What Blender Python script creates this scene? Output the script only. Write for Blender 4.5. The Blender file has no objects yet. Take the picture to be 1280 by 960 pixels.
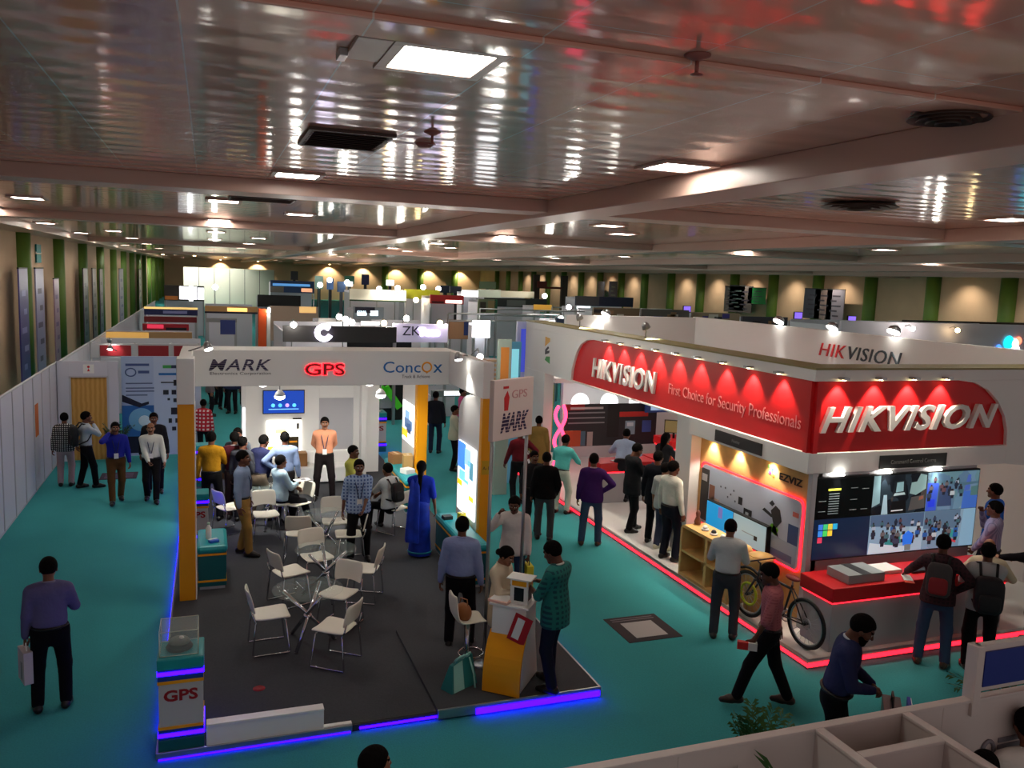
import bpy, math, random
import numpy as np
from mathutils import Vector, Matrix, Euler
random.seed(7)
S = bpy.context.scene
COL = S.collection
R = math.radians

# ------------------------------------------------------------ camera
EYE = 4.9
FPX = 1040.0
_y, _p, _r = R(20.19), R(7.2), R(2.17)
_f = np.array([math.sin(_y)*math.cos(_p), math.cos(_y)*math.cos(_p), -math.sin(_p)])
_rt = np.array([math.cos(_y), -math.sin(_y), 0.0])
_up = np.cross(_rt, _f)
CR = math.cos(_r)*_rt + math.sin(_r)*_up
CU = -math.sin(_r)*_rt + math.cos(_r)*_up
cam = bpy.data.cameras.new('camera'); co = bpy.data.objects.new('camera', cam); COL.objects.link(co)
cam.sensor_fit = 'HORIZONTAL'; cam.sensor_width = 36.0; cam.lens = 36.0*FPX/1280.0
cam.clip_start = 0.05; cam.clip_end = 600
co.matrix_world = Matrix(((CR[0], CU[0], -_f[0], 0), (CR[1], CU[1], -_f[1], 0), (CR[2], CU[2], -_f[2], EYE), (0, 0, 0, 1)))
S.camera = co
# ------------------------------------------------------------ world, exposure
S.view_settings.view_transform = 'Standard'; S.view_settings.look = 'None'
S.view_settings.gamma = 1.0; S.view_settings.use_curve_mapping = False
S.view_settings.exposure = 0.12
S.cycles.use_denoising = True
S.cycles.max_bounces = 6; S.cycles.diffuse_bounces = 3; S.cycles.glossy_bounces = 3
S.cycles.transmission_bounces = 4; S.cycles.transparent_max_bounces = 8
S.cycles.sample_clamp_indirect = 4.0
S.cycles.caustics_reflective = False; S.cycles.caustics_refractive = False
W = bpy.data.worlds.new('hall_ambient'); S.world = W; W.use_nodes = True
W.node_tree.nodes['Background'].inputs[0].default_value = (0.62, 0.52, 0.50, 1)
W.node_tree.nodes['Background'].inputs[1].default_value = 0.60
CEIL_E = 34.0      # ceiling panel emission

# ------------------------------------------------------------ helpers
def lin(c):
    return tuple(((x/255)/12.92 if x/255 <= 0.04045 else ((x/255+0.055)/1.055)**2.4) for x in c)
_M = {}
def mat(name, c, rough=0.6, metal=0.0, spec=0.4, emit=0.0, ec=None, noise=0.0, nscale=8.0, bump=0.0, trans=0.0, alpha=1.0):
    if name in _M: return _M[name]
    m = bpy.data.materials.new(name); m.use_nodes = True
    nt = m.node_tree; b = nt.nodes['Principled BSDF']
    L = lin(c)
    b.inputs['Base Color'].default_value = (*L, 1)
    b.inputs['Roughness'].default_value = rough
    b.inputs['Metallic'].default_value = metal
    b.inputs['Specular IOR Level'].default_value = spec
    if emit:
        b.inputs['Emission Color'].default_value = (*lin(ec or c), 1)
        b.inputs['Emission Strength'].default_value = emit
    if trans: b.inputs['Transmission Weight'].default_value = trans
    if alpha < 1: b.inputs['Alpha'].default_value = alpha
    if noise or bump:
        tc = nt.nodes.new('ShaderNodeTexCoord'); n = nt.nodes.new('ShaderNodeTexNoise')
        n.inputs['Scale'].default_value = nscale; n.inputs['Detail'].default_value = 4
        nt.links.new(tc.outputs['Object'], n.inputs['Vector'])
        if noise:
            r = nt.nodes.new('ShaderNodeValToRGB')
            r.color_ramp.elements[0].color = (*[max(0, v*(1-noise)) for v in L], 1)
            r.color_ramp.elements[1].color = (*[min(1, v*(1+noise)) for v in L], 1)
            r.color_ramp.elements[0].position = 0.3; r.color_ramp.elements[1].position = 0.7
            nt.links.new(n.outputs['Fac'], r.inputs[0]); nt.links.new(r.outputs[0], b.inputs['Base Color'])
        if bump:
            bn = nt.nodes.new('ShaderNodeBump'); bn.inputs['Strength'].default_value = bump; bn.inputs['Distance'].default_value = 0.02
            nt.links.new(n.outputs['Fac'], bn.inputs['Height']); nt.links.new(bn.outputs[0], b.inputs['Normal'])
    _M[name] = m
    return m
def wave_mat(name, c1, c2, scale, axis='X', rough=0.6, dist=0.0, sharp=(0.45, 0.55), plaid=None):
    if name in _M: return _M[name]
    m = mat(name, c1, rough); nt = m.node_tree; b = nt.nodes['Principled BSDF']
    tc = nt.nodes.new('ShaderNodeTexCoord')
    def wv(ax, sc):
        w = nt.nodes.new('ShaderNodeTexWave'); w.bands_direction = ax
        w.inputs['Scale'].default_value = sc; w.inputs['Distortion'].default_value = dist
        nt.links.new(tc.outputs['Object'], w.inputs['Vector'])
        r = nt.nodes.new('ShaderNodeValToRGB')
        r.color_ramp.elements[0].position = sharp[0]; r.color_ramp.elements[1].position = sharp[1]
        nt.links.new(w.outputs['Fac'], r.inputs[0]); return r
    a = wv(axis, scale); f = a.outputs[0]
    if plaid:
        d = wv(plaid, scale); mm = nt.nodes.new('ShaderNodeMath'); mm.operation = 'MULTIPLY'
        nt.links.new(f, mm.inputs[0]); nt.links.new(d.outputs[0], mm.inputs[1]); f = mm.outputs[0]
    mx = nt.nodes.new('ShaderNodeMix'); mx.data_type = 'RGBA'
    mx.inputs[6].default_value = (*lin(c1), 1); mx.inputs[7].default_value = (*lin(c2), 1)
    nt.links.new(f, mx.inputs[0]); nt.links.new(mx.outputs[2], b.inputs['Base Color'])
    return m

WM = {}          # world matrices of parents, known without a depsgraph
def tag(o, label=None, cat=None, group=None, kind=None):
    if label: o['label'] = label
    if cat: o['category'] = cat
    if group: o['group'] = group
    if kind: o['kind'] = kind
    return o
def thing(name, label, cat, loc=(0, 0, 0), rz=0.0, group=None):
    o = bpy.data.objects.new(name, None); COL.objects.link(o)
    o.empty_display_size = 0.1
    o.location = loc; o.rotation_euler = (0, 0, rz)
    WM[o.name] = Matrix.Translation(loc) @ Matrix.Rotation(rz, 4, 'Z')
    return tag(o, label, cat, group)

class MB:
    def __init__(s): s.v = []; s.f = []; s.mi = []; s.m = []; s.sm = []
    def _m(s, m):
        if m not in s.m: s.m.append(m)
        return s.m.index(m)
    def add(s, vs, fs, m, smooth=False):
        k = len(s.v); i = s._m(m)
        s.v += [tuple(map(float, q)) for q in vs]
        for f in fs: s.f.append([a+k for a in f]); s.mi.append(i); s.sm.append(smooth)
        return s
    def box(s, x0, x1, y0, y1, z0, z1, m):
        return s.add([(x, y, z) for z in (z0, z1) for y in (y0, y1) for x in (x0, x1)],
              [(0, 2, 3, 1), (4, 5, 7, 6), (0, 1, 5, 4), (2, 6, 7, 3), (0, 4, 6, 2), (1, 3, 7, 5)], m)
    def obox(s, c, sz, m, rz=0.0, M=None):
        T = M or (Matrix.Translation(c) @ Matrix.Rotation(rz, 4, 'Z'))
        a, b, h = sz[0]/2, sz[1]/2, sz[2]/2
        vs = [T @ Vector((x, y, z)) for z in (-h, h) for y in (-b, b) for x in (-a, a)]
        return s.add(vs, [(0, 2, 3, 1), (4, 5, 7, 6), (0, 1, 5, 4), (2, 6, 7, 3), (0, 4, 6, 2), (1, 3, 7, 5)], m)
    def tube(s, pts, r, m, n=8, closed=False):
        P = [Vector(p) for p in pts]; N = len(P); rs = r if isinstance(r, (list, tuple)) else [r]*N
        vs = []; prev = None
        for i, p in enumerate(P):
            a = P[(i-1) % N] if (closed or i > 0) else p
            b = P[(i+1) % N] if (closed or i < N-1) else p
            t = (b-a).normalized()
            u = t.orthogonal().normalized() if prev is None else (prev - t*prev.dot(t)).normalized()
            prev = u; w = t.cross(u)
            vs += [p + (u*math.cos(2*math.pi*k/n)+w*math.sin(2*math.pi*k/n))*rs[i] for k in range(n)]
        fs = []
        for i in range(N if closed else N-1):
            j = (i+1) % N
            for k in range(n):
                l = (k+1) % n; fs.append((i*n+k, i*n+l, j*n+l, j*n+k))
        if not closed: fs += [tuple(range(n))[::-1], tuple((N-1)*n+k for k in range(n))]
        return s.add(vs, fs, m, True)
    def cyl(s, a, b, r, m, r2=None, n=16): return s.tube([a, b], [r, r if r2 is None else r2], m, n)
    def lathe(s, prof, c, m, n=24, ax='Z'):
        vs = []; c = Vector(c)
        for r, h in prof:
            for k in range(n):
                q = 2*math.pi*k/n; a, b = r*math.cos(q), r*math.sin(q)
                vs.append(c + (Vector((a, b, h)) if ax == 'Z' else Vector((h, a, b)) if ax == 'X' else Vector((b, h, a))))
        fs = [(i*n+k, i*n+(k+1) % n, (i+1)*n+(k+1) % n, (i+1)*n+k) for i in range(len(prof)-1) for k in range(n)]
        fs += [tuple(range(n))[::-1], tuple((len(prof)-1)*n+k for k in range(n))]
        return s.add(vs, fs, m, True)
    def ell(s, c, r, m, n=12, M=None):
        vs = []; fs = []
        for i in range(n+1):
            th = math.pi*i/n
            for k in range(2*n):
                ph = math.pi*k/n
                q = Vector((r[0]*math.sin(th)*math.cos(ph), r[1]*math.sin(th)*math.sin(ph), r[2]*math.cos(th)))
                if M: q = M @ q
                vs.append(Vector(c)+q)
        for i in range(n):
            for k in range(2*n): fs.append((i*2*n+k, (i+1)*2*n+k, (i+1)*2*n+(k+1) % (2*n), i*2*n+(k+1) % (2*n)))
        return s.add(vs, fs, m, True)
    def prism(s, poly, o, u, w, d, m):
        # polygon in (u,w) axes at o, thickness vector d
        o, u, w, d = Vector(o), Vector(u), Vector(w), Vector(d); n = len(poly)
        if u.cross(w).dot(d) < 0: poly = poly[::-1]
        a = sum(poly[i][0]*poly[(i+1) % n][1]-poly[(i+1) % n][0]*poly[i][1] for i in range(n))
        vs = [o+u*p[0]+w*p[1] for p in poly]; vs += [q+d for q in vs]
        fs = [tuple(range(n))[::-1], tuple(range(n, 2*n))] + [(i, (i+1) % n, n+(i+1) % n, n+i) for i in range(n)]
        flip = (a < 0) != (u.cross(w).dot(d) < 0)
        if flip: fs = [f[::-1] for f in fs]
        return s.add(vs, fs, m)
    def quad(s, a, b, c, d, m): return s.add([a, b, c, d], [(0, 1, 2, 3)], m)
    def build(s, name, parent=None, local=False, bev=0.0, sub=0):
        me = bpy.data.meshes.new(name)
        vs = s.v
        if parent is not None and not local:
            Mi = WM[parent.name].inverted(); vs = [Mi @ Vector(v) for v in vs]
        me.from_pydata([tuple(v) for v in vs], [], s.f)
        for m in s.m: me.materials.append(m)
        me.polygons.foreach_set('material_index', s.mi); me.polygons.foreach_set('use_smooth', s.sm)
        me.update()
        o = bpy.data.objects.new(name, me); COL.objects.link(o)
        if parent is not None: o.parent = parent; WM[o.name] = WM[parent.name].copy()
        else: WM[o.name] = Matrix.Identity(4)
        if bev:
            b = o.modifiers.new('bevel', 'BEVEL'); b.width = bev; b.segments = 2; b.limit_method = 'ANGLE'
        if sub:
            b = o.modifiers.new('sub', 'SUBSURF'); b.levels = sub; b.render_levels = sub
        return o
def BX(name, parent, x0, x1, y0, y1, z0, z1, m, bev=0.006):
    return MB().box(x0, x1, y0, y1, z0, z1, m).build(name, parent, bev=bev)
def rrect(w, h, r, n=6, corners=(1, 1, 1, 1)):
    # rounded rectangle, origin lower left; corners: bl, br, tr, tl
    out = []
    for (cx, cy, a0, use) in ((r, r, 180, corners[0]), (w-r, r, 270, corners[1]), (w-r, h-r, 0, corners[2]), (r, h-r, 90, corners[3])):
        if use: out += [(cx+r*math.cos(R(a0+90*k/n)), cy+r*math.sin(R(a0+90*k/n))) for k in range(n+1)]
        else: out.append((0 if cx == r else w, 0 if cy == r else h))
    return out
_TC = {}
def text_geo(s, bold=0.0, space=1.0):
    k = (s, bold, space)
    if k in _TC: return _TC[k]
    cu = bpy.data.curves.new('lettering', 'FONT'); cu.body = s; cu.size = 1.0; cu.offset = bold; cu.resolution_u = 3; cu.space_character = space
    cu.fill_mode = 'FRONT'
    o = bpy.data.objects.new('lettering', cu); COL.objects.link(o)
    dg = bpy.context.evaluated_depsgraph_get(); dg.update()
    me = o.evaluated_get(dg).to_mesh()
    vs = np.array([v.co[:2] for v in me.vertices]); fs = [tuple(p.vertices) for p in me.polygons]
    es = {}
    for f in fs:
        for i in range(len(f)):
            e = (f[i], f[(i+1) % len(f)]); es[e] = 1
    bd = [e for e in es if (e[1], e[0]) not in es]
    o.evaluated_get(dg).to_mesh_clear(); bpy.data.objects.remove(o); bpy.data.curves.remove(cu)
    vs = vs - vs.min(0); vs = vs/vs.max(0)
    _TC[k] = (vs, fs, bd); return _TC[k]
def text(mb, s, o, u, w, width, height, depth, m, shear=0.0, bold=0.0, space=1.0):
    # lettering filling width x height, lower-left corner at o, raised by depth along u x w
    vs, fs, bd = text_geo(s, bold, space)
    o, u, w = Vector(o), Vector(u).normalized(), Vector(w).normalized(); n = u.cross(w)
    ww = width - shear*height
    P = [o+u*(x*ww+shear*height*y)+w*(y*height) for x, y in vs]; N = len(P)
    V = [p+n*depth for p in P]
    F = list(fs)
    # face orientation
    f = fs[0]; a = (V[f[1]]-V[f[0]]).cross(V[f[2]]-V[f[1]])
    if a.dot(n) < 0: F = [q[::-1] for q in F]
    F += [(e[0], N+e[0], N+e[1], e[1]) for e in bd]
    mb.add(V+[p for p in P], F, m); return mb
def dup(root, loc=None, rz=None, label=None, group=None):
    r = root.copy(); COL.objects.link(r)
    if loc is not None: r.location = loc
    if rz is not None: r.rotation_euler = (0, 0, rz)
    WM[r.name] = Matrix.Translation(r.location) @ r.rotation_euler.to_matrix().to_4x4()
    if label: r['label'] = label
    if group: r['group'] = group
    for ch in list(root.children):
        c = ch.copy(); COL.objects.link(c); c.parent = r
        for g in ch.children:
            d = g.copy(); COL.objects.link(d); d.parent = c
    return r
def ray(px, py):
    d = _f + CR*(px-640)/FPX - CU*(py-480)/FPX; return d
def at(px, py, z=0.0):
    d = ray(px, py); t = (z-EYE)/d[2]; return Vector((d[0]*t, d[1]*t, z))
def az(x, y, face):
    # heading (rotation about z) of something standing at x, y whose front is turned `face` degrees
    # clockwise from the line of sight (0 = seen from behind, 180 = facing the viewer)
    return -(math.atan2(x, y) + R(face))
def spot(parent, loc, tgt, power, ang, col=(1, 0.93, 0.82), blend=0.6, rad=0.03):
    l = bpy.data.lights.new('spot_lamp', 'SPOT'); l.energy = power; l.spot_size = R(ang); l.spot_blend = blend
    l.color = col; l.shadow_soft_size = rad
    o = bpy.data.objects.new('spot_lamp', l); COL.objects.link(o)
    q = (Vector(tgt)-Vector(loc)).to_track_quat('-Z', 'Y')
    M = Matrix.Translation(loc) @ q.to_matrix().to_4x4()
    if parent is not None:
        o.parent = parent; M = WM[parent.name].inverted() @ M
    o.matrix_local = M
    return o
# ------------------------------------------------------------ common materials
WHITE = mat('white_laminate', (240, 240, 238), 0.45)
GREYW = mat('pale_grey_panel', (190, 190, 196), 0.5)
STEEL = mat('brushed_aluminium', (170, 172, 175), 0.3, 0.9)
CHROME = mat('chrome', (205, 207, 210), 0.12, 1.0)
BLACK = mat('black_plastic', (14, 14, 16), 0.4)
DARK = mat('dark_grey_plastic', (45, 46, 50), 0.5)
YELLOW = mat('orange_yellow_laminate', (245, 165, 12), 0.45)
TEALM = mat('teal_laminate', (24, 150, 158), 0.4)
TEALD = mat('dark_teal_laminate', (10, 92, 98), 0.45)
REDM = mat('red_laminate', (205, 22, 28), 0.4)
WOODL = mat('light_birch', (214, 170, 104), 0.45, noise=0.12, nscale=5)
NEONB = mat('violet_blue_led', (70, 30, 255), 0.5, emit=9.0, ec=(36, 2, 255))
NEONR = mat('red_led', (255, 40, 50), 0.5, emit=4.5, ec=(255, 24, 40))
LAMPW = mat('lamp_lens', (255, 252, 240), 0.5, emit=26.0, ec=(255, 250, 238))
LAMPY = mat('warm_lamp_lens', (255, 230, 180), 0.5, emit=26.0, ec=(255, 222, 160))
PAPER = mat('white_paper', (235, 235, 232), 0.7)
GLASS = mat('clear_glass', (225, 240, 238), 0.04, alpha=0.12)
CARD = mat('brown_cardboard', (150, 108, 66), 0.8)

# ------------------------------------------------------------ the hall
def carpet_mat(name, c, var=0.12):
    m = mat(name, c, 0.95, spec=0.1); nt = m.node_tree; b = nt.nodes['Principled BSDF']
    tc = nt.nodes.new('ShaderNodeTexCoord')
    n1 = nt.nodes.new('ShaderNodeTexNoise'); n1.inputs['Scale'].default_value = 0.45; n1.inputs['Detail'].default_value = 5
    n2 = nt.nodes.new('ShaderNodeTexNoise'); n2.inputs['Scale'].default_value = 55; n2.inputs['Detail'].default_value = 2
    ad = nt.nodes.new('ShaderNodeMath'); ad.operation = 'ADD'
    for n in (n1, n2): nt.links.new(tc.outputs['Object'], n.inputs['Vector'])
    nt.links.new(n1.outputs['Fac'], ad.inputs[0]); nt.links.new(n2.outputs['Fac'], ad.inputs[1])
    r = nt.nodes.new('ShaderNodeMapRange'); r.inputs[1].default_value = 0.7; r.inputs[2].default_value = 1.3
    nt.links.new(ad.outputs[0], r.inputs[0])
    L = lin(c); mx = nt.nodes.new('ShaderNodeMix'); mx.data_type = 'RGBA'
    mx.inputs[6].default_value = (*[v*(1-var) for v in L], 1); mx.inputs[7].default_value = (*[v*(1+var) for v in L], 1)
    nt.links.new(r.outputs[0], mx.inputs[0]); nt.links.new(mx.outputs[2], b.inputs['Base Color'])
    bp = nt.nodes.new('ShaderNodeBump'); bp.inputs['Strength'].default_value = 0.3; bp.inputs['Distance'].default_value = 0.01
    nt.links.new(n2.outputs['Fac'], bp.inputs['Height']); nt.links.new(bp.outputs[0], b.inputs['Normal'])
    return m
TEALC = carpet_mat('teal_carpet', (62, 152, 156))
GREYC = carpet_mat('charcoal_carpet', (70, 72, 76))
tag(MB().box(-7.1, 48, -2, 150, -0.05, 0, TEALC).build('floor'), kind='structure')

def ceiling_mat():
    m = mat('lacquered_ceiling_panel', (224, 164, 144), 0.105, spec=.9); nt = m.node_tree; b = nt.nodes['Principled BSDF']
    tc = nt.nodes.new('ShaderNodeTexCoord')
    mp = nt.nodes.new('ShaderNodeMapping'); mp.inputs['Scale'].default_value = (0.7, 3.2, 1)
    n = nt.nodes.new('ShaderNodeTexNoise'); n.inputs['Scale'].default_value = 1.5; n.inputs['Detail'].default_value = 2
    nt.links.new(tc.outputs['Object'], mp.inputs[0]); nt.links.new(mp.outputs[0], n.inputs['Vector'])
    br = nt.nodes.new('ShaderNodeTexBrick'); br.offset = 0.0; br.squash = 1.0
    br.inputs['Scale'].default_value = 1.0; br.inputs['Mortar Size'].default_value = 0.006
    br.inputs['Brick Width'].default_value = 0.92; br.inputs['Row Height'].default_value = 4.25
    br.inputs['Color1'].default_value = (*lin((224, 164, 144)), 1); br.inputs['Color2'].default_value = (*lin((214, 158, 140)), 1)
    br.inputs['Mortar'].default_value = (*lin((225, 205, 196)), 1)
    m2 = nt.nodes.new('ShaderNodeMapping'); m2.inputs['Location'].default_value = (0.13, 0.2, 0)
    nt.links.new(tc.outputs['Object'], m2.inputs[0]); nt.links.new(m2.outputs[0], br.inputs['Vector'])
    nt.links.new(br.outputs['Color'], b.inputs['Base Color'])
    bp = nt.nodes.new('ShaderNodeBump'); bp.inputs['Strength'].default_value = 0.16; bp.inputs['Distance'].default_value = 0.02
    wv = nt.nodes.new('ShaderNodeTexWave'); wv.bands_direction = 'Y'; wv.inputs['Scale'].default_value = 0.72; wv.inputs['Distortion'].default_value = 3.0; wv.inputs['Detail'].default_value = 2
    nt.links.new(tc.outputs['Object'], wv.inputs['Vector'])
    b2 = nt.nodes.new('ShaderNodeBump'); b2.inputs['Strength'].default_value = 1.0; b2.inputs['Distance'].default_value = 0.0026
    nt.links.new(wv.outputs['Fac'], b2.inputs['Height'])
    nt.links.new(n.outputs['Fac'], bp.inputs['Height']); nt.links.new(b2.outputs[0], bp.inputs['Normal']); nt.links.new(bp.outputs[0], b.inputs['Normal'])
    return m
CEILM = ceiling_mat()
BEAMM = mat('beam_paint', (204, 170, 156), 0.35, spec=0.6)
CZ = 6.2
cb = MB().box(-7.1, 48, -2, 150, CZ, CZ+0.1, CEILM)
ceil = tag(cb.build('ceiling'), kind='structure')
# stepped bands across and along the hall (fixed to the ceiling)
t = 0
XB = [-3.3, 5.25, 13.8, 22.3, 30.8, 39.3]
YB = [12.9, 24.6, 47.5, 83]
for yb in YB:
    t += 1
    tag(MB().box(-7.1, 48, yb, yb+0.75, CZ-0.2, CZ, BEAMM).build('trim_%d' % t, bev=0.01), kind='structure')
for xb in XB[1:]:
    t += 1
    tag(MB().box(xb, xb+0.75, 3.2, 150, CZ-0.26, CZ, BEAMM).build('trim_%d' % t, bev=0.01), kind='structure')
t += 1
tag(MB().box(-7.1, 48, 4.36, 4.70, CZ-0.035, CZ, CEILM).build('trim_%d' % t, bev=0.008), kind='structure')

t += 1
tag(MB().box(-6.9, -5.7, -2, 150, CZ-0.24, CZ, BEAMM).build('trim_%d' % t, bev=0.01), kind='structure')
WALLM = mat('beige_wall_paint', (208, 176, 146), 0.8, noise=0.05, nscale=0.7)
GREEN = mat('green_column_paint', (96, 126, 52), 0.45)
wl = tag(MB().box(-7.1, -6.9, -2, 150, 0, CZ, WALLM).build('wall_left'), kind='structure')
for y in [29.1+8.2*k for k in range(15)]:
    MB().cyl((-6.9, y, 0), (-6.9, y, CZ), 0.42, GREEN, n=20).build('column', wl)
wr = tag(MB().box(48, 48.2, -2, 150, 0, CZ, WALLM).build('wall_right'), kind='structure')
RC = [33.4+5.9*k for k in range(19)]
for y in RC: MB().cyl((47.9, y, 0), (47.9, y, CZ), 0.52, GREEN, n=20).build('column', wr)
wf = tag(MB().box(-7.1, 48.2, 150, 150.2, 0, CZ, WALLM).build('wall_far'), kind='structure')
for x in (30, 36.5, 43): MB().cyl((x, 149.9, 0), (x, 149.9, CZ), 0.6, GREEN, n=16).build('column', wf)
# wall washers between the columns of the right wall
dl = MB()
for y in RC: dl.lathe([(0.11, -0.02), (0.11, 0.0)], (46.3, y+2.9, CZ-0.001), LAMPY, 12)
wash = dl.build('downlight_row', wr)
for y in RC[:16]: spot(wr, (46.3, y+2.9, CZ-0.05), (48, y+2.9, 2.6), 330, 104, (1, 0.88, 0.68), 1.0)
dl = MB()
for x in range(2, 46, 6): dl.lathe([(0.16, -0.02), (0.16, 0.0)], (x, 148.9, CZ-0.001), LAMPY, 12)
dl.build('downlight_row', wf)
for x in range(2, 46, 6): spot(wf, (x, 148.8, CZ-0.05), (x, 150, 3.0), 900, 104, (1, 0.85, 0.55), 0.5)

dl = MB()  # added lamps, put in only to brighten the far pale partition
for x in (-5, -1.5, 2, 5.5): dl.lathe([(0.16, -0.02), (0.16, 0.0)], (x, 108, CZ-0.001), LAMPY, 12); spot(wf, (x, 108, CZ-0.05), (x, 112, 3.2), 900, 110, (1, 0.95, 0.85), 0.8)
dl.build('downlight_row', wf)
# ------------------------------------------------------------ ceiling fixtures
DIFF = mat('light_diffuser', (255, 252, 244), 0.5, emit=CEIL_E, ec=(255, 250, 238))
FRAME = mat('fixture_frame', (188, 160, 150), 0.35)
def make_light():
    r = thing('ceiling_light', 'x', 'ceiling light')
    m = MB(); a, w = 0.34, 0.07
    m.box(-a, a, -a, -a+w, -0.03, 0.0, FRAME).box(-a, a, a-w, a, -0.03, 0.0, FRAME)
    m.box(-a, -a+w, -a+w, a-w, -0.03, 0.0, FRAME).box(a-w, a, -a+w, a-w, -0.03, 0.0, FRAME)
    m.build('frame', r, True, 0.004)
    d = MB().box(-a+w, a-w, -a+w, a-w, -0.016, -0.002, DIFF).build('diffuser', r, True)
    return r
L0 = make_light()
near = [((1.32, 5.06), 'large bright square ceiling light nearest the camera, beside the hatch plate'),
        ((4.84, 8.2), 'square ceiling light in the gleaming ceiling left of the long ceiling beam'),
        ((1.15, 11.9), 'square ceiling light just in front of the first cross beam, beyond the rectangular vent'),
        ((6.5, 14.3), 'square ceiling light beside the crossing of the two ceiling beams'),
        ((12.5, 10.4), 'square ceiling light at the right edge of the picture')]
for i, ((x, y), lb) in enumerate(near):
    if i == 0: L0.location = (x, y, CZ); L0['label'] = lb; WM[L0.name] = Matrix.Translation((x, y, CZ))
    else: dup(L0, (x, y, CZ), 0, lb)
far_lab = 'small glowing square light in the far part of the ceiling'
for j, y in enumerate([17.4, 20, 24.4, 28.2, 32.6, 36.8, 41.2, 45.4, 50, 56, 62.2, 69.5, 77, 86, 95, 106, 118, 132]):
    for i, x in enumerate([-4.4, 1.1, 9.4, 18.2, 26.6, 35.2, 43.4]):
        xx = x + (0.9 if j % 2 else -0.8)
        if x > 30 and y < 24: continue
        dup(L0, (xx, y, CZ), 0, far_lab, 'ceiling lights in the far part of the hall')
for (x, y) in ((-4.2, 6.2), (-5.5, 11), (13, 2.2), (20.5, 9)):
    pass
VENTD = mat('vent_slats', (70, 50, 44), 0.5)
def vent(x, y, w, d, label, rz=0.0):
    r = thing('air_vent', label, 'air vent', (x, y, CZ), rz)
    m = MB(); m.box(-w/2, w/2, -d/2, d/2, -0.012, 0, BLACK); m.build('grille_backing', r, True)
    m = MB()
    for s in (-1, 1):
        m.box(-w/2-0.03, w/2+0.03, s*d/2-0.03, s*d/2+0.03, -0.03, 0, VENTD); m.box(s*w/2-0.03, s*w/2+0.03, -d/2, d/2, -0.03, 0, VENTD)
    m.build('frame', r, True, 0.004)
    m = MB(); k = 9
    for i in range(k):
        yy = -d/2+d*(i+0.5)/k
        m.obox(None, (w, 0.045, 0.006), VENTD, M=Matrix.Translation((0, yy, -0.02)) @ Matrix.Rotation(R(35), 4, 'X'))
    m.build('slats', r, True)
vent(1.27, 8.45, 0.74, 1.0, 'dark rectangular slatted air vent in the ceiling above the left aisle booth')
vent(0.95, 16.4, 1.1, 0.8, 'dark rectangular air vent beyond the first cross beam, over the left booth')
def round_vent(x, y, r0, label, z=CZ):
    r = thing('round_air_diffuser', label, 'air vent', (x, y, z))
    for i in range(4):
        a = r0*(1-i*0.23)
        MB().lathe([(a*0.80, -0.005), (a, -0.05-0.012*i), (a*0.985, -0.058-0.012*i), (a*0.78, -0.012)], (0, 0, 0), VENTD, 28).build('ring', r, True)
    MB().lathe([(r0*0.9, -0.004), (r0*0.9, 0)], (0, 0, 0), BLACK, 28).build('backing', r, True)
round_vent(4.98, 4.72, 0.28, 'round ringed air diffuser in the ceiling at the upper right')
round_vent(9.1, 10.1, 0.55, 'large dark round air diffuser hanging under the ceiling right of the long beam')
SMK = mat('detector_plastic', (150, 88, 80), 0.5)
def sprinkler(x, y, label, z=CZ):
    r = thing('sprinkler', label, 'sprinkler', (x, y, z))
    MB().lathe([(0.075, 0), (0.075, -0.008), (0.03, -0.03), (0.015, -0.035)], (0, 0, 0), SMK).build('escutcheon', r, True)
    MB().cyl((0, 0, -0.03), (0, 0, -0.1), 0.012, SMK).build('stem', r, True)
    MB().lathe([(0.012, -0.10), (0.035, -0.108), (0.035, -0.112), (0.01, -0.115)], (0, 0, 0), SMK).build('deflector', r, True)
sprinkler(2.62, 4.28, 'reddish sprinkler head under the nearest ceiling strip')
sprinkler(1.93, 7.6, 'small sprinkler head right of the rectangular vent')
r = thing('smoke_detector', 'round smoke detector in the ceiling right of the sprinkler and vent', 'smoke detector', (2.02, 8.25, CZ))
MB().lathe([(0.09, 0), (0.09, -0.02), (0.06, -0.045), (0.02, -0.05)], (0, 0, 0), SMK).build('housing', r, True)
MB().lathe([(0.1, 0), (0.1, -0.006)], (0, 0, 0), FRAME).build('base_ring', r, True)
r = thing('access_plate', 'pinkish rectangular hatch plate beside the nearest ceiling light', 'ceiling hatch', (0.88, 5.0, CZ))
MB().box(-0.1, 0.1, -0.25, 0.25, -0.025, 0, FRAME).build('plate', r, True, 0.005)
MB().box(-0.15, -0.1, 0.1, 0.25, -0.045, 0, STEEL).build('latch', r, True, 0.004)
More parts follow.
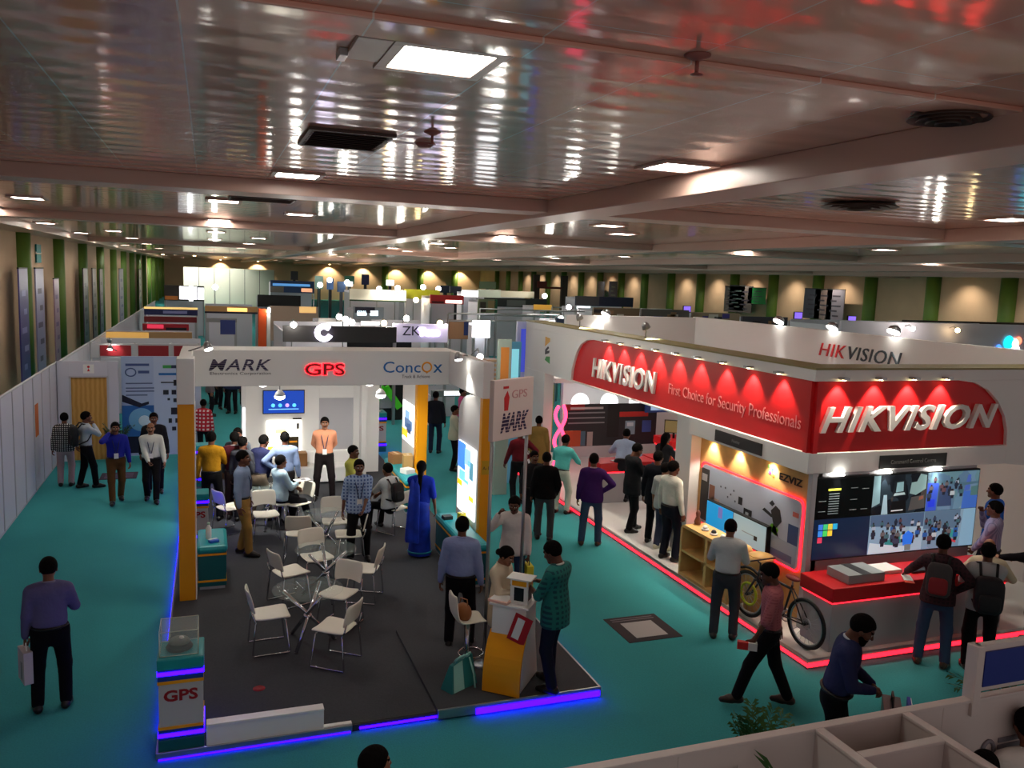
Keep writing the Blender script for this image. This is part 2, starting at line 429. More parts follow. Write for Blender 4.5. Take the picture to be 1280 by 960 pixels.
# ------------------------------------------------------------ people: smooth distance-field bodies
V3 = lambda *a: np.array(a, float)
def nrm(v): return v/(np.linalg.norm(v)+1e-9)
class SDF:
    def __init__(s, lo, hi, h):
        s.h = h; s.lo = np.array(lo, float)
        n = np.ceil((np.array(hi)-s.lo)/h).astype(int)+1
        s.F = np.full(n, 1.0, np.float32); s.n = n
        s.ax = [s.lo[i]+h*np.arange(n[i]) for i in range(3)]
    def _sl(s, lo, hi):
        a = np.maximum(np.floor((lo-s.lo)/s.h).astype(int), 0); b = np.minimum(np.ceil((hi-s.lo)/s.h).astype(int)+1, s.n)
        if (b <= a).any(): return None
        sl = tuple(slice(i, j) for i, j in zip(a, b))
        return sl, (s.ax[0][sl[0]][:, None, None], s.ax[1][sl[1]][None, :, None], s.ax[2][sl[2]][None, None, :])
    def _mix(s, sl, d, k, op):
        A = s.F[sl]
        if op == '+':
            h = np.clip(0.5+0.5*(A-d)/k, 0, 1); s.F[sl] = A*(1-h)+d*h-k*h*(1-h)
        elif op == '-':
            h = np.clip(0.5-0.5*(A+d)/k, 0, 1); s.F[sl] = A*(1-h)-d*h+k*h*(1-h)
    def cone(s, a, b, ra, rb, k=0.02, op='+', B=None, sc=None):
        # round cone; B, sc: frame (rows) and squash per axis about a
        m = max(ra, rb)*(1.0 if sc is None else max(1, max(sc)))+max(0.08, 2.5*k)
        r = s._sl(np.minimum(a, b)-m, np.maximum(a, b)+m)
        if r is None: return
        sl, (X, Y, Z) = r
        p = [X-a[0], Y-a[1], Z-a[2]]; ab = b-a; f = 1.0
        if B is not None:
            p = [(p[0]*B[i][0]+p[1]*B[i][1]+p[2]*B[i][2])/sc[i] for i in range(3)]
            ab = np.array([ab@B[i]/sc[i] for i in range(3)]); f = min(sc)
        t = np.clip((p[0]*ab[0]+p[1]*ab[1]+p[2]*ab[2])/(ab@ab+1e-12), 0, 1)
        d = np.sqrt((p[0]-t*ab[0])**2+(p[1]-t*ab[1])**2+(p[2]-t*ab[2])**2)-(ra+(rb-ra)*t)
        s._mix(sl, (d*f).astype(np.float32), k, op)
    def ell(s, c, r, k=0.02, op='+', B=None):
        c = np.array(c, float); r = np.array(r, float)
        B = np.eye(3) if B is None else B
        s.cone(c, c, 1.0*min(r), 1.0*min(r), k, op, B, r/min(r))
    def clip(s, o, n):   # keep the side away from n
        d = (s.ax[0][:, None, None]-o[0])*n[0]+(s.ax[1][None, :, None]-o[1])*n[1]+(s.ax[2][None, None, :]-o[2])*n[2]
        s.F = np.maximum(s.F, d.astype(np.float32))
    def mesh(s):
        F = s.F; F[0] = F[-1] = 1; F[:, 0] = F[:, -1] = 1; F[:, :, 0] = F[:, :, -1] = 1
        I = F < 0; nc = np.array(F.shape)-1
        acc = np.zeros((*nc, 3), np.float32); cnt = np.zeros(nc, np.float32); ed = []
        for ax in range(3):
            a = [slice(None)]*3; b = [slice(None)]*3; a[ax] = slice(0, -1); b[ax] = slice(1, None)
            A, B = F[tuple(a)], F[tuple(b)]; c = (A < 0) != (B < 0)
            idx = np.argwhere(c); t = (A[c]/(A[c]-B[c]))
            pt = idx.astype(np.float32); pt[:, ax] += t
            o1, o2 = [q for q in range(3) if q != ax]
            for d1 in (0, 1):
                for d2 in (0, 1):
                    j = idx.copy(); j[:, o1] -= d1; j[:, o2] -= d2
                    ok = (j >= 0).all(1) & (j < nc).all(1)
                    np.add.at(acc, tuple(j[ok].T), pt[ok]); np.add.at(cnt, tuple(j[ok].T), 1)
            ed.append((ax, o1, o2, idx, A[c] < 0))
        vid = np.full(nc, -1); on = cnt > 0; vid[on] = np.arange(on.sum())
        V = acc[on]/cnt[on][:, None]*s.h+s.lo
        Q = []
        for ax, o1, o2, idx, ins in ed:
            ok = (idx[:, o1] > 0) & (idx[:, o2] > 0) & (idx[:, o1] < nc[o1]) & (idx[:, o2] < nc[o2])
            idx = idx[ok]; ins = ins[ok]
            def g(d1, d2):
                j = idx.copy(); j[:, o1] -= d1; j[:, o2] -= d2; return vid[tuple(j.T)]
            q = np.stack([g(0, 0), g(1, 0), g(1, 1), g(0, 1)], 1)
            fl = ins if ax != 1 else ~ins
            q[~fl] = q[~fl][:, ::-1]; Q.append(q)
        return V.astype(float), np.concatenate(Q)

def skin_head(kind='man'):
    s = SDF((-0.115, -0.15, -0.2), (0.115, 0.16, 0.16), 0.0085)
    s.ell((0, -0.012, 0.03), (0.076, 0.097, 0.092), 0.02)
    s.ell((0, 0.03, -0.02), (0.062, 0.065, 0.075), 0.03)
    s.cone(V3(0, 0.035, -0.045), V3(0, 0.06, -0.088), 0.052, 0.03, 0.03)
    s.cone(V3(0, -0.03, -0.06), V3(0, -0.035, -0.19), 0.05, 0.055, 0.03)
    s.cone(V3(-0.03, 0.078, 0.03), V3(0.03, 0.078, 0.03), 0.017, 0.017, 0.015)
    s.cone(V3(0, 0.093, 0.016), V3(0, 0.113, -0.026), 0.009, 0.014, 0.012)
    for q in (-1, 1):
        s.ell((q*0.031, 0.100, 0.010), (0.017, 0.013, 0.011), 0.014, '-')
        s.ell((q*0.031, 0.081, 0.010), (0.013, 0.011, 0.009), 0.004)
        s.ell((q*0.043, 0.062, -0.02), (0.022, 0.024, 0.02), 0.02)
        s.ell((q*0.079, -0.008, -0.004), (0.010, 0.021, 0.032), 0.008)
    s.cone(V3(-0.019, 0.088, -0.052), V3(0.019, 0.088, -0.052), 0.008, 0.008, 0.008)
    s.cone(V3(-0.014, 0.086, -0.064), V3(0.014, 0.086, -0.064), 0.009, 0.009, 0.008)
    s.ell((0, 0.075, -0.092), (0.022, 0.018, 0.016), 0.02)
    return s.mesh()
def hair_shell(kind):
    s = SDF((-0.14, -0.26, -0.45), (0.14, 0.14, 0.17), 0.011)
    e = 0.014 if kind != 'bald' else 0.006
    s.ell((0, -0.014, 0.033), (0.076+e, 0.097+e, 0.093+e), 0.01)
    X = s.ax[0][:, None, None]; Y = s.ax[1][None, :, None]; Z = s.ax[2][None, None, :]
    if kind == 'bald': zl = np.interp(Y, [-.14, -.05, .02, .04, .1], [-.06, -.04, .0, .03, .2]); top = 0.05+0*Z
    elif kind in ('long', 'braid', 'bun', 'headscarf'): zl = np.interp(Y, [-.14, -.03, .02, .06, .1], [-.12, -.1, -.02, .055, .075]); top = None
    else: zl = np.interp(Y, [-.14, -.05, -.02, .035, .06, .1], [-.06, -.045, -.02, .02, .058, .07]); top = None
    d = (zl-Z)*0.8
    s.F = np.maximum(s.F, np.broadcast_to(d, s.F.shape).astype(np.float32))
    if top is not None: s.F = np.maximum(s.F, np.broadcast_to(Z-0.055-0*X, s.F.shape).astype(np.float32))
    if kind == 'long':
        s.cone(V3(0, -0.07, 0.0), V3(0, -0.10, -0.26), 0.085, 0.06, 0.03)
    if kind == 'braid':
        s.cone(V3(0, -0.09, -0.02), V3(0, -0.13, -0.10), 0.05, 0.04, 0.03); s.cone(V3(0, -0.13, -0.10), V3(0, -0.15, -0.40), 0.042, 0.022, 0.02)
    if kind == 'bun': s.ell((0, -0.125, -0.01), (0.05, 0.042, 0.045), 0.02)
    return s.mesh()
def beard_shell():
    s = SDF((-0.1, -0.06, -0.17), (0.1, 0.14, 0.04), 0.009)
    s.ell((0, 0.035, -0.025), (0.068, 0.062, 0.075), 0.02); s.cone(V3(0, 0.04, -0.05), V3(0, 0.066, -0.105), 0.055, 0.036, 0.03)
    Y = s.ax[1][None, :, None]; Z = s.ax[2][None, None, :]; X = s.ax[0][:, None, None]
    top = np.interp(Y, [-.06, 0, .05, .14], [.0, .0, -.045, -.045])+0*X
    s.F = np.maximum(s.F, (Z-top).astype(np.float32)); s.F = np.maximum(s.F, np.broadcast_to(-0.01-Y+0*Z+0*X, s.F.shape).astype(np.float32))
    return s.mesh()
def hand_geo(pose):
    # axes: x thumb side, y palm normal, z finger direction; wrist at origin
    s = SDF((-0.08, -0.05, -0.05), (0.12, 0.13, 0.23), 0.0062)
    s.cone(V3(0, 0, -0.03), V3(0, 0, 0.015), 0.026, 0.026, 0.01, B=np.eye(3), sc=(1.05, .75, 1))
    for x in (-0.026, -0.009, 0.009, 0.026): s.cone(V3(x*0.6, 0, 0.01), V3(x, 0, 0.085), 0.016, 0.0125, 0.008)
    curl = {'relaxed': (18, 30, 25), 'grip': (62, 85, 55), 'flat': (4, 6, 5), 'hold': (35, 48, 35)}[pose]
    for i, (x, l) in enumerate(((0.028, .072), (0.0095, .082), (-0.009, .075), (-0.027, .060))):
        p = V3(x, 0, 0.086); a = 0; sp = (1.5-i)*0.05
        for j, (fr, rr) in enumerate(((.45, .0088), (.31, .008), (.24, .0072))):
            a += R(curl[j]*(1+0.08*i)); q = p+l*fr*V3(sp, math.sin(a), math.cos(a)); s.cone(p, q, rr, rr*0.93, 0.003); p = q
    p = V3(0.022, 0.004, 0.022); q = p+0.042*nrm(V3(.72, .35, .62)); s.cone(p, q, 0.0145, 0.011, 0.008)
    c = {'relaxed': (.35, .3, .9), 'grip': (-.15, .8, .65), 'flat': (.5, .1, .9), 'hold': (.1, .6, .8)}[pose]
    q2 = q+0.032*nrm(V3(*c)); s.cone(q, q2, 0.0105, 0.0095, 0.003); q3 = q2+0.024*nrm(V3(c[0]-.15, c[1]+.1, c[2])); s.cone(q2, q3, 0.0095, 0.008, 0.003)
    return s.mesh()
HEAD = skin_head(); HAIR = {}; HANDS = {}; BEARD = beard_shell()

def np_obj(name, V, F, mats, mi, parent):
    me = bpy.data.meshes.new(name)
    n = len(F); me.vertices.add(len(V)); me.vertices.foreach_set('co', np.asarray(V, np.float32).ravel())
    F = np.asarray(F); me.loops.add(4*n); me.loops.foreach_set('vertex_index', F.astype(np.int32).ravel())
    me.polygons.add(n); me.polygons.foreach_set('loop_start', np.arange(n, dtype=np.int32)*4)
    me.polygons.foreach_set('loop_total', np.full(n, 4, np.int32))
    for m in mats: me.materials.append(m)
    me.polygons.foreach_set('material_index', np.asarray(mi, np.int32)); me.polygons.foreach_set('use_smooth', np.ones(n, bool))
    me.update(calc_edges=True); me.validate()
    o = bpy.data.objects.new(name, me); COL.objects.link(o)
    if parent is not None: o.parent = parent; WM[o.name] = WM[parent.name].copy()
    return o
def ik(a, b, l1, l2, pole):
    d = b-a; L = np.linalg.norm(d); L2 = min(L, (l1+l2)*0.995); u = d/(L+1e-9); b = a+u*L2
    x = (l1*l1-l2*l2+L2*L2)/(2*L2); y = math.sqrt(max(0, l1*l1-x*x))
    w = pole-u*(pole@u); return a+u*x+nrm(w)*y, b
SKINS = [(128, 82, 58), (110, 68, 48), (146, 98, 72), (92, 56, 40)]
ARM = {  # wrist target for the right side: x out, y forward, z up (metres for a 1.70 m person), elbow pole
 'down': (V3(.27, .03, .80), V3(.5, -1, 0), 'relaxed'), 'hip': (V3(.19, .03, 1.03), V3(1, -.35, .1), 'grip'),
 'clasp': (V3(.05, .23, .93), V3(.8, -.6, -.3), 'hold'), 'read': (V3(.10, .30, 1.16), V3(.7, -.3, -1), 'hold'),
 'phone': (V3(.07, .30, 1.22), V3(.7, -.3, -1), 'hold'), 'ear': (V3(.125, .09, 1.50), V3(.7, .5, -.8), 'grip'),
 'back': (V3(.05, -.17, .95), V3(1, -.5, 0), 'relaxed'), 'pocket': (V3(.21, .07, .90), V3(.8, -1, 0), 'grip'),
 'table': (V3(.20, .42, 1.05), V3(.8, -.4, -.6), 'flat'), 'swing': (V3(.27, .20, .86), V3(.4, -1, 0), 'relaxed'),
 'swingb': (V3(.27, -.13, .83), V3(.4, -1, 0), 'relaxed'), 'raise': (V3(.20, .22, 1.47), V3(.6, .2, -1), 'grip'),
 'chin': (V3(.03, .16, 1.42), V3(.7, .3, -1), 'grip'), 'lap': (V3(.10, .42, .66), V3(.8, -.5, -.2), 'relaxed'),
 'reach': (V3(.24, .55, 1.20), V3(.8, -.2, -.6), 'relaxed'), 'carry': (V3(.25, .06, .76), V3(.3, -1, 0), 'grip'),
 'far': (V3(.42, .42, 1.04), V3(.7, -.1, -.6), 'relaxed')}
PEOPLE = []
def person(label, loc, face, h=1.70, shirt=(200, 205, 210), trousers=(24, 24, 28), shoes=(20, 16, 14), skin=0, hair='short', hairc=(12, 10, 9),
           arms=('down', 'down'), lean=0.0, twist=0.0, nod=0.0, look=0.0, feet=None, sit=None, tucked=True, sleeve=1.0, fat=0.0, beard=False, hem=None,
           lanyard=None, belt=True, jacket=False, sari=None, smat=None, tmat=None, collar=None, prop=None, moustache=True, group=None, fine=True, pz=0.0):
    x, y = loc[0], loc[1]; z0 = loc[2] if len(loc) > 2 else 0.0
    k = h/1.70
    root = thing('person', label, 'person', (x, y, z0), az(x, y, face), group)
    SK = mat('skin_%d' % skin, SKINS[skin], 0.5); HC = mat('hair_%d_%d_%d' % hairc, hairc, 0.85, spec=.08, bump=.6, nscale=60)
    LIP = mat('lips', (110, 58, 50), 0.5); EYEW = mat('eye_white', (220, 216, 210), 0.3); EYED = mat('eye_iris', (20, 12, 8), 0.2)
    SM = smat or mat('cloth_%d_%d_%d' % tuple(shirt), shirt, 0.85, spec=0.15, bump=0.8, nscale=9)
    TM = tmat or mat('cloth_%d_%d_%d' % tuple(trousers), trousers, 0.85, spec=0.15, bump=0.7, nscale=8)
    SH = mat('shoe_%d_%d_%d' % tuple(shoes), shoes, 0.35)
    # skeleton
    hipz = 0.925 if sit is None else sit
    P = V3(0, 0.0 if sit is None else -0.02, hipz+pz)
    cl, sl_ = math.cos(R(lean)), math.sin(R(lean))
    U = V3(0, sl_, cl); ct, st = math.cos(R(twist)), math.sin(R(twist))
    Fw = V3(0, cl, -sl_); Rr = V3(1, 0, 0)
    Rr, Fw = Rr*ct-Fw*st, Rr*st+Fw*ct
    if lean > 12 and sit is None: P = P+V3(0, -0.003*lean, -0.0012*lean)
    T = lambda a, b, c: P+Rr*a+Fw*b+U*c
    N = T(0, -0.01, 0.52)
    hp = R(lean*0.55+nod); hy = R(look)
    hU = V3(math.sin(hy)*math.sin(hp)*0, math.sin(hp), math.cos(hp)); hF0 = V3(0, math.cos(hp), -math.sin(hp))
    hR = np.cross(hF0, hU); hF = hF0*math.cos(hy)+hR*math.sin(hy); hR = np.cross(hF, hU)
    H = N+nrm(U+hU)*0.03+hU*0.115+hF*0.03
    HB = np.array([hR, hF, hU])
    # legs
    if feet is None: feet = ((-0.11, 0.0), (0.11, 0.0))
    legs = []
    for i, s in ((0, -1), (1, 1)):
        hj = P+V3(s*0.092, 0, -0.02)
        fx, fy = feet[i][0], feet[i][1]; lift = feet[i][2] if len(feet[i]) > 2 else 0.0
        yaw = feet[i][3] if len(feet[i]) > 3 else s*9
        an = V3(fx, fy, 0.085+lift)
        kn, an = ik(hj, an, 0.422, 0.412, V3(s*0.12+math.sin(R(yaw))*0.5, 1, 0.25 if sit is None else 0.9))
        legs.append((s, hj, kn, an, yaw))
    # arms
    am = []
    for i, s in ((0, -1), (1, 1)):
        a = arms[i]
        if isinstance(a, str): tgt, pole, hp_ = ARM[a]
        else: tgt, pole, hp_ = V3(*a[0]), V3(*a[1]), a[2]
        tgt = V3(tgt[0]*s, tgt[1], tgt[2])
        if isinstance(a, str) and sit is not None: tgt = tgt-V3(0, 0, 0.925-sit) if a not in ('lap',) else tgt
        if isinstance(a, str) and a in ('down', 'swing', 'swingb', 'carry') and lean > 4: tgt = tgt+V3(0, 0.0075*lean, 0)
        if isinstance(a, str) and a in ('clasp', 'read', 'phone', 'back', 'ear', 'chin', 'raise', 'hip'):
            q = tgt-P0 if False else tgt-V3(0, 0, P[2]); tgt = P+Rr*q[0]+Fw*q[1]+U*q[2]
        S0 = T(s*0.172, -0.012, 0.45)
        pl = V3(pole[0]*s, pole[1], pole[2])
        E, Wr = ik(S0, tgt, 0.275, 0.25, pl)
        am.append((s, S0, E, Wr, hp_))
    # ---- body
    lo = np.min([P-0.3, H-0.25]+[l[2]-0.15 for l in legs]+[l[3]-0.2 for l in legs]+[a[2]-0.12 for a in am]+[a[3]-0.12 for a in am], axis=0)
    hi = np.max([P+0.3, H+0.25]+[l[2]+0.15 for l in legs]+[l[3]+0.2 for l in legs]+[a[2]+0.12 for a in am]+[a[3]+0.12 for a in am], axis=0)
    lo[2] = -0.06
    TB = np.array([Rr, Fw, U])
    def torso(s, e, kk=0.03):
        sc = (1.0, 0.66+fat*0.9, 1.0)
        s.cone(T(0, 0, -0.03), T(0, 0, 0.12), 0.158+e, 0.148+e+fat*0.25, kk, B=TB, sc=sc)
        s.cone(T(0, fat*0.1, 0.12), T(0, 0.005, 0.36), 0.148+e+fat*0.25, 0.168+e, kk, B=TB, sc=sc)
        s.cone(T(-0.12, -0.01, 0.44), T(0.12, -0.01, 0.44), 0.075+e, 0.075+e, 0.06)
    b = SDF(lo, hi, 0.03)
    torso(b, -0.018); b.cone(N-U*0.06, H-hU*0.06, 0.058, 0.054, 0.03)
    for s, S0, E, Wr, hp_ in am:
        b.cone(S0, E, 0.052, 0.040, 0.03); b.cone(E, Wr, 0.040, 0.027, 0.02)
    for s, hj, kn, an, yw in legs:
        b.cone(hj, kn, 0.078, 0.056, 0.03); b.cone(kn, kn*.55+an*.45, 0.054, 0.050, 0.02); b.cone(kn*.55+an*.45, an, 0.050, 0.036, 0.02)
        b.cone(an+V3(0, -0.02, -0.04), an+V3(math.sin(R(yw))*.13, math.cos(R(yw))*.13, -0.055), 0.034, 0.026, 0.02)
    BV, BF = b.mesh(); parts = [(BV, BF, np.zeros(len(BF), int))]
    HV, HF = HEAD; hv = HV.copy(); fc = hv[HF].mean(1); hm = np.zeros(len(HF), int)
    ex = np.abs(np.abs(fc[:, 0])-0.031); ez = fc[:, 2]-0.010; fr = fc[:, 1] > 0.06
    hm[fr & (ex < 0.014) & (np.abs(ez) < 0.0075)] = 2; hm[fr & (ex < 0.006) & (np.abs(ez) < 0.009)] = 3
    hm[fr & (ex < 0.022) & (np.abs(fc[:, 2]-0.033) < 0.006)] = 4
    hm[fr & (np.abs(fc[:, 0]) < 0.026) & (np.abs(fc[:, 2]+0.058) < 0.010) & (fc[:, 1] > 0.082)] = 1
    if moustache and hair not in ('long', 'braid', 'bun'): hm[fr & (np.abs(fc[:, 0]) < 0.03) & (np.abs(fc[:, 2]+0.041) < 0.007) & (fc[:, 1] > 0.08)] = 4
    parts.append((H+hv@HB, HF, hm))
    for s, S0, E, Wr, hp_ in am:
        d = nrm(Wr-E); nh = V3(-s, 0.15, 0) if Wr[2] < P[2]+0.02 else V3(-s*0.7, 0, -0.7)
        n = nrm(nh-d*(nh@d)); tt = np.cross(d, n)*s
        if hp_ not in HANDS: HANDS[hp_] = hand_geo(hp_)
        gv, gf = HANDS[hp_]; hf = gf if s > 0 else gf[:, ::-1]
        parts.append((Wr+d*0.005+(gv[:, :1]*tt+gv[:, 1:2]*n+gv[:, 2:]*d)*0.97, hf, np.zeros(len(gf), int)))
    off = 0; VV = []; FF = []; MM = []
    for v, f, m in parts: VV.append(v); FF.append(f+off); MM.append(m); off += len(v)
    np_obj('body', np.concatenate(VV)*k, np.concatenate(FF), [SK, LIP, EYEW, EYED, HC], np.concatenate(MM), root)
    # ---- hair
    if hair != 'none':
        if hair not in HAIR: HAIR[hair] = hair_shell(hair)
        v, f = HAIR[hair]; np_obj('hair', (H+v@HB)*k, f, [HC], np.zeros(len(f)), root)
    if beard: v, f = BEARD; np_obj('beard', (H+v@HB)*k, f, [HC], np.zeros(len(f)), root)
    # ---- clothes
    vox = 0.023
    hem = (-0.09 if hem is None else hem) if (not tucked) else 0.045
    if jacket: hem = -0.2; tucked = False
    s_ = SDF(lo, hi, vox)
    e = 0.012 if not jacket else 0.022
    torso(s_, e)
    if not tucked: s_.cone(T(0, 0, -0.2), T(0, 0, 0.0), 0.212+fat*.2, 0.198+fat*.2, 0.03, B=TB, sc=(1, .74+fat*.9, 1)); s_.cone(T(0, 0, 0), T(0, 0, 0.14), 0.198+fat*.2, 0.165+e+fat*.2, 0.03, B=TB, sc=(1, .72+fat*.9, 1))
    s_.cone(N-U*0.05, N+U*0.005, 0.080, 0.066, 0.02)
    s_.clip(T(0, 0, 0.545), U); s_.clip(T(0, 0, hem), -U)
    for s, S0, E, Wr, hp_ in am:
        if sleeve > 0.1:
            s_.cone(S0, E, 0.064+e*.4, 0.053+e*.3, 0.022)
            if sleeve >= 1: s_.cone(E, E+(Wr-E)*0.55, 0.053+e*.3, 0.046+e*.3, 0.012); s_.cone(E+(Wr-E)*0.5, E+(Wr-E)*0.97, 0.047+e*.3, 0.038+e*.3, 0.006)
            elif sleeve > .6: s_.cone(E, E+(Wr-E)*0.12, 0.054, 0.05, 0.012)
    v, f = s_.mesh()
    np_obj('jacket' if jacket else ('blouse' if sari else 'shirt'), v*k, f, [SM], np.zeros(len(f)), root)
    t_ = SDF(lo, hi, vox)
    if sari:
        t_.cone(T(0, 0, 0.02), V3(0, 0.02, 0.5), 0.165, 0.17, 0.05, B=TB, sc=(1, .8, 1)); t_.cone(V3(0, 0.02, 0.5), V3(0, 0.03, 0.03), 0.17, 0.21, 0.05, B=np.eye(3), sc=(1, .85, 1))
        t_.clip(V3(0, 0, 0.03), V3(0, 0, -1)); t_.clip(T(0, 0, 0.1), U)
    else:
        ee = 0.003 if (tucked and not jacket) else -0.005
        t_.cone(T(0, 0, -0.02), T(0, 0, 0.1), 0.165+ee, 0.157+ee+fat*.22, 0.03, B=TB, sc=(1, .68+fat*.9, 1))
        for s, hj, kn, an, yw in legs:
            t_.cone(hj+V3(0, 0, 0.02), kn, 0.095+ee, 0.074, 0.035); t_.cone(kn, an+(kn-an)*0.03, 0.073, 0.064, 0.025)
        t_.clip(T(0, 0, 0.07), U); t_.clip(V3(0, 0, 0.045), V3(0, 0, -1))
    v, f = t_.mesh(); np_obj('sari_skirt' if sari else 'trousers', v*k, f, [TM], np.zeros(len(f)), root)
    for s, hj, kn, an, yw in legs:
        q = SDF(an-0.3, an+0.3, 0.017); fd = V3(math.sin(R(yw)), math.cos(R(yw)), 0); rt = V3(fd[1], -fd[0], 0)
        B = np.array([rt, fd, V3(0, 0, 1)]); g = an+V3(0, 0, -0.085)
        q.cone(g+fd*-0.045+V3(0, 0, .045), g+fd*0.07+V3(0, 0, .045), 0.046, 0.05, 0.02); q.cone(g+fd*0.07+V3(0, 0, .04), g+fd*0.165+V3(0, 0, .03), 0.049, 0.034, 0.03)
        q.cone(g+fd*-0.02+V3(0, 0, .05), g+fd*-0.01+V3(0, 0, .1), 0.045, 0.043, 0.02)
        q.clip(g+V3(0, 0, 0.002), V3(0, 0, -1)); v, f = q.mesh(); np_obj('shoe', v*k, f, [SH], np.zeros(len(f)), root)
    ell = lambda c, a, b, zz, n=28: [(T(a*math.cos(2*math.pi*i/n), b*math.sin(2*math.pi*i/n)+c, zz))*k for i in range(n)]
    if belt and tucked and not sari and not jacket:
        MB().tube(ell(fat*.1, 0.168+fat*.25, (0.168+fat*.25)*(0.68+fat*.9), 0.045), 0.017*k, mat('belt_leather', (16, 12, 11), 0.4), 6, True).build('belt', root, True)
    if not sari and not jacket:
        cm = mat('collar_%d_%d_%d' % collar, collar, .8) if collar else SM
        MB().tube([(T(.066*math.cos(a), .005+.064*math.sin(a), .525-.02*math.sin(a)))*k for a in [2*math.pi*i/24 for i in range(24)]], 0.014*k, cm, 6, True).build('collar', root, True)
    if lanyard:
        LM = mat('lanyard_ribbon', (30, 40, 80), 0.7)
        zb = 0.14; fr_ = 0.125+fat*.12
        pts = [T(0, -0.055, 0.545), T(-0.072, 0.0, 0.54), T(-0.07, 0.10, 0.44), T(-0.045, fr_+.012, 0.32), T(-0.012, fr_+.008, zb+.02)]
        pts2 = [T(0.012, fr_+.008, zb+.02), T(0.045, fr_+.012, 0.32), T(0.07, 0.10, 0.44), T(0.072, 0, 0.54), T(0, -0.055, 0.545)]
        ly = MB().tube([p*k for p in pts+pts2], 0.008*k, LM, 5).build('lanyard', root, True)
        c = T(0, fr_+.014, zb-.04)*k
        Mx = Matrix(((Rr[0], Fw[0], U[0], c[0]), (Rr[1], Fw[1], U[1], c[1]), (Rr[2], Fw[2], U[2], c[2]), (0, 0, 0, 1)))
        MB().obox(None, (0.085*k, 0.006, 0.11*k), PAPER, M=Mx).build('badge', ly, True)
    if sari:
        # loose end of the sari: over the left shoulder and down the back
        m = MB(); n = 14
        A = [T(0.16, 0.06, 0.08), T(0.06, 0.17, 0.25), T(-0.08, 0.15, 0.42), T(-0.15, 0.0, 0.545), T(-0.16, -0.14, 0.42), T(-0.19, -0.17, 0.1), V3(-0.22, -0.19, 0.55), V3(-0.24, -0.2, 0.30)]
        A2 = [T(0.17, 0.02, 0.2), T(0.12, 0.15, 0.38), T(0.02, 0.12, 0.5), T(-0.05, -0.02, 0.565), T(0.0, -0.14, 0.44), T(0.02, -0.19, 0.1), V3(0.02, -0.24, 0.55), V3(0.04, -0.26, 0.30)]
        vs = []
        for a_, b_ in zip(A, A2): vs += [tuple((a_*(1-t)+b_*t+V3(0, -0.02*math.sin(9*t), 0))*k) for t in np.linspace(0, 1, 7)]
        m.add(vs, [(i*7+j, i*7+j+1, i*7+j+8, i*7+j+7) for i in range(len(A)-1) for j in range(6)], sari, True)
        o = m.build('sari_drape', root, True); q = o.modifiers.new('thick', 'SOLIDIFY'); q.thickness = 0.012; q = o.modifiers.new('sub', 'SUBSURF'); q.levels = q.render_levels = 2
        v = [ (T(0.0, 0, 0.0)) ]
    info = dict(root=root, k=k, P=P, U=U, F=Fw, R=Rr, H=H, T=T, arms=am, legs=legs)
    root_w = WM[root.name]
    info['w'] = lambda q: root_w @ Vector([float(c) for c in np.asarray(q)*k])
    PEOPLE.append(info); return info
def backpack(p, label, c, c2=None, sz=(0.30, 0.15, 0.44), low=0.0):
    M = mat('bag_%d_%d_%d' % c, c, 0.7, bump=0.2, nscale=20); M2 = mat('bag_%d_%d_%d' % (c2 or c), c2 or c, 0.65)
    k = p['k']; T = p['T']; o = p['w'](T(0, -0.20-sz[1]/2+0.035, 0.27-low))
    rw = WM[p['root'].name].to_3x3()
    b = thing('backpack', label, 'backpack', o, 0); b.rotation_euler = p['root'].rotation_euler
    WM[b.name] = Matrix.Translation(o) @ rw.to_4x4()
    Fl = Matrix((p['R'], p['F'], p['U'])).transposed()
    def L(q): return Fl @ Vector(q)
    def sq(m, c, s, mt):
        vs = []; fs = []; n = 10
        for i in range(n+1):
            th = math.pi*i/n
            for j in range(2*n):
                ph = math.pi*j/n; f = lambda v: math.copysign(abs(v)**0.45, v)
                vs.append(L((c[0]+s[0]/2*f(math.sin(th))*f(math.cos(ph)), c[1]+s[1]/2*f(math.sin(th))*f(math.sin(ph)), c[2]+s[2]/2*f(math.cos(th)))))
        for i in range(n):
            for j in range(2*n): fs.append((i*2*n+j, (i+1)*2*n+j, (i+1)*2*n+(j+1) % (2*n), i*2*n+(j+1) % (2*n)))
        m.add(vs, fs, mt, True); return m
    sq(MB(), (0, 0, 0), sz, M).build('main_pocket', b, True)
    sq(MB(), (0, -sz[1]*.42, -sz[2]*.17), (sz[0]*.75, sz[1]*.5, sz[2]*.5), M2).build('front_pocket', b, True)
    for s in (-1, 1):
        pts = [(s*.09, sz[1]*.4, sz[2]*.4), (s*.10, sz[1]*.5+.06, sz[2]*.5+.05+low), (s*.125, sz[1]*.5+.19, sz[2]*.5+.01+low), (s*.14, sz[1]*.5+.27, .1+low*.5), (s*.16, sz[1]*.5+.15, -.1), (s*.12, sz[1]*.4, -sz[2]*.4)]
        MB().tube([L(q) for q in pts], 0.017, mat('strap_black', (16, 16, 18), .7), 6).build('shoulder_strap', b, True)
    return b
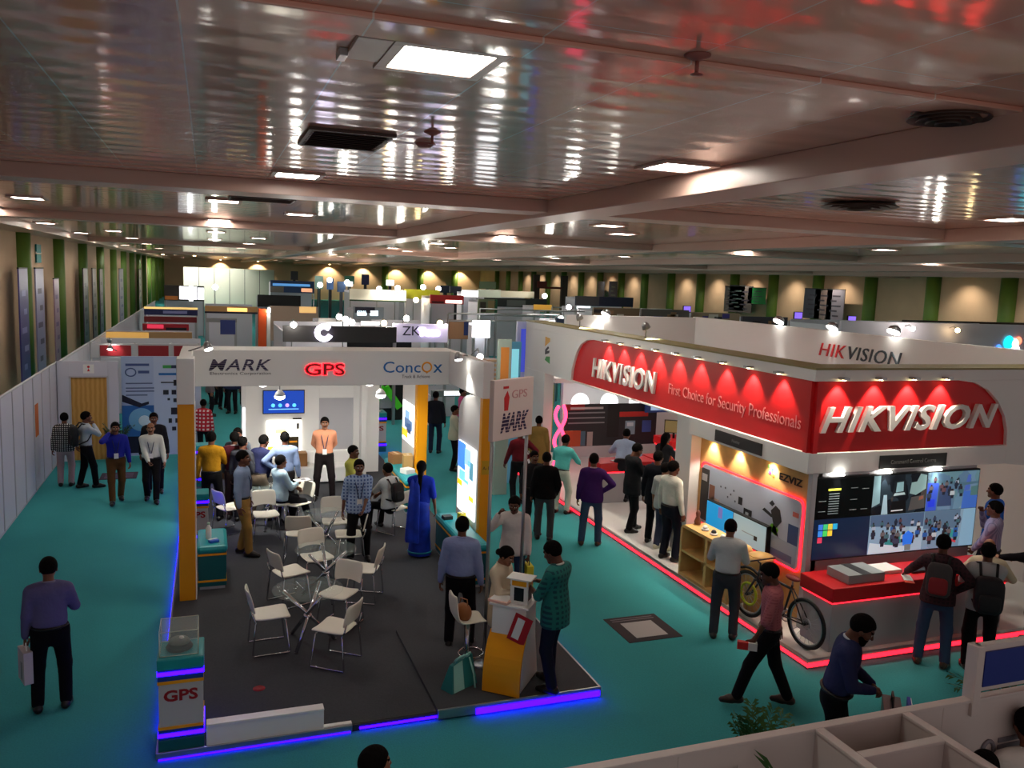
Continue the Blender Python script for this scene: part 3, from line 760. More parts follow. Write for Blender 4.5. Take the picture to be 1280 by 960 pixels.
# ------------------------------------------------------------ left booth (white, yellow, teal)
FZ = 0.08
bt = thing('exhibition_booth', 'open white and yellow booth on a charcoal carpet platform with violet-blue edge lights', 'booth', (1.9, 15, 0))
BX('platform', bt, -0.5, 4.30, 8.44, 22.4, 0, FZ-0.006, DARK)
BX('carpet', bt, -0.48, 4.28, 8.46, 22.38, FZ-0.008, FZ, GREYC, 0)
m = MB(); m.box(2.36, 4.34, 8.40, 10.6, FZ, FZ+0.045, GREYC); m.build('raised_carpet', bt)
m = MB(); m.box(2.36, 4.35, 8.385, 8.41, 0.02, FZ+0.05, STEEL).box(4.335, 4.36, 8.385, 10.6, 0.02, FZ+0.05, STEEL); m.build('edge_trim', bt, bev=0.004)
m = MB(); m.box(-0.52, 1.42, 8.415, 8.44, 0.02, FZ+0.008, STEEL).box(-0.525, -0.5, 8.44, 22.4, 0.02, FZ+0.008, STEEL); m.build('edge_trim', bt, bev=0.004)
m = MB()
m.box(-0.532, -0.526, 9.0, 22.3, 0.015, 0.035, NEONB).box(2.8, 4.34, 8.372, 8.384, 0.02, 0.085, NEONB)
m.box(1.5, 2.36, 8.428, 8.438, 0.02, 0.045, NEONB).box(4.361, 4.367, 8.5, 10.4, 0.015, 0.035, NEONB).box(3.5, 4.3, 22.4, 22.42, 0.015, 0.06, NEONB)
m.box(-0.5, 1.4, 8.406, 8.414, 0.01, 0.022, NEONB)
m.build('edge_light_strip', bt)
m = MB().box(-0.05, 1.12, 8.43, 8.5, FZ, 0.30, WHITE).box(-0.05, 1.12, 8.41, 8.53, 0.30, 0.325, WHITE).box(1.12, 1.42, 8.44, 8.5, FZ, 0.10, WHITE)
m.build('low_front_panel', bt, bev=0.006)
# pillars
m = MB().box(-0.42, -0.2, 12.46, 12.8, FZ, 2.97, YELLOW); m.build('yellow_pillar', bt, bev=0.01)
m = MB().box(-0.425, -0.19, 12.45, 12.82, 2.97, 3.62, WHITE).box(-0.2, -0.185, 12.47, 12.8, FZ, 2.97, WHITE); m.build('pillar_head', bt, bev=0.008)
m = MB().box(4.14, 4.30, 12.58, 12.72, FZ, 2.97, YELLOW); m.build('yellow_pillar', bt, bev=0.01)
MB().box(4.13, 4.31, 12.57, 12.75, 2.97, 3.56, WHITE).build('pillar_head', bt, bev=0.008)
m = MB().box(4.12, 4.36, 16.95, 17.15, FZ, 3.0, YELLOW); m.build('yellow_pillar', bt, bev=0.02)
MB().box(4.155, 4.285, 12.573, 12.579, 1.72, 1.95, mat('stand_number_card', (214, 170, 40), 0.6)).build('stand_number_plate', bt)
text(MB(), 'A-1', (4.17, 12.571, 1.80), (1, 0, 0), (0, 0, 1), 0.1, 0.055, 0.002, DARK).build('stand_number', bt)
# side panels with light boxes
def side_panel(y0, y1, zt, lz0, lz1, img):
    prof = [(y0, FZ), (y1, FZ), (y1, zt-0.42)] + [(y1-0.9+0.9*math.cos(R(a)), zt-0.42+0.42*math.sin(R(a))) for a in (15, 30, 45, 60, 75, 90)] + [(y0, zt)]
    p = MB().prism(prof, (4.15, 0, 0), (0, 1, 0), (0, 0, 1), (0.12, 0, 0), WHITE).build('side_panel', bt, bev=0.006)
    LBX = mat('light_box_face', (245, 248, 250), 0.4, emit=2.2, ec=(250, 252, 255))
    b = MB().box(4.13, 4.152, y0+0.12, y1-0.12, lz0, lz1, LBX).build('light_box', p)
    g = MB()
    for (a, c, e, f, col, em) in img:
        yy0 = y0+0.12+(y1-y0-0.24)*a; yy1 = y0+0.12+(y1-y0-0.24)*c; z0 = lz0+(lz1-lz0)*e; z1 = lz0+(lz1-lz0)*f
        g.box(4.124, 4.1295, yy0, yy1, z0, z1, mat('print_%d_%d_%d' % col, col, 0.4, emit=em, ec=col))
    g.build('print', p)
side_panel(12.72, 13.95, 2.95, 0.85, 2.06, [(.55, 1, .62, 1, (60, 130, 235), 1.2), (.25, .6, .70, .95, (150, 190, 240), 1.3), (.1, .4, .55, .8, (90, 150, 170), 1.0), (.3, .55, .5, .72, (235, 240, 245), 2), (.72, 1, .36, .44, (250, 190, 30), 1.4), (.05, .3, .25, .32, (235, 200, 60), 1.4), (.35, .9, .45, .6, (120, 200, 235), 1.3)])
side_panel(17.16, 18.45, 2.9, 1.22, 2.1, [(.1, .8, .35, .6, (90, 120, 160), .8), (.2, .6, .25, .5, (60, 70, 110), .6), (.5, 1, .1, .3, (240, 190, 40), 1.2), (.35, .75, .6, .8, (130, 170, 210), 1)])
# fascia
fa = MB().box(-0.42, 4.32, 14.7, 15.45, 2.92, 3.535, WHITE).box(4.16, 4.32, 12.75, 14.7, 2.95, 3.545, WHITE).box(-0.42, -0.24, 12.8, 14.7, 2.95, 3.56, WHITE).build('fascia', bt, bev=0.01)
LETP = mat('letter_purple', (48, 38, 78), 0.4)
m = MB(); text(m, 'MARK', (0.0, 14.70, 3.19), (1, 0, 0), (0, 0, 1), 1.03, 0.19, 0.012, LETP, shear=0.35, bold=0.012, space=1.1)
for i in range(5): m.box(-0.02, 1.08, 14.684, 14.6875, 3.207+0.036*i, 3.2095+0.036*i, WHITE)
m.build('sign_lettering', fa)
text(MB(), 'Electronics Corporation', (0.02, 14.70, 3.105), (1, 0, 0), (0, 0, 1), 0.98, 0.06, 0.006, mat('letter_grey', (96, 92, 96), 0.5)).build('sign_subtitle', fa)
GLOW = mat('red_sign_halo', (255, 40, 50), 0.5, emit=3.2, ec=(255, 30, 44))
m = MB(); text(m, 'GPS', (1.57, 14.70, 3.11), (1, 0, 0), (0, 0, 1), 0.68, 0.2, 0.05, mat('letter_red', (150, 16, 22), 0.4), bold=0.012)
m.build('sign_lettering', fa)
m = MB(); text(m, 'GPS', (1.56, 14.70, 3.10), (1, 0, 0), (0, 0, 1), 0.70, 0.22, 0.012, GLOW, bold=0.05); m.build('sign_halo', fa)
BLU = mat('letter_blue', (30, 110, 180), 0.4); ORA = mat('letter_orange', (240, 160, 30), 0.4)
m = MB(); text(m, 'Conc', (2.94, 14.70, 3.145), (1, 0, 0), (0, 0, 1), 0.68, 0.2, 0.012, BLU)
text(m, 'x', (3.86, 14.70, 3.145), (1, 0, 0), (0, 0, 1), 0.17, 0.15, 0.012, BLU)
m.tube([(3.74+0.085*math.cos(a), 14.69, 3.245+0.085*math.sin(a)) for a in [2*math.pi*i/18 for i in range(18)]], 0.015, ORA, 6, True)
m.cyl((3.74, 14.69, 3.17), (3.74, 14.69, 3.13), 0.035, ORA, 0.004, 10); m.build('sign_lettering', fa)
text(MB(), 'Track & Achieve', (3.28, 14.70, 3.045), (1, 0, 0), (0, 0, 1), 0.52, 0.06, 0.006, mat('letter_grey', (96, 92, 96), 0.5)).build('sign_subtitle', fa)
# rear wall with recessed door panel
m = MB().box(0.78, 2.46, 19.9, 20.0, FZ, 2.95, WHITE).box(3.27, 3.9, 19.9, 20.0, FZ, 2.95, WHITE).box(2.46, 3.27, 19.9, 20.0, 1.92, 2.95, WHITE)
m.box(3.42, 3.55, 19.6, 19.9, FZ, 2.95, WHITE).box(0.70, 0.80, 19.7, 20.0, FZ, 2.95, WHITE); m.build('rear_wall', bt, bev=0.006)
BX('door_panel', bt, 2.46, 3.27, 19.95, 19.99, FZ, 1.92, GREYW)
MB().box(0.735, 0.765, 19.685, 19.699, 0.95, 1.75, mat('strip_white', (255, 255, 255), .4, emit=6)).build('strip_light', bt)
lbm = mat('light_box_warm', (255, 252, 235), 0.4, emit=3.0, ec=(255, 250, 232))
lb = MB().box(1.26, 2.04, 19.86, 19.9, 0.54, 1.4, lbm).build('light_box', bt)
m = MB().box(1.73, 1.99, 19.852, 19.859, 0.58, 1.02, mat('print_dark', (54, 44, 20), .4)).box(1.28, 1.55, 19.852, 19.859, 0.55, 0.8, mat('print_yellow', (250, 205, 70), .4, emit=1.5, ec=(250, 205, 70)))
m.box(1.93, 2.0, 19.852, 19.859, 1.2, 1.34, mat('print_grey', (110, 110, 112), .4)).box(1.45, 1.7, 19.852, 19.859, 1.1, 1.2, mat('print_cream', (250, 230, 150), .4, emit=1.5, ec=(250, 230, 150)))
m.box(1.77, 1.95, 19.845, 19.851, 0.66, 0.70, YELLOW).box(1.77, 1.95, 19.845, 19.851, 0.88, 0.92, YELLOW); m.build('print', lb)
BX('label_strip', bt, 1.85, 2.05, 19.86, 19.9, 1.43, 1.46, BLACK, 0)

def spotlight(label, head, aim, arm_from, lens=LAMPW, power=40, ang=70, col=(1, .95, .86), group=None, r=0.07):
    h, a = Vector(head), Vector(aim); d = (a-h).normalized()
    s = thing('spotlight', label, 'spotlight', tuple(arm_from), 0, group)
    MB().tube([arm_from, (Vector(arm_from)+h)/2+Vector((0, 0, 0.04)), h-d*0.08], 0.012, STEEL, 6).build('arm', s)
    MB().tube([h-d*0.13, h-d*0.09, h], [r*.45, r*.8, r], STEEL, 14).build('lamp_head', s)
    MB().tube([h+d*0.002, h+d*0.012, h+d*0.02], [r*.93, r*.8, r*.4], lens, 14).build('lens', s)
    if power: spot(s, h+d*0.06, a, power, ang, col, 0.8)
    return s
spotlight('bright spotlight on an arm over the left pillar head', (0.0, 13.9, 3.62), (0.7, 12.9, 1.2), (-0.3, 14.2, 3.56), power=70, ang=90)
spotlight('arm spotlight on the right end of the left booth fascia, aimed at the side panel', (4.0, 13.55, 3.5), (4.12, 13.1, 2.2), (4.2, 13.7, 3.56), power=60)
for i, (x, lb) in enumerate(((0.92, 'round lamp hanging under the left booth fascia below the purple sign lettering'), (1.22, 'round lamp hanging in front of the blue wall screen'), (2.86, 'round lamp under the left booth fascia left of the green arrow frame'), (3.08, 'round lamp in front of the green arrow frame'))):
    s = thing('pendant_lamp', lb, 'lamp', (x, 15.6, 2.93))
    zz = 2.86 if i % 2 == 0 else 2.62
    MB().cyl((0, 0, 0), (0, 0, zz-2.93+0.08), 0.01, STEEL, n=8).build('rod', s, True)
    MB().lathe([(0.03, zz-2.93+0.11), (0.08, zz-2.93+0.05), (0.1, zz-2.93)], (0, 0, 0), WHITE, 18).build('shade', s, True)
    MB().lathe([(0.095, zz-2.93), (0.085, zz-2.93-0.05), (0.03, zz-2.93-0.075)], (0, 0, 0), mat('lamp_globe', (255, 253, 245), .5, emit=14, ec=(255, 250, 238)), 18).build('globe', s, True)
    spot(s, (x, 15.6, zz-0.1), (x+0.3, 17.5, 0), 130, 120, (1, .96, .88), 0.9, 0.08)
# television on the rear wall
tv = thing('wall_screen', 'blue presentation screen on the white rear wall of the left booth', 'screen', (1.65, 19.9, 1.85))
BX('bezel', tv, 1.17, 2.12, 19.85, 19.9, 1.57, 2.13, BLACK)
TVB = mat('screen_blue', (18, 58, 150), 0.3, emit=0.9, ec=(18, 62, 165))
d = MB().box(1.19, 2.10, 19.845, 19.85, 1.59, 2.11, TVB).build('display', tv)
m = MB()
for x, c in ((1.40, (90, 190, 230)), (1.56, (80, 180, 230)), (1.72, (190, 150, 220)), (1.88, (90, 200, 220))): m.lathe([(0.045, 0), (0.04, -0.004)], (x, 19.844, 1.77), mat('icon_%d' % c[0], c, .4, emit=1.2, ec=c), 14, 'Y')
m.box(1.30, 1.98, 19.842, 19.8445, 1.67, 1.69, mat('icon_line', (120, 190, 240), .4, emit=1)); m.box(1.5, 1.62, 19.842, 19.8445, 1.95, 1.98, mat('icon_line', (120, 190, 240)))
m.build('icons', d)

# pedestals
def pedestal(x0, x1, y0, y1, zt, word, label, z0=FZ):
    s = thing('display_pedestal', label, 'pedestal', ((x0+x1)/2, (y0+y1)/2, z0)); H_ = zt-z0; q = lambda f: z0+H_*f
    g = 0.008
    BX('base', s, x0, x1, y0, y1, z0, q(.13), TEALD)
    BX('cabinet', s, x0+g, x1-g, y0+g, y1-g, q(.13), q(.94), GREYW)
    for a, b in ((.24, .27), (.73, .765)): BX('yellow_band', s, x0, x1, y0, y1, q(a), q(b), YELLOW, 0)
    for a, b in ((.13, .24), (.765, .88)): BX('blue_band', s, x0+.002, x1-.002, y0+.002, y1-.002, q(a), q(b), mat('deep_blue_laminate', (16, 60, 140), .4), 0)
    for a, b in ((.16, .20), (.825, .865)): BX('light_band', s, x0-.004, x1+.004, y0-.004, y1+.004, q(a), q(b), NEONB, 0)
    BX('top', s, x0-.005, x1+.005, y0-.005, y1+.005, q(.88), zt, TEALM, 0.012)
    text(MB(), word, (x0+0.13*(x1-x0), y0+g, q(.54)), (1, 0, 0), (0, 0, 1), 0.74*(x1-x0), 0.115*H_/.94, 0.006, mat('letter_darkred', (150, 20, 30), .5), bold=0.03).build('lettering', s)
    return s
pedestal(-0.5, -0.07, 8.44, 8.9, 1.05, 'GPS', 'teal and white pedestal at the front left platform corner, clear case on top')
pedestal(-0.42, -0.02, 15.0, 15.4, 1.0, 'GPS', 'white and teal pedestal half hidden just behind the left yellow pillar')
pedestal(-0.42, -0.02, 19.2, 19.6, 1.0, 'GPS', 'small white and teal pedestal farthest back behind the left yellow pillar')
pedestal(4.02, 4.62, 22.5, 23.0, 1.1, 'GPS', 'white and teal pedestal with glowing violet bands at the back of the left booth', 0.0)
c = thing('acrylic_case', 'clear acrylic display case on the front left pedestal', 'display case', (-0.3, 8.68, 1.05))
m = MB(); x0, x1, y0, y1, z0, z1 = -0.48, -0.12, 8.5, 8.86, 1.052, 1.30; w = 0.006
m.box(x0, x1, y0, y0+w, z0, z1, GLASS).box(x0, x1, y1-w, y1, z0, z1, GLASS).box(x0, x0+w, y0+w, y1-w, z0, z1, GLASS).box(x1-w, x1, y0+w, y1-w, z0, z1, GLASS).box(x0, x1, y0, y1, z1, z1+w, GLASS)
m.build('pane_box', c)
m = MB(); e = mat('acrylic_edge', (225, 222, 205), 0.2)
for a in ((x0, y0), (x1, y0), (x0, y1), (x1, y1)): m.cyl((*a, z0), (*a, z1), 0.004, e, n=6)
P4 = [(x0, y0), (x1, y0), (x1, y1), (x0, y1)]
for zz in (z0+.003, z1+w): m.tube([(*p, zz) for p in P4], 0.004, e, 5, True)
m.build('edges', c)
c = thing('tracking_device', 'grey and black tracking device inside the clear case', 'device', (-0.3, 8.68, 1.052))
MB().lathe([(0.12, 0), (0.13, 0.02), (0.11, 0.05), (0.06, 0.06)], (0, 0, 0), BLACK, 20).build('base', c, True)
MB().ell((0, 0, 0.075), (0.1, 0.085, 0.05), mat('device_grey', (120, 118, 110), .5)).build('body', c, True)
MB().lathe([(0.028, 0.115), (0.02, 0.13), (0.01, 0.132)], (0.02, -0.02, 0), PAPER, 12).build('cap', c, True)
c = thing('acrylic_cover', 'clear box on the glowing pedestal at the back of the left booth', 'display case', (4.32, 22.75, 1.1))
MB().obox((0, 0, 0.16), (0.42, 0.4, 0.3), GLASS).build('pane_box', c, True)
MB().lathe([(0.17, 0.0), (0.17, 0.03), (0.12, 0.05)], (0, 0, 0), PAPER, 20).build('tray', c, True)

# teal counters
def counter(x0, x1, y0, y1, zt, label, z0=FZ):
    s = thing('counter', label, 'counter', ((x0+x1)/2, (y0+y1)/2, z0)); g = 0.01
    BX('plinth', s, x0+.03, x1-.03, y0+.03, y1-.03, z0, z0+.05, GREYW)
    BX('cabinet', s, x0+g, x1-g, y0+g, y1-g, z0+.05, zt-.1, TEALD)
    BX('top', s, x0-.01, x1+.01, y0-.01, y1+.01, zt-.12, zt, TEALM, 0.05)
    m = MB(); m.box(x0+.004, x1-.004, y0+.004, y1-.004, zt-.15, zt-.12, YELLOW).box(x0+.004, x1-.004, y0+.004, y1-.004, z0+.12, z0+.15, YELLOW); m.build('yellow_line', s)
    return s
counter(-0.18, 0.24, 12.82, 13.75, 0.76, 'teal counter beside the left yellow pillar with a bottle on it')
counter(3.72, 4.10, 11.9, 13.75, 0.78, 'teal counter against the right side panel in front of the lit print')
counter(3.72, 4.10, 16.1, 18.3, 0.78, 'teal counter with parcels at the rear right of the left booth')
def small_box(label, x, y, z, sz, m, rz=0.0, cat='box', name='carton', m2=None):
    s = thing(name, label, cat, (x, y, z), rz)
    MB().obox((0, 0, sz[2]/2), sz, m).build('carton_body', s, True, 0.004)
    if m2: MB().obox((0, 0, sz[2]+.001), (sz[0]*.25, sz[1]*1.005, .003), m2).build('tape', s, True)
    return s
TAPE = mat('packing_tape', (196, 164, 110), .4)
small_box('brown cardboard parcel on the rear teal counter, left one', 3.86, 17.75, 0.78, (0.24, 0.3, 0.22), CARD, 0.2, m2=TAPE)
small_box('pale cardboard parcel on top of the rear teal counter, right one', 4.0, 17.2, 0.78, (0.2, 0.28, 0.3), mat('pale_card', (196, 160, 100), .8), -0.1, m2=TAPE)
small_box('white folded parcel in front on the rear teal counter', 3.9, 16.75, 0.78, (0.22, 0.24, 0.1), PAPER, 0.4)
small_box('yellow carton on the right teal counter', 4.0, 13.1, 0.78, (0.12, 0.1, 0.17), mat('carton_yellow', (225, 205, 50), .6), 0.3, m2=PAPER)
small_box('small grey device box on the right teal counter, left of the yellow carton', 3.82, 13.35, 0.78, (0.16, 0.14, 0.06), DARK, 0.1)
b = thing('bottle', 'white capped bottle on the left teal counter', 'bottle', (-0.02, 13.2, 0.76))
MB().lathe([(0.04, 0), (0.042, 0.02), (0.042, 0.17), (0.02, 0.21), (0.018, 0.23)], (0, 0, 0), PAPER, 16).build('bottle_body', b, True)
MB().lathe([(0.022, 0.225), (0.022, 0.255)], (0, 0, 0), mat('cap_green', (180, 215, 190), .5), 12).build('cap', b, True)
b = thing('packet', 'blue and white packet beside the bottle on the left teal counter', 'packet', (0.05, 13.02, 0.76), 0.4)
MB().obox((0, 0, 0.02), (0.14, 0.1, 0.04), mat('packet_blue', (40, 90, 190), .5)).build('wrapper', b, True, 0.008)
MB().obox((0, 0.03, 0.042), (0.14, 0.035, 0.004), PAPER).build('flap', b, True)
# round tag on the carpet, dropped red leaflet
MB().lathe([(0.07, 0), (0.07, 0.004)], (0, 0, 0), mat('leaflet_red', (150, 30, 40), .7), 14).build('leaflet')
lo = bpy.data.objects['leaflet']; lo.location = (0.52, 9.52, FZ); tag(lo, 'small red round leaflet lying on the charcoal carpet near the front', 'leaflet')

# pole sign
s = thing('pole_sign', 'tilted white sign board with red and purple lettering on two thin poles', 'sign', (3.45, 9.5, FZ+.045))
A, B2 = Vector((3.17, 9.3, 0)), Vector((3.83, 9.70, 0)); u = (B2-A).normalized(); n = u.cross(Vector((0, 0, 1)))
for p in (A+u*0.03, B2-u*0.06):
    MB().cyl(p+Vector((0, 0, FZ+.045)), p+Vector((0, 0, 3.6)), 0.022, STEEL, n=12).build('pole', s)
    MB().lathe([(0.13, 0), (0.13, 0.012), (0.03, 0.02)], p+Vector((0, 0, FZ+.045)), STEEL, 20).build('foot_plate', s)
bd = MB(); c0 = A+Vector((0, 0, 2.95)); SGN = mat('sign_board', (226, 206, 200), .5)
bd.prism([(0, 0), ((B2-A).length, 0), ((B2-A).length, 0.74), (0, 0.74)], c0+n*0.035, u, (0, 0, 1), n*-0.07, SGN); bd = bd.build('board', s, bev=0.005)
f0 = c0+n*0.036
m = MB(); text(m, 'GPS', f0+u*0.34+Vector((0, 0, .50)), u, (0, 0, 1), 0.30, 0.10, 0.004, mat('letter_rose', (205, 150, 150), .5)); text(m, 'MARK', f0+u*0.14+Vector((0, 0, .09)), u, (0, 0, 1), 0.56, 0.24, 0.004, LETP, shear=.2, bold=.03)
for i in range(5): m.prism([(0.12, 0.115+.044*i), (0.74, 0.115+.044*i), (0.74, 0.123+.044*i), (0.12, 0.123+.044*i)], f0+n*.0045, u, (0, 0, 1), n*.001, SGN)
m.build('lettering', bd)
m = MB(); rd = mat('letter_redmark', (205, 45, 50), .5)
m.prism([(0.20, 0.36), (0.27, 0.36), (0.29, 0.52), (0.25, 0.60), (0.19, 0.52)], f0, u, (0, 0, 1), n*.004, rd); m.prism([(0.17, .63), (.27, .63), (.27, .66), (.17, .66)], f0, u, (0, 0, 1), n*.004, rd); m.build('emblem', bd)

# yellow curved reception desk
o = Vector((3.31, 8.39, FZ+.045)); uu = Vector((-.81, .585, 0)); dd = Vector((.64, .765, 0)).normalized(); uu = Vector((-dd.y, dd.x, 0))
s = thing('reception_desk', 'white reception desk with a curved yellow front at the booth corner', 'desk', tuple(o))
WD = 0.46
prof = [(0.12, 0), (0.74, 0), (0.60, 0.60), (0.58, 0.98), (0.22, 0.98), (0.20, 0.62)]
MB().prism(prof, o+uu*0.02, dd, (0, 0, 1), uu*(WD-.04), WHITE).build('cabinet', s, bev=0.008)
cv = [(0.0+0.11*(t*t)*2.0, 0.66*t) for t in [i/8 for i in range(9)]]
cv = [(0.012+0.21*(t**3), 0.67*t) for t in [i/8 for i in range(9)]]
MB().prism(cv+[(x+.03, z) for x, z in cv[::-1]], o, dd, (0, 0, 1), uu*WD, YELLOW).build('curved_front', s, bev=0.004)
MB().prism([(0.19, .98), (.66, .98), (.66, 1.005), (.19, 1.005)], o-uu*0.015, dd, (0, 0, 1), uu*(WD+.03), WHITE).build('worktop', s, bev=0.004)
def on_desk(a, b, z=1.005): return o+dd*a+uu*b+Vector((0, 0, z))
p = on_desk(.36, .14); b = thing('product_box', 'upright white, yellow and black product carton on the reception desk', 'box', tuple(p), math.atan2(dd.y, dd.x))
MB().obox((0, 0, .15), (.16, .22, .30), PAPER).build('carton_body', b, True, 0.004)
m = MB().obox((0, -0.111, .12), (.12, .003, .14), BLACK).obox((0, -0.112, .25), (.14, .003, .06), YELLOW).obox((-.081, 0, .12), (.003, .12, .16), BLACK).obox((-.082, 0, .25), (.003, .18, .06), YELLOW); m.build('print', b, True)
MB().obox((0, 0, .306), (.22, .3, .012), PAPER).build('lid_flap', b, True)
p = on_desk(.30, .36); b = thing('leaflet_pile', 'pile of pinkish leaflets on the reception desk', 'leaflets', tuple(p), 0.7)
MB().obox((0, 0, .015), (.21, .26, .03), mat('leaflet_pink', (232, 190, 172), .7)).build('pile', b, True, 0.004)
MB().obox((.01, .01, .032), (.19, .22, .004), PAPER, .15).build('top_sheet', b, True)
p = on_desk(.185, .07, .76); b = thing('brochure', 'red and white brochure hanging over the front of the reception desk', 'brochure', tuple(p), 0)
n3 = -dd
M3 = Matrix.Translation(p+n3*0.03) @ Matrix(((uu.x, dd.x, 0, 0), (uu.y, dd.y, 0, 0), (0, 0, 1, 0), (0, 0, 0, 1))) @ Matrix.Rotation(R(-18), 4, 'Y')
MB().obox(None, (.22, .012, .34), mat('brochure_red', (176, 24, 34), .5), M=M3).build('cover', b)
MB().obox(None, (.09, .003, .26), PAPER, M=M3 @ Matrix.Translation((.02, -.008, 0))).build('print', b)

# bar stool with handbag, shopping bag
q = at(585, 775, .80); s = thing('bar_stool', 'white shell bar stool with a brown handbag on it', 'stool', (q.x, q.y, FZ+.0), az(q.x, q.y, 70))
SHELL = mat('cream_shell', (232, 226, 208), .45)
m = MB(); pr = [(.20, .70), (.12, .72), (-.1, .70), (-.17, .74), (-.20, .86), (-.21, 1.02), (-.205, 1.06)]
w_ = [.17, .18, .18, .18, .17, .16, .12]
vs = []; 
for (yy, zz), ww in zip(pr, w_): vs += [(ww*t, yy, zz+.03*abs(t)**2) for t in (-1, -.6, 0, .6, 1)]
m.add(vs, [(i*5+j, i*5+j+1, i*5+j+6, i*5+j+5) for i in range(6) for j in range(4)], SHELL, True)
ob = m.build('seat_shell', s, True); md = ob.modifiers.new('t', 'SOLIDIFY'); md.thickness = .025; md = ob.modifiers.new('s', 'SUBSURF'); md.levels = md.render_levels = 2
MB().cyl((0, 0, .02), (0, 0, .70), .028, CHROME).build('column', s, True)
MB().lathe([(.21, 0), (.21, .012), (.05, .03)], (0, 0, 0), CHROME, 28).build('base', s, True)
MB().tube([(.15*math.cos(a), .15*math.sin(a)+.05, .30) for a in [2*math.pi*i/20 for i in range(20)]], .011, CHROME, 8, True).build('footrest', s, True)
ws = WM[s.name]; p = ws @ Vector((0.0, -.06, .725))
b = thing('handbag', 'brown handbag sitting on the white bar stool', 'handbag', tuple(p), az(q.x, q.y, 40))
HBM = mat('brown_leather', (150, 92, 50), .55)
MB().ell((0, 0, .105), (.115, .07, .115), HBM).build('pouch', b, True)
MB().tube([(-.06, 0, .2), (-.05, 0, .27), (.05, 0, .27), (.06, 0, .2)], .008, HBM, 6).build('handle', b, True)
q = at(578, 866, FZ+.02); b = thing('shopping_bag', 'teal paper shopping bag with pale ribbon beside the yellow desk', 'shopping bag', (q.x, q.y+.12, FZ+.046), R(28))
BGM = mat('bag_teal', (36, 120, 118), .6); BGL = mat('bag_pale', (150, 205, 196), .6)
m = MB(); vs = [(-.22, -.1, 0), (.2, -.1, 0), (.2, .1, 0), (-.22, .1, 0), (-.15, -.03, .30), (.17, -.03, .36), (.17, .03, .36), (-.15, .03, .30)]
m.add(vs, [(0, 3, 2, 1), (4, 5, 6, 7), (0, 1, 5, 4), (2, 3, 7, 6), (1, 2, 6, 5), (0, 4, 7, 3)], BGM); m.build('bag_body', b, True, 0.01)
m = MB(); m.add([(-.19, -.104, .01), (-.02, -.104, .01), (.0, -.033, .33), (-.14, -.033, .30)], [(0, 1, 2, 3)], BGL); m.build('print', b, True)
for i in range(4): MB().tube([(-.1+.06*i, .0, .32), (-.12+.07*i, -.05, .38), (-.06+.05*i, -.07, .41), (-.02+.04*i, -.02, .36)], .012, BGL, 6).build('ribbon', b, True)
MB().tube([(.1, -.05, .34), (.12, -.11, .15), (.1, -.16, .0)], .012, BGL, 6).build('strap', b, True)

# ------------------------------------------------------------ chairs and glass tables
CHW = mat('white_chair_plastic', (242, 238, 222), .4)
def make_chair():
    r = thing('meeting_chair', 'x', 'chair')
    # front faces +y
    m = MB(); pr = [(.235, .445), (.20, .462), (.08, .455), (-.08, .448), (-.2, .452)]
    vs = []; nj = 7
    for k, (yy, zz) in enumerate(pr):
        ww = [.205, .225, .225, .215, .2][k]
        vs += [(ww*t, yy, zz+.018*t*t) for t in np.linspace(-1, 1, nj)]
    m.add(vs, [(i*nj+j, i*nj+j+1, i*nj+nj+1+j, i*nj+nj+j) for i in range(4) for j in range(nj-1)], CHW, True)
    o = m.build('seat', r, True); q = o.modifiers.new('t', 'SOLIDIFY'); q.thickness = .03; q.offset = 0; q = o.modifiers.new('s', 'SUBSURF'); q.levels = q.render_levels = 2
    m = MB(); pr = [(-.215, .54), (-.225, .58), (-.245, .68), (-.27, .78), (-.285, .83)]
    vs = []
    for k, (yy, zz) in enumerate(pr):
        ww = [.20, .215, .22, .215, .19][k]
        vs += [(ww*t, yy-.035*(1-t*t)+.02, zz+(.035*(1-t*t) if k == 0 else 0)) for t in np.linspace(-1, 1, nj)]
    m.add(vs, [(i*nj+j, i*nj+j+1, i*nj+nj+1+j, i*nj+nj+j) for i in range(4) for j in range(nj-1)], CHW, True)
    o = m.build('backrest', r, True); q = o.modifiers.new('t', 'SOLIDIFY'); q.thickness = .024; q.offset = 0; q = o.modifiers.new('s', 'SUBSURF'); q.levels = q.render_levels = 2
    for s in (-1, 1):
        MB().tube([(s*.20, -.245, .60), (s*.212, -.225, .50), (s*.215, -.19, .44), (s*.222, -.2, .42), (s*.235, -.235, .03), (s*.235, -.225, .012), (s*.235, .21, .012), (s*.232, .222, .03), (s*.20, .17, .42), (s*.17, .16, .435)], .0105, CHROME, 8).build('sled_leg', r, True)
    MB().tube([(-.2, .165, .43), (.2, .165, .43)], .009, CHROME, 6).build('crossbar', r, True)
    return r
def make_table():
    r = thing('glass_table', 'x', 'table')
    MB().lathe([(.44, .722), (.45, .727), (.45, .731), (.44, .735)], (0, 0, 0), mat('table_glass', (200, 225, 220), .03, spec=.5, alpha=.09), 40).build('glass_top', r, True)
    for k in range(3):
        a = 2*math.pi*k/3; d = Vector((math.cos(a), math.sin(a), 0)); t = Vector((-d.y, d.x, 0))
        MB().cyl(d*.34-t*.06+Vector((0, 0, .012)), d*-.30+t*.085+Vector((0, 0, .72)), .024, CHROME, n=12).build('leg', r, True)
    for k in range(3):
        a = 2*math.pi*k/3; d = Vector((math.cos(a), math.sin(a), 0)); t = Vector((-d.y, d.x, 0))
        MB().lathe([(.03, 0), (.03, .012)], d*.34-t*.06, DARK, 12).build('foot', r, True)
    MB().lathe([(.05, .33), (.055, .36), (.05, .39)], (0, 0, 0), CHROME, 16).build('hub', r, True)
    return r
TB0 = make_table()
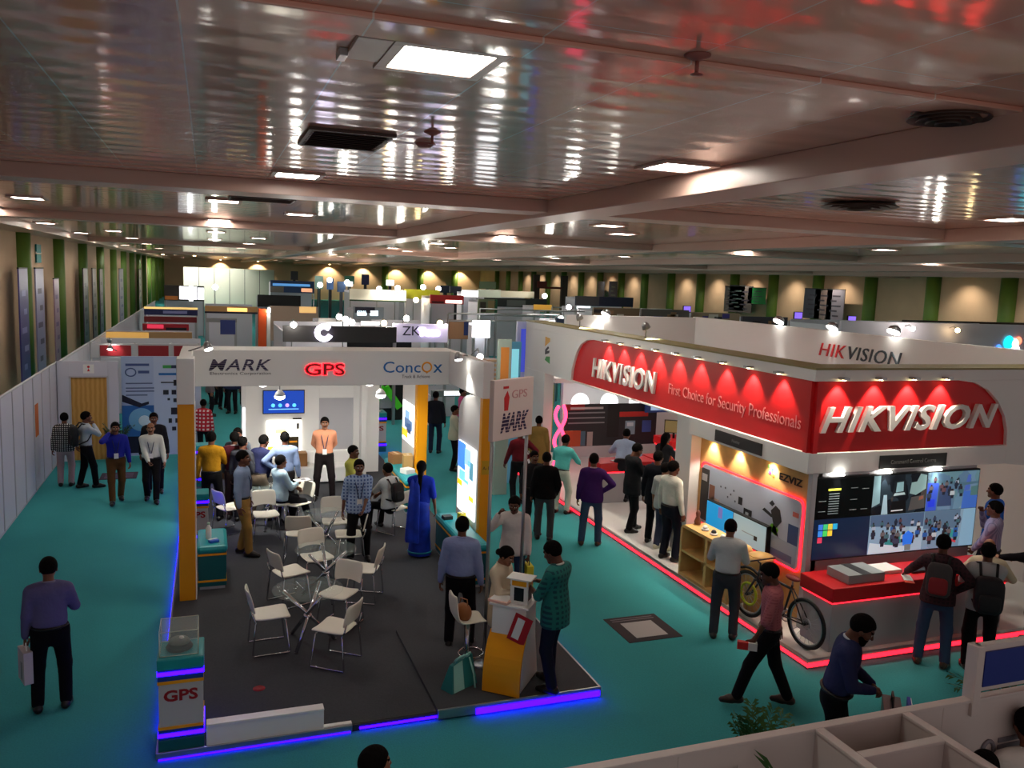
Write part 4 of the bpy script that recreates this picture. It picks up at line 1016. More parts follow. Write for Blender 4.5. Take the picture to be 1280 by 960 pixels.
for i, (x, y, a, lb) in enumerate(((1.19, 10.62, 10, 'round glass table with crossed chrome legs, nearest the platform front'), (1.62, 12.15, 50, 'second glass table from the front, before the person in the blue checked shirt'),
                                (1.86, 13.95, 0, 'glass table with chrome legs behind the checked-shirt group, third from the front'), (1.02, 15.9, 30, 'glass table with papers beside the man in khaki trousers'))):
    if i == 0: TB0.location = (x, y, FZ); TB0.rotation_euler = (0, 0, R(a)); TB0['label'] = lb
    else: dup(TB0, (x, y, FZ), R(a), lb, 'glass tables in the left booth')
TB0['group'] = 'glass tables in the left booth'
CH0 = make_chair(); G_ = 'white sled chairs in the left booth'
for i, (px, py, face, lb) in enumerate((
    (337, 775, 82, 'white chair with chrome sled legs at the front left, facing right to the glass table'),
    (420, 792, -62, 'white chair seen from behind nearest the front, right of the front glass table'),
    (425, 748, -150, 'white chair behind the front glass table with an open gap under its back'),
    (455, 718, -75, 'white chair farthest right at the second glass table, facing left'),
    (362, 722, 62, 'white chair seen from behind left of the second glass table, facing right'),
    (395, 702, 160, 'white chair behind the second glass table, facing the viewer'),
    (374, 672, 4, 'white chair seen from behind in front of the seated man in pale blue'),
    (372, 634, -135, 'white chair behind the seated man in pale blue'),
    (418, 657, 172, 'white chair facing the viewer left of the man in the blue plaid shirt'),
    (437, 674, -95, 'white chair mostly hidden by the man in the blue plaid shirt'),
    (332, 648, 172, 'white chair facing the viewer beside the man in khaki trousers'),
    (492, 640, -50, 'white chair under the seated man with the black backpack'),
    (288, 640, 60, 'white chair half hidden behind the man in khaki trousers'))):
    q = at(px, py, .45)
    if i == 0:
        CH0.location = (q.x, q.y, FZ); CH0.rotation_euler = (0, 0, az(q.x, q.y, face)); CH0['label'] = lb; CH0['group'] = G_
    else: dup(CH0, (q.x, q.y, FZ), az(q.x, q.y, face), lb, G_)
sf = thing('bench', 'low white padded bench against the rear wall behind the man in the peach shirt', 'bench', (2.3, 19.2, FZ))
MB().obox((0, 0, .22), (1.7, .55, .36), WHITE).build('seat_block', sf, True, .03)
MB().obox((0, .24, .52), (1.7, .14, .32), WHITE).build('backrest', sf, True, .03)
small_box('brown cardboard carton on the rear bench left of the peach shirt', 1.85, 19.2, FZ+.4, (.5, .3, .3), CARD, 0.0, m2=TAPE)
# ------------------------------------------------------------ right booth: white walls, red fascia
HZ = 0.10
hb = thing('exhibition_booth', 'large white booth with a long red lettered fascia wrapping its corner', 'booth', (10.5, 14, 0))
WFLOOR = mat('white_booth_floor', (222, 224, 220), 0.25)
MB().box(7.36, 14.5, 8.36, 21.2, 0, HZ, WFLOOR).build('platform', hb, bev=0.01)
m = MB().box(7.30, 7.36, 8.30, 21.2, 0.0, HZ+.004, STEEL).box(7.36, 14.5, 8.30, 8.36, 0.0, HZ+.004, STEEL); m.build('edge_trim', hb, bev=.004)
m = MB().box(7.288, 7.299, 8.30, 21.1, 0.03, 0.07, NEONR).box(7.29, 14.5, 8.288, 8.299, 0.025, 0.08, NEONR); m.build('edge_light_strip', hb)
X0, Y0 = 7.8, 9.2
RED = mat('red_fascia', (214, 26, 30), .42)
REDD = RED
# left fascia: white frame with a recessed red panel, one rounded end
def ring(outer, inner, o, u, w, d, m):
    # frame = outer polygon with a hole; both same vertex count
    mb = MB(); o, u, w, d = Vector(o), Vector(u), Vector(w), Vector(d); n = len(outer)
    P = [o+u*a+w*b for a, b in outer]; Q = [o+u*a+w*b for a, b in inner]
    vs = P+Q+[p+d for p in P]+[q+d for q in Q]; fs = []
    for i in range(n):
        j = (i+1) % n
        fs += [(i, j, n+j, n+i), (2*n+i, 3*n+i, 3*n+j, 2*n+j), (i, 2*n+i, 2*n+j, j), (n+i, n+j, 3*n+j, 3*n+i)]
    mb.add(vs, fs, m); return mb
ZT, ZB, ZR0, ZR1 = 3.82, 2.36, 2.65, 3.66
# the left face: coordinates t = distance from the corner along +y
Ln = 17.35-Y0
inner = [(0.0, ZR0), (Ln-.02, ZR0), (Ln-.06, ZR0+.25), (Ln-.14, ZR0+.45), (Ln-.28, ZR0+.68), (Ln-.48, ZR0+.86), (Ln-.75, ZR0+.97), (Ln-1.1, ZR1), (0.0, ZR1)]
m = MB()
m.box(X0, X0+.5, Y0, 20.3, ZR1, ZT, WHITE)                    # top band
m.box(X0, X0+.3, Y0, 12.25, ZB, ZR0, WHITE)                   # band under the red, over the wood niche
m.box(X0, X0+.3, 12.25, 17.33, ZR0-.03, ZR0, WHITE)
m.prism([(17.35-Y0-.02, ZR0-.03)]+[p for p in inner[1:8]]+[(20.3-Y0, ZR1), (20.3-Y0, ZR0-.03)], (X0, Y0, 0), (0, 1, 0), (0, 0, 1), (.3, 0, 0), WHITE)
m.box(X0, X0+.3, 17.75, 20.3, HZ, ZR0, WHITE) if False else None
m.box(X0, X0+.25, 18.9, 20.3, HZ, ZR0-.03, WHITE)
m.build('fascia_frame', hb, bev=.006)
MB().prism(inner, (X0+.06, Y0, 0), (0, 1, 0), (0, 0, 1), (.08, 0, 0), RED).build('red_fascia_panel', hb)
# right face
XR = 14.2
inner2 = [(0, ZR0), (3.72, ZR0), (3.70, ZR0+.22), (3.62, ZR0+.45), (3.45, ZR0+.68), (3.22, ZR0+.86), (2.95, ZR0+.97), (2.6, ZR1), (0, ZR1)]
m = MB(); m.box(X0+.5, XR, Y0, Y0+.5, ZR1, ZT, WHITE).box(X0+.3, X0+3.72, Y0, Y0+.3, ZB, ZR0, WHITE)
m.prism(inner2[1:8]+[(XR-X0, ZR1), (XR-X0, 2.3), (4.3, 2.3), (3.72, ZB)], (X0, Y0, 0), (1, 0, 0), (0, 0, 1), (0, .3, 0), WHITE)
m.build('fascia_frame', hb, bev=.006)
MB().prism(inner2, (X0, Y0+.06, 0), (1, 0, 0), (0, 0, 1), (0, .08, 0), RED).build('red_fascia_panel', hb)
m = MB().box(X0-.01, X0+.52, Y0-.01, 20.32, ZT, ZT+.025, mat('fascia_cap', (150, 140, 90), .5)).box(X0+.5, XR, Y0-.01, Y0+.52, ZT, ZT+.025, mat('fascia_cap', (150, 140, 90), .5)); m.build('fascia_cap', hb)
LETW = mat('letter_white', (238, 236, 232), .4)
text(MB(), 'HIKVISION', (X0+.055, 16.25, 2.86), (0, -1, 0), (0, 0, 1), 2.72, .42, .05, LETW, shear=.12, bold=.02, space=1.12).build('sign_lettering', hb)
text(MB(), 'First Choice for Security Professionals', (X0+.055, 13.1, 2.88), (0, -1, 0), (0, 0, 1), 3.62, .25, .006, mat('letter_palepink', (236, 140, 138), .5), bold=-.006).build('sign_subtitle', hb)
text(MB(), 'HIKVISION', (7.96, Y0+.055, 2.93), (1, 0, 0), (0, 0, 1), 3.3, .37, .06, LETW, shear=.4, bold=.022, space=1.12).build('sign_lettering', hb)
# recessed downlights of the red fascia
for i, y in enumerate((15.56, 14.88, 14.19, 13.48, 12.78, 12.08, 11.33, 10.63, 9.91)):
    d = MB().lathe([(.026, -.012), (.026, 0)], (X0-.06, y, ZR1+.03), LAMPY, 12).build('downlight', hb)
    MB().box(X0-.12, X0+.02, y-.05, y+.05, ZR1+.03, ZR1+.06, STEEL).build('lamp_bracket', d)
    spot(hb, (X0-.05, y, ZR1+.0), (X0+.10, y, 2.7), 46, 84, (1, .86, .7), .5, .03)
for x in (8.24, 8.89, 9.5, 10.12):
    d = MB().lathe([(.026, -.012), (.026, 0)], (x, Y0-.06, ZR1+.03), LAMPY, 12).build('downlight', hb)
    MB().box(x-.05, x+.05, Y0-.12, Y0+.02, ZR1+.03, ZR1+.06, STEEL).build('lamp_bracket', d)
    spot(hb, (x, Y0-.05, ZR1+.0), (x, Y0+.10, 2.7), 46, 84, (1, .86, .7), .5, .03)
# emblem on the white end panel
m = MB(); g1, g2, g3 = mat('emblem_green', (50, 160, 70), .5), mat('emblem_amber', (240, 180, 60), .5), DARK
m.prism([(0, .38), (.30, .52), (.30, .60), (0, .62)], (X0-.004, 18.95, 2.9), (0, -1, 0), (0, 0, 1), (.004, 0, 0), g2)
m.prism([(.02, .05), (.34, -.02), (.34, .16), (.10, .14)], (X0-.004, 18.95, 2.9), (0, -1, 0), (0, 0, 1), (.004, 0, 0), g1)
m.prism([(.02, .18), (.28, .24), (.30, .30), (.12, .28), (.26, .36), (.2, .40), (.02, .30)], (X0-.004, 18.95, 2.9), (0, -1, 0), (0, 0, 1), (.004, 0, 0), g3)
m.build('emblem', hb)
# wall return, wooden niche and its picture
m = MB().box(7.86, 8.1, 12.25, 12.75, HZ, ZR0, WHITE).box(8.12, 9.6, 12.4, 12.5, HZ, ZR0, WHITE); m.build('return_wall', hb, bev=.006)
wd = MB().box(8.06, 8.14, 9.28, 12.3, HZ, ZB+.1, WOODL).build('wood_wall', hb)
MB().box(7.82, 8.06, 9.3, 12.25, ZB-.0, ZB+.02, WHITE).build('niche_soffit', hb)
for y in (11.85, 11.1, 10.25):
    d = MB().lathe([(.055, -.015), (.055, 0)], (7.96, y, ZB), LAMPY, 12).build('downlight', hb)
    spot(hb, (7.97, y, ZB-.03), (8.08, y, 1.6), 38, 90, (1, .94, .8), .5, .03)
PIC = mat('picture_grey', (196, 204, 222), .45)
NP = []
pw = 12.12-9.52
pic = MB().prism(rrect(pw, 1.02, .1, 5, (1, 1, 1, 1)), (8.03, 12.12, .84), (0, -1, 0), (0, 0, 1), (.025, 0, 0), PIC).build('picture_panel', hb)
MB().tube([(8.04, 12.12-a*(pw+.06)/pw+.03, .84-.03+b*1.08/1.02) for a, b in rrect(pw, 1.02, .1, 5)], .014, NEONR, 8).build('neon_border', pic)
m = MB()
def pq(a, b, c, d, col, dx=0):   # coloured print on the picture, fractions of its size
    m.box(8.024-dx, 8.0285-dx, 12.12-pw*c, 12.12-pw*a, .84+1.02*b, .84+1.02*d, mat('ink_%d_%d_%d' % col, col, .5))
pq(.0, .05, .09, .93, (50, 46, 48)); pq(.01, .72, .07, .84, (200, 200, 205), .002); pq(.10, .45, .16, .7, (150, 100, 84)); pq(.13, .30, .22, .5, (196, 170, 160))
pq(.42, .58, .46, .70, (36, 36, 44)); pq(.48, .42, .56, .56, (30, 30, 36)); pq(.50, .45, .53, .51, (190, 195, 200), .002)
for a, b in ((.22, .72), (.27, .73), (.33, .66), (.36, .74), (.38, .58), (.30, .60)): pq(a, b, a+.012, b+.03, (90, 90, 110))
pq(.62, .0, .985, .34, (170, 185, 205)); pq(.90, .34, .985, .62, (60, 80, 130)); pq(.64, .05, .95, .16, (110, 120, 160), .002); pq(.93, .75, .98, .82, (220, 120, 110))
m.build('print', pic)
m = MB(); sn = mat('ink_dark_figure', (40, 40, 46), .5); gg = mat('ink_lime', (120, 205, 50), .5)
def pp(pts, mt): m.prism([(pw*a, 1.02*b) for a, b in pts], (8.02, 12.12, .84), (0, -1, 0), (0, 0, 1), (.003, 0, 0), mt)
pp([(.74, .70), (.78, .80), (.82, .76), (.84, .60), (.80, .48), (.82, .36), (.76, .40), (.77, .52)], sn); pp([(.72, .80), (.745, .86), (.77, .82), (.75, .77)], sn)
pp([(.66, .66), (.75, .60), (.76, .64), (.68, .70)], sn); pp([(.72, .42), (.80, .36), (.82, .46), (.76, .52)], gg); m.build('print_figure', pic)
# wooden wall lettering and mark
DKL = mat('letter_dark', (44, 38, 34), .5)
text(MB(), 'EZVIZ', (8.055, 10.10, 2.06), (0, -1, 0), (0, 0, 1), .52, .11, .008, DKL, bold=.02).build('sign_lettering', hb)
m = MB()
for (a, b, c) in ((0, .06, (220, 60, 140)), (.05, .13, (70, 170, 220)), (.09, .03, (240, 170, 50)), (-.03, .15, (120, 190, 90))): m.lathe([(.035, 0), (.03, -.006)], (8.055, 10.33-a, 2.05+b), mat('dot_%d_%d_%d' % c, c, .4), 14, 'X')
m.build('emblem', hb)
sg = MB().box(X0-.02, X0, 10.22, 11.45, 2.40, 2.585, mat('sign_dark', (42, 42, 42), .4)).build('name_plate', hb, bev=.003)
text(MB(), 'Home', (X0-.02, 10.97, 2.465), (0, -1, 0), (0, 0, 1), .2, .05, .003, mat('letter_dim', (120, 122, 120), .5)).build('lettering', sg)
sg = MB().box(9.05, 10.31, Y0-.02, Y0, 2.385, 2.58, mat('sign_dark', (42, 42, 42), .4)).build('name_plate', hb, bev=.003)
text(MB(), 'Command Control Centre', (9.25, Y0-.02, 2.45), (1, 0, 0), (0, 0, 1), .85, .06, .003, mat('letter_dim', (120, 122, 120), .5)).build('lettering', sg)
# command wall behind the screens
MB().box(7.99, 11.05, 9.28, 9.36, HZ, ZB, GREYW).build('screen_wall', hb, bev=.006)
MB().box(7.90, 7.985, 9.20, 9.29, HZ, ZB+.02, GREYW).build('corner_post', hb, bev=.006)
for x in (8.35, 9.2, 10.15):
    MB().lathe([(.09, -.012), (.09, 0)], (x, 9.24-.02, ZB-.02), LAMPW, 14).build('downlight', hb)
    spot(hb, (x, 9.15, ZB-.06), (x, 9.2, 1.2), 10, 100, (1, .97, .9), .7, .05)
# inner white tower wall with logo
MB().box(13.0, 13.15, 9.8, 20.6, HZ, 4.02, WHITE).box(9.0, 13.0, 20.45, 20.6, HZ, 4.0, WHITE).build('inner_wall', hb, bev=.006)
m = MB(); text(m, 'HIK', (13.0, 15.27, 3.45), (0, -1, 0), (0, 0, 1), .86, .28, .02, mat('letter_redlogo', (200, 40, 44), .5), shear=.25, space=1.08)
m.build('sign_lettering', hb); text(MB(), 'VISION', (13.0, 14.43, 3.45), (0, -1, 0), (0, 0, 1), 1.55, .28, .02, mat('letter_slate', (66, 76, 82), .5), shear=.25, space=1.08).build('sign_lettering', hb)
# big dark graphic, painted scallops of light, red counters of the rear part
gr = MB().box(8.7, 11.4, 19.55, 19.6, .6, 1.72, mat('graphic_dark', (38, 40, 46), .4)).build('graphic_panel', hb)
m = MB()
def gq(a, b, c, d, col, dy=0): m.box(8.7+2.7*a, 8.7+2.7*c, 19.543-dy, 19.548-dy, .6+1.12*b, .6+1.12*d, mat('ink_%d_%d_%d' % col, col, .5))
gq(0, .86, .2, 1, (140, 34, 34)); gq(0, 0, .17, .38, (160, 76, 40)); gq(.17, .02, .22, .36, (70, 110, 130)); gq(.24, .0, .30, .34, (170, 170, 166)); gq(.45, .2, .58, .98, (24, 26, 28))
for b in (.78, .66, .54): gq(.03, b, .42, b+.03, (140, 146, 150))
gq(.58, .68, .90, .80, (200, 44, 40)); gq(.65, .25, .76, .58, (140, 170, 190)); gq(.67, .45, .74, .54, (210, 225, 235), .002); gq(.84, .3, .94, .58, (60, 90, 170)); gq(.05, .88, .4, .93, (200, 200, 200), .002)
m.build('print', gr)
m = MB()
for x in (9.15, 10.0, 10.85): m.lathe([(.26, 0), (.25, -.03)], (x, 19.66, 1.74), mat('light_spill_glow', (255, 255, 255), .5, emit=2.2), 24, 'Y')  # light spilled on the wall, put in as glowing discs
m.build('painted_light_scallops', hb)
BX('canopy', hb, 8.3, 11.8, 19.4, 20.4, 2.3, 2.42, WHITE)
def red_counter(label, x0, x1, y0, y1, zt, lettering=None, rz=0.0):
    s = thing('counter', label, 'counter', ((x0+x1)/2, (y0+y1)/2, HZ))
    BX('cabinet', s, x0+.04, x1-.04, y0+.04, y1-.04, HZ, zt-.2, mat('counter_grey', (176, 172, 176), .35), .008)
    BX('red_top', s, x0, x1, y0, y1, zt-.2, zt, REDM, .012)
    m = MB().box(x0+.03, x1-.03, y0+.03, y1-.03, zt-.225, zt-.2, NEONR); m.build('light_strip', s)
    if lettering: text(MB(), lettering, (x0+.25, y0, zt-.15), (1, 0, 0), (0, 0, 1), .75, .07, .004, mat('letter_gold', (206, 130, 90), .5)).build('lettering', s)
    return s
red_counter('red topped counter in front of the dark graphic, left part', 7.95, 9.35, 15.9, 16.5, 1.0)
red_counter('red topped counter in front of the dark graphic, right part', 9.4, 10.5, 16.1, 16.7, 1.0)
red_counter('small red topped counter at the right of the dark graphic, with a monitor', 10.9, 12.2, 17.9, 18.8, 1.0)
red_counter('large red topped counter under the video wall at the booth corner', 7.72, 10.9, 8.42, 9.08, 1.0)
s = thing('sheet_of_paper', 'white sheet lying on the left red counter of the rear part', 'paper', (8.5, 16.1, 1.0), .2); MB().obox((0, 0, .004), (.3, .21, .008), PAPER).build('sheet', s, True)
s = thing('monitor', 'small monitor with a pale screen on the far red counter', 'monitor', (11.2, 18.3, 1.0), -.5)
MB().obox((0, 0, .3), (.5, .04, .34), BLACK).build('housing', s, True, .005); MB().obox((0, -.022, .3), (.46, .006, .3), mat('screen_olive', (110, 96, 60), .3, emit=.6)).build('display', s, True); MB().cyl((0, 0, 0), (0, 0, .14), .03, BLACK).build('stand', s, True)
s = thing('hanging_screen', 'dark blue screen mounted high on the wall right of the dark graphic', 'screen', (11.6, 19.4, 1.7), 0)
MB().obox((0, 0, 0), (1.3, .06, .42), mat('screen_navy', (30, 50, 100), .3, emit=.25)).build('panel', s, True, .005); MB().obox((-.3, -.033, -.05), (.4, .006, .2), mat('screen_ice', (150, 180, 210), .3, emit=.6)).build('picture', s, True); MB().obox((0, .06, 0), (.3, .06, .2), BLACK).build('bracket', s, True)
# twisted pink neon statue
s = thing('neon_statue', 'glowing pink twisted light sculpture at the far end of the right booth', 'light sculpture', (8.28, 18.9, HZ))
NPK = mat('neon_pink', (255, 70, 110), .5, emit=3.2, ec=(255, 60, 100))
for sg_ in (0, math.pi):
    MB().tube([(.13*math.cos(sg_+t*7), .13*math.sin(sg_+t*7), .2+1.5*t) for t in np.linspace(0, 1, 26)], .045, NPK, 8).build('tube', s, True)
MB().lathe([(.2, 0), (.2, .1), (.1, .2)], (0, 0, 0), WHITE, 20).build('base', s, True)
# video wall of six panels
vw = thing('video_wall', 'video wall of six screens under the right red fascia', 'video wall', (9.5, 9.25, 1.1))
MB().box(7.988, 11.06, 9.22, 9.28, 1.08, 2.30, BLACK).build('housing', vw, bev=.006)
def noise_screen(name, cols, scale, seed, es=0.8):
    m = mat(name, (128, 128, 128), .25); nt = m.node_tree; b = nt.nodes['Principled BSDF']
    tc = nt.nodes.new('ShaderNodeTexCoord'); mp = nt.nodes.new('ShaderNodeMapping'); mp.inputs['Location'].default_value = (seed, seed*2, seed*3); mp.inputs['Scale'].default_value = (1.6, 1, 1)
    v = nt.nodes.new('ShaderNodeTexVoronoi'); v.inputs['Scale'].default_value = scale; r = nt.nodes.new('ShaderNodeValToRGB'); r.color_ramp.interpolation = 'CONSTANT'
    n = nt.nodes.new('ShaderNodeTexNoise'); n.inputs['Scale'].default_value = scale*.35; n.inputs['Detail'].default_value = 3
    nt.links.new(tc.outputs['Object'], mp.inputs[0]); nt.links.new(mp.outputs[0], n.inputs['Vector'])
    ad = nt.nodes.new('ShaderNodeMix'); ad.data_type = 'RGBA'; ad.inputs[0].default_value = .35; nt.links.new(mp.outputs[0], ad.inputs[6]); nt.links.new(n.outputs['Color'], ad.inputs[7]); nt.links.new(ad.outputs[2], v.inputs['Vector'])
    sp = nt.nodes.new('ShaderNodeSeparateColor'); nt.links.new(v.outputs['Color'], sp.inputs[0]); nt.links.new(sp.outputs[0], r.inputs[0])
    el = r.color_ramp.elements
    while len(el) < len(cols): el.new(.5)
    for i, c in enumerate(cols): el[i].position = i/len(cols); el[i].color = (*lin(c), 1)
    nt.links.new(r.outputs[0], b.inputs['Emission Color']); b.inputs['Emission Strength'].default_value = es; nt.links.new(r.outputs[0], b.inputs['Base Color'])
    return m
VXs = (8.0, 9.0, 10.02, 11.04); VZ = (1.10, 1.69, 2.28)
NS = [noise_screen('feed_dark', [(20, 24, 30), (26, 30, 36), (34, 44, 52), (30, 40, 46), (60, 54, 52), (16, 18, 24)], 5, 1.3, .75), noise_screen('feed_hall', [(96, 128, 150), (84, 112, 136), (112, 140, 156), (100, 126, 150), (90, 118, 140), (92, 126, 136)], 5, 4.1, .7),
      noise_screen('feed_floor', [(140, 168, 186), (150, 176, 192), (120, 148, 166), (128, 156, 178), (140, 166, 180), (150, 172, 180)], 4, 7.7, .7), noise_screen('feed_crowd', [(118, 148, 172), (130, 158, 178), (110, 138, 160), (124, 150, 168), (116, 146, 160), (134, 160, 176)], 4, 9.2, .7)]
SMs = {(0, 1): mat('screen_black', (6, 7, 9), .25, emit=.05), (0, 0): mat('screen_slate', (26, 44, 76), .25, emit=.35), (1, 1): NS[0], (2, 1): NS[1], (1, 0): NS[2], (2, 0): NS[3]}
for i in range(3):
    for j in range(2):
        pn = MB().box(VXs[i]+.004, VXs[i+1]-.004, 9.212, 9.222, VZ[j]+.004, VZ[j+1]-.004, SMs[(i, j)]).build('screen_panel', vw)
        if (i, j) == (0, 1):
            m = MB(); c = mat('menu_grey', (120, 130, 130), .4, emit=.5); y_ = mat('menu_yellow', (200, 200, 70), .4, emit=.8)
            m.box(8.20, 8.42, 9.207, 9.211, 2.10, 2.13, y_)
            for k in range(9): m.box(8.22, 8.40, 9.207, 9.211, 1.76+.036*k, 1.772+.036*k, c)
            for a, b in ((8.05, 1.8), (8.05, 1.95), (8.6, 1.8), (8.6, 1.95), (8.8, 1.8), (8.8, 2.1), (8.6, 2.12)): m.box(a, a+.12, 9.207, 9.211, b, b+.008, c)
            m.build('menu', pn)
        if (i, j) == (0, 0):
            m = MB(); k = 0
            for a, b, col in ((0, 1, (60, 120, 220)), (1, 1, (60, 190, 120)), (2, 1, (220, 200, 70)), (3, 1, (40, 170, 220)), (0, 0, (60, 140, 230)), (1, 0, (70, 200, 90)), (2, 0, (240, 200, 60)), (0, -1, (220, 60, 90))):
                m.box(8.08+.085*a, 8.08+.085*a+.075, 9.207, 9.211, 1.44+.095*b, 1.44+.095*b+.08, mat('tile_%d_%d_%d' % col, col, .4, emit=.8))
            m.build('tiles', pn)
        if i > 0:
            # the camera pictures: floor, hall and small standing figures
            rr = random.Random(10*i+j); m = MB(); w_, h_ = VXs[i+1]-VXs[i]-.008, VZ[j+1]-VZ[j]-.008; o_ = Vector((VXs[i]+.004, 9.2115, VZ[j]+.004))
            lay = [0]
            def pl(pts, c, em=.7):
                lay[0] += 1; d_ = min(.0055, .00004*lay[0])
                m.prism([(p_[0]*w_, p_[1]*h_) for p_ in pts], o_+Vector((0, -d_, 0)), (1, 0, 0), (0, 0, 1), (0, -.00003, 0), mat('px_%d_%d_%d' % c, c, .4, emit=em))
            if (i, j) == (1, 1):
                pl([(0, .2), (.14, .3), (.12, 1), (0, 1)], (120, 150, 156)); pl([(.18, 0), (.30, 0), (.26, .5), (.20, .5)], (150, 176, 186)); pl([(.36, .42), (.62, .46), (.60, .86), (.38, .84)], (20, 26, 32))
                pl([(.42, .55), (.56, .57), (.55, .82), (.43, .8)], (130, 166, 170)); pl([(.38, .46), (.6, .48), (.58, .54), (.4, .53)], (170, 190, 190)); pl([(.68, .5), (.8, .45), (.98, .6), (.98, .95), (.86, 1), (.80, .8), (.70, .78)], (130, 160, 158)); pl([(.68, .05), (.98, .1), (.96, .44), (.72, .40)], (74, 72, 70))
                pl([(.33, .0), (.64, .0), (.62, .34), (.36, .32)], (12, 12, 14)); pl([(.36, .06), (.58, .07), (.58, .10), (.36, .09)], (200, 204, 204)); pl([(.86, .3), (.95, .34), (.94, .42), (.87, .4)], (130, 80, 66))
            else:
                if (i, j) == (2, 1):
                    pl([(0, 0), (.2, 0), (.22, .72), (0, .74)], (56, 84, 190)); pl([(.04, .1), (.17, .1), (.17, .3), (.04, .3)], (40, 60, 210)); pl([(.22, .1), (.5, .1), (.46, .62), (.22, .66)], (52, 66, 98)); pl([(.7, 0), (1, 0), (1, .5), (.72, .46)], (60, 100, 180)); pl([(.72, .46), (.84, .5), (.84, .9), (.78, .9)], (70, 96, 170)); pl([(.86, .34), (1, .34), (1, .6), (.86, .58)], (74, 110, 110)); pl([(.2, .72), (.7, .62), (1, .66), (1, .72), (.7, .70), (.2, .80)], (70, 100, 116))
                if (i, j) == (1, 0):
                    pl([(.3, .06), (.64, .26), (.64, .5), (.3, .3)], (44, 130, 132)); pl([(.0, .0), (.66, .0), (.76, .12), (.3, .22), (.02, .3)], (186, 202, 212)); pl([(0, .72), (1, .62), (1, 1), (0, 1)], (70, 92, 120))
                if (i, j) == (2, 0):
                    pl([(0, .55), (.7, .5), (.7, 1), (0, 1)], (84, 108, 130)); pl([(.72, 0), (1, 0), (1, 1), (.76, 1)], (126, 164, 186)); pl([(.5, .3), (.68, .2), (.7, .36), (.52, .5)], (50, 140, 136)); pl([(.5, .18), (.66, .1), (.66, .18), (.52, .24)], (190, 60, 70))
                n_ = 26 if j == 0 else 14
                for q_ in range(n_):
                    fy = .72-.62*(q_/n_)*(1 if j == 0 else .8); sc_ = .10+.16*(1-fy); fx = rr.uniform(.03, .7 if i == 2 else .95)
                    c = rr.choice(((34, 40, 56), (52, 60, 82), (150, 160, 176), (96, 90, 92), (40, 86, 150), (170, 178, 182), (86, 60, 66), (60, 96, 104)))
                    bw, bh = sc_*.22, sc_
                    pl([(fx-bw*.6, fy), (fx+bw*.6, fy), (fx+bw*.7, fy+bh*.5), (fx-bw*.7, fy+bh*.5)], (30, 32, 44)); pl([(fx-bw, fy+bh*.4), (fx+bw, fy+bh*.42), (fx+bw*.9, fy+bh*.92), (fx-bw*.9, fy+bh*.92)], c); pl([(fx-bw*.42, fy+bh*.92), (fx+bw*.42, fy+bh*.92), (fx+bw*.36, fy+bh*1.2), (fx-bw*.36, fy+bh*1.2)], (40, 30, 28))
                if (i, j) == (1, 0): pl([(.64, .16), (.80, .16), (.82, .44), (.72, .54), (.62, .42)], (40, 110, 220), .8); pl([(.68, .02), (.79, .02), (.79, .18), (.67, .18)], (110, 120, 120))
            m.build('picture', pn)
# pair of screens in the wooden niche
ts = thing('wall_screen', 'pair of joined screens, one blue and one grey, standing against the wooden niche wall', 'screen', (8.0, 10.95, 1.1))
MB().box(7.94, 8.02, 10.14, 11.78, .86, 1.32, BLACK).build('housing', ts, bev=.005)
MB().box(7.933, 7.939, 11.02, 11.76, .885, 1.30, mat('screen_cyan', (30, 140, 200), .3, emit=.75)).build('display', ts)
d = MB().box(7.933, 7.939, 10.16, 11.0, .885, 1.30, mat('screen_palegrey', (150, 175, 182), .3, emit=.55)).build('display', ts)
m = MB().box(7.929, 7.9325, 10.36, 10.44, 1.02, 1.09, BLACK).box(7.929, 7.9325, 10.45, 10.75, 1.07, 1.085, mat('menu_grey', (120, 130, 130))); m.build('picture', d)
MB().box(7.929, 7.9325, 11.3, 11.42, 1.1, 1.28, mat('screen_lilac', (120, 120, 190), .3, emit=.5)).build('picture', ts)
# shelf counter with open compartments
sh = thing('shelf_counter', 'rounded birch shelf counter with open compartments at the booth edge', 'shelf', (7.55, 10.7, HZ))
y0, y1, x0, x1 = 10.25, 11.65, 7.38, 7.80
def yz(poly, xa, xb, mt): return MB().prism(poly, (xa, y0, HZ), (0, 1, 0), (0, 0, 1), (xb-xa, 0, 0), mt)
Lw = y1-y0; out = rrect(Lw, .87, .1, 6, (0, 0, 1, 1)); inn = [(min(max(a, .05), Lw-.05), min(max(b, .05), .82)) for a, b in out]
ring(out, inn, (x0, y0, HZ), (0, 1, 0), (0, 0, 1), (x1-x0, 0, 0), WOODL).build('outer_shell', sh)
MB().box(x0+.01, x1, y0+.62, y0+.69, HZ+.05, HZ+.82, WOODL).build('divider', sh, bev=.004)
MB().box(x0+.01, x1-.01, y0+.05, y1-.05, HZ+.40, HZ+.44, WOODL).build('shelf_board', sh, bev=.004)
MB().box(x1-.02, x1-.005, y0+.05, y1-.05, HZ+.05, HZ+.82, WOODL).build('back_board', sh)
for i, (y, lb) in enumerate(((11.2, 'white dome camera on the birch shelf counter, left one'), (10.95, 'white dome camera on the birch shelf counter, second from left'), (10.7, 'white dome camera on the birch shelf counter, right one'))):
    s = thing('dome_camera', lb, 'camera', (7.55, y, HZ+.87)); MB().lathe([(.06, 0), (.06, .03), (.05, .035)], (0, 0, 0), PAPER, 18).build('base', s, True); MB().ell((0, 0, .045), (.042, .042, .04), DARK if i == 1 else PAPER).build('dome', s, True)
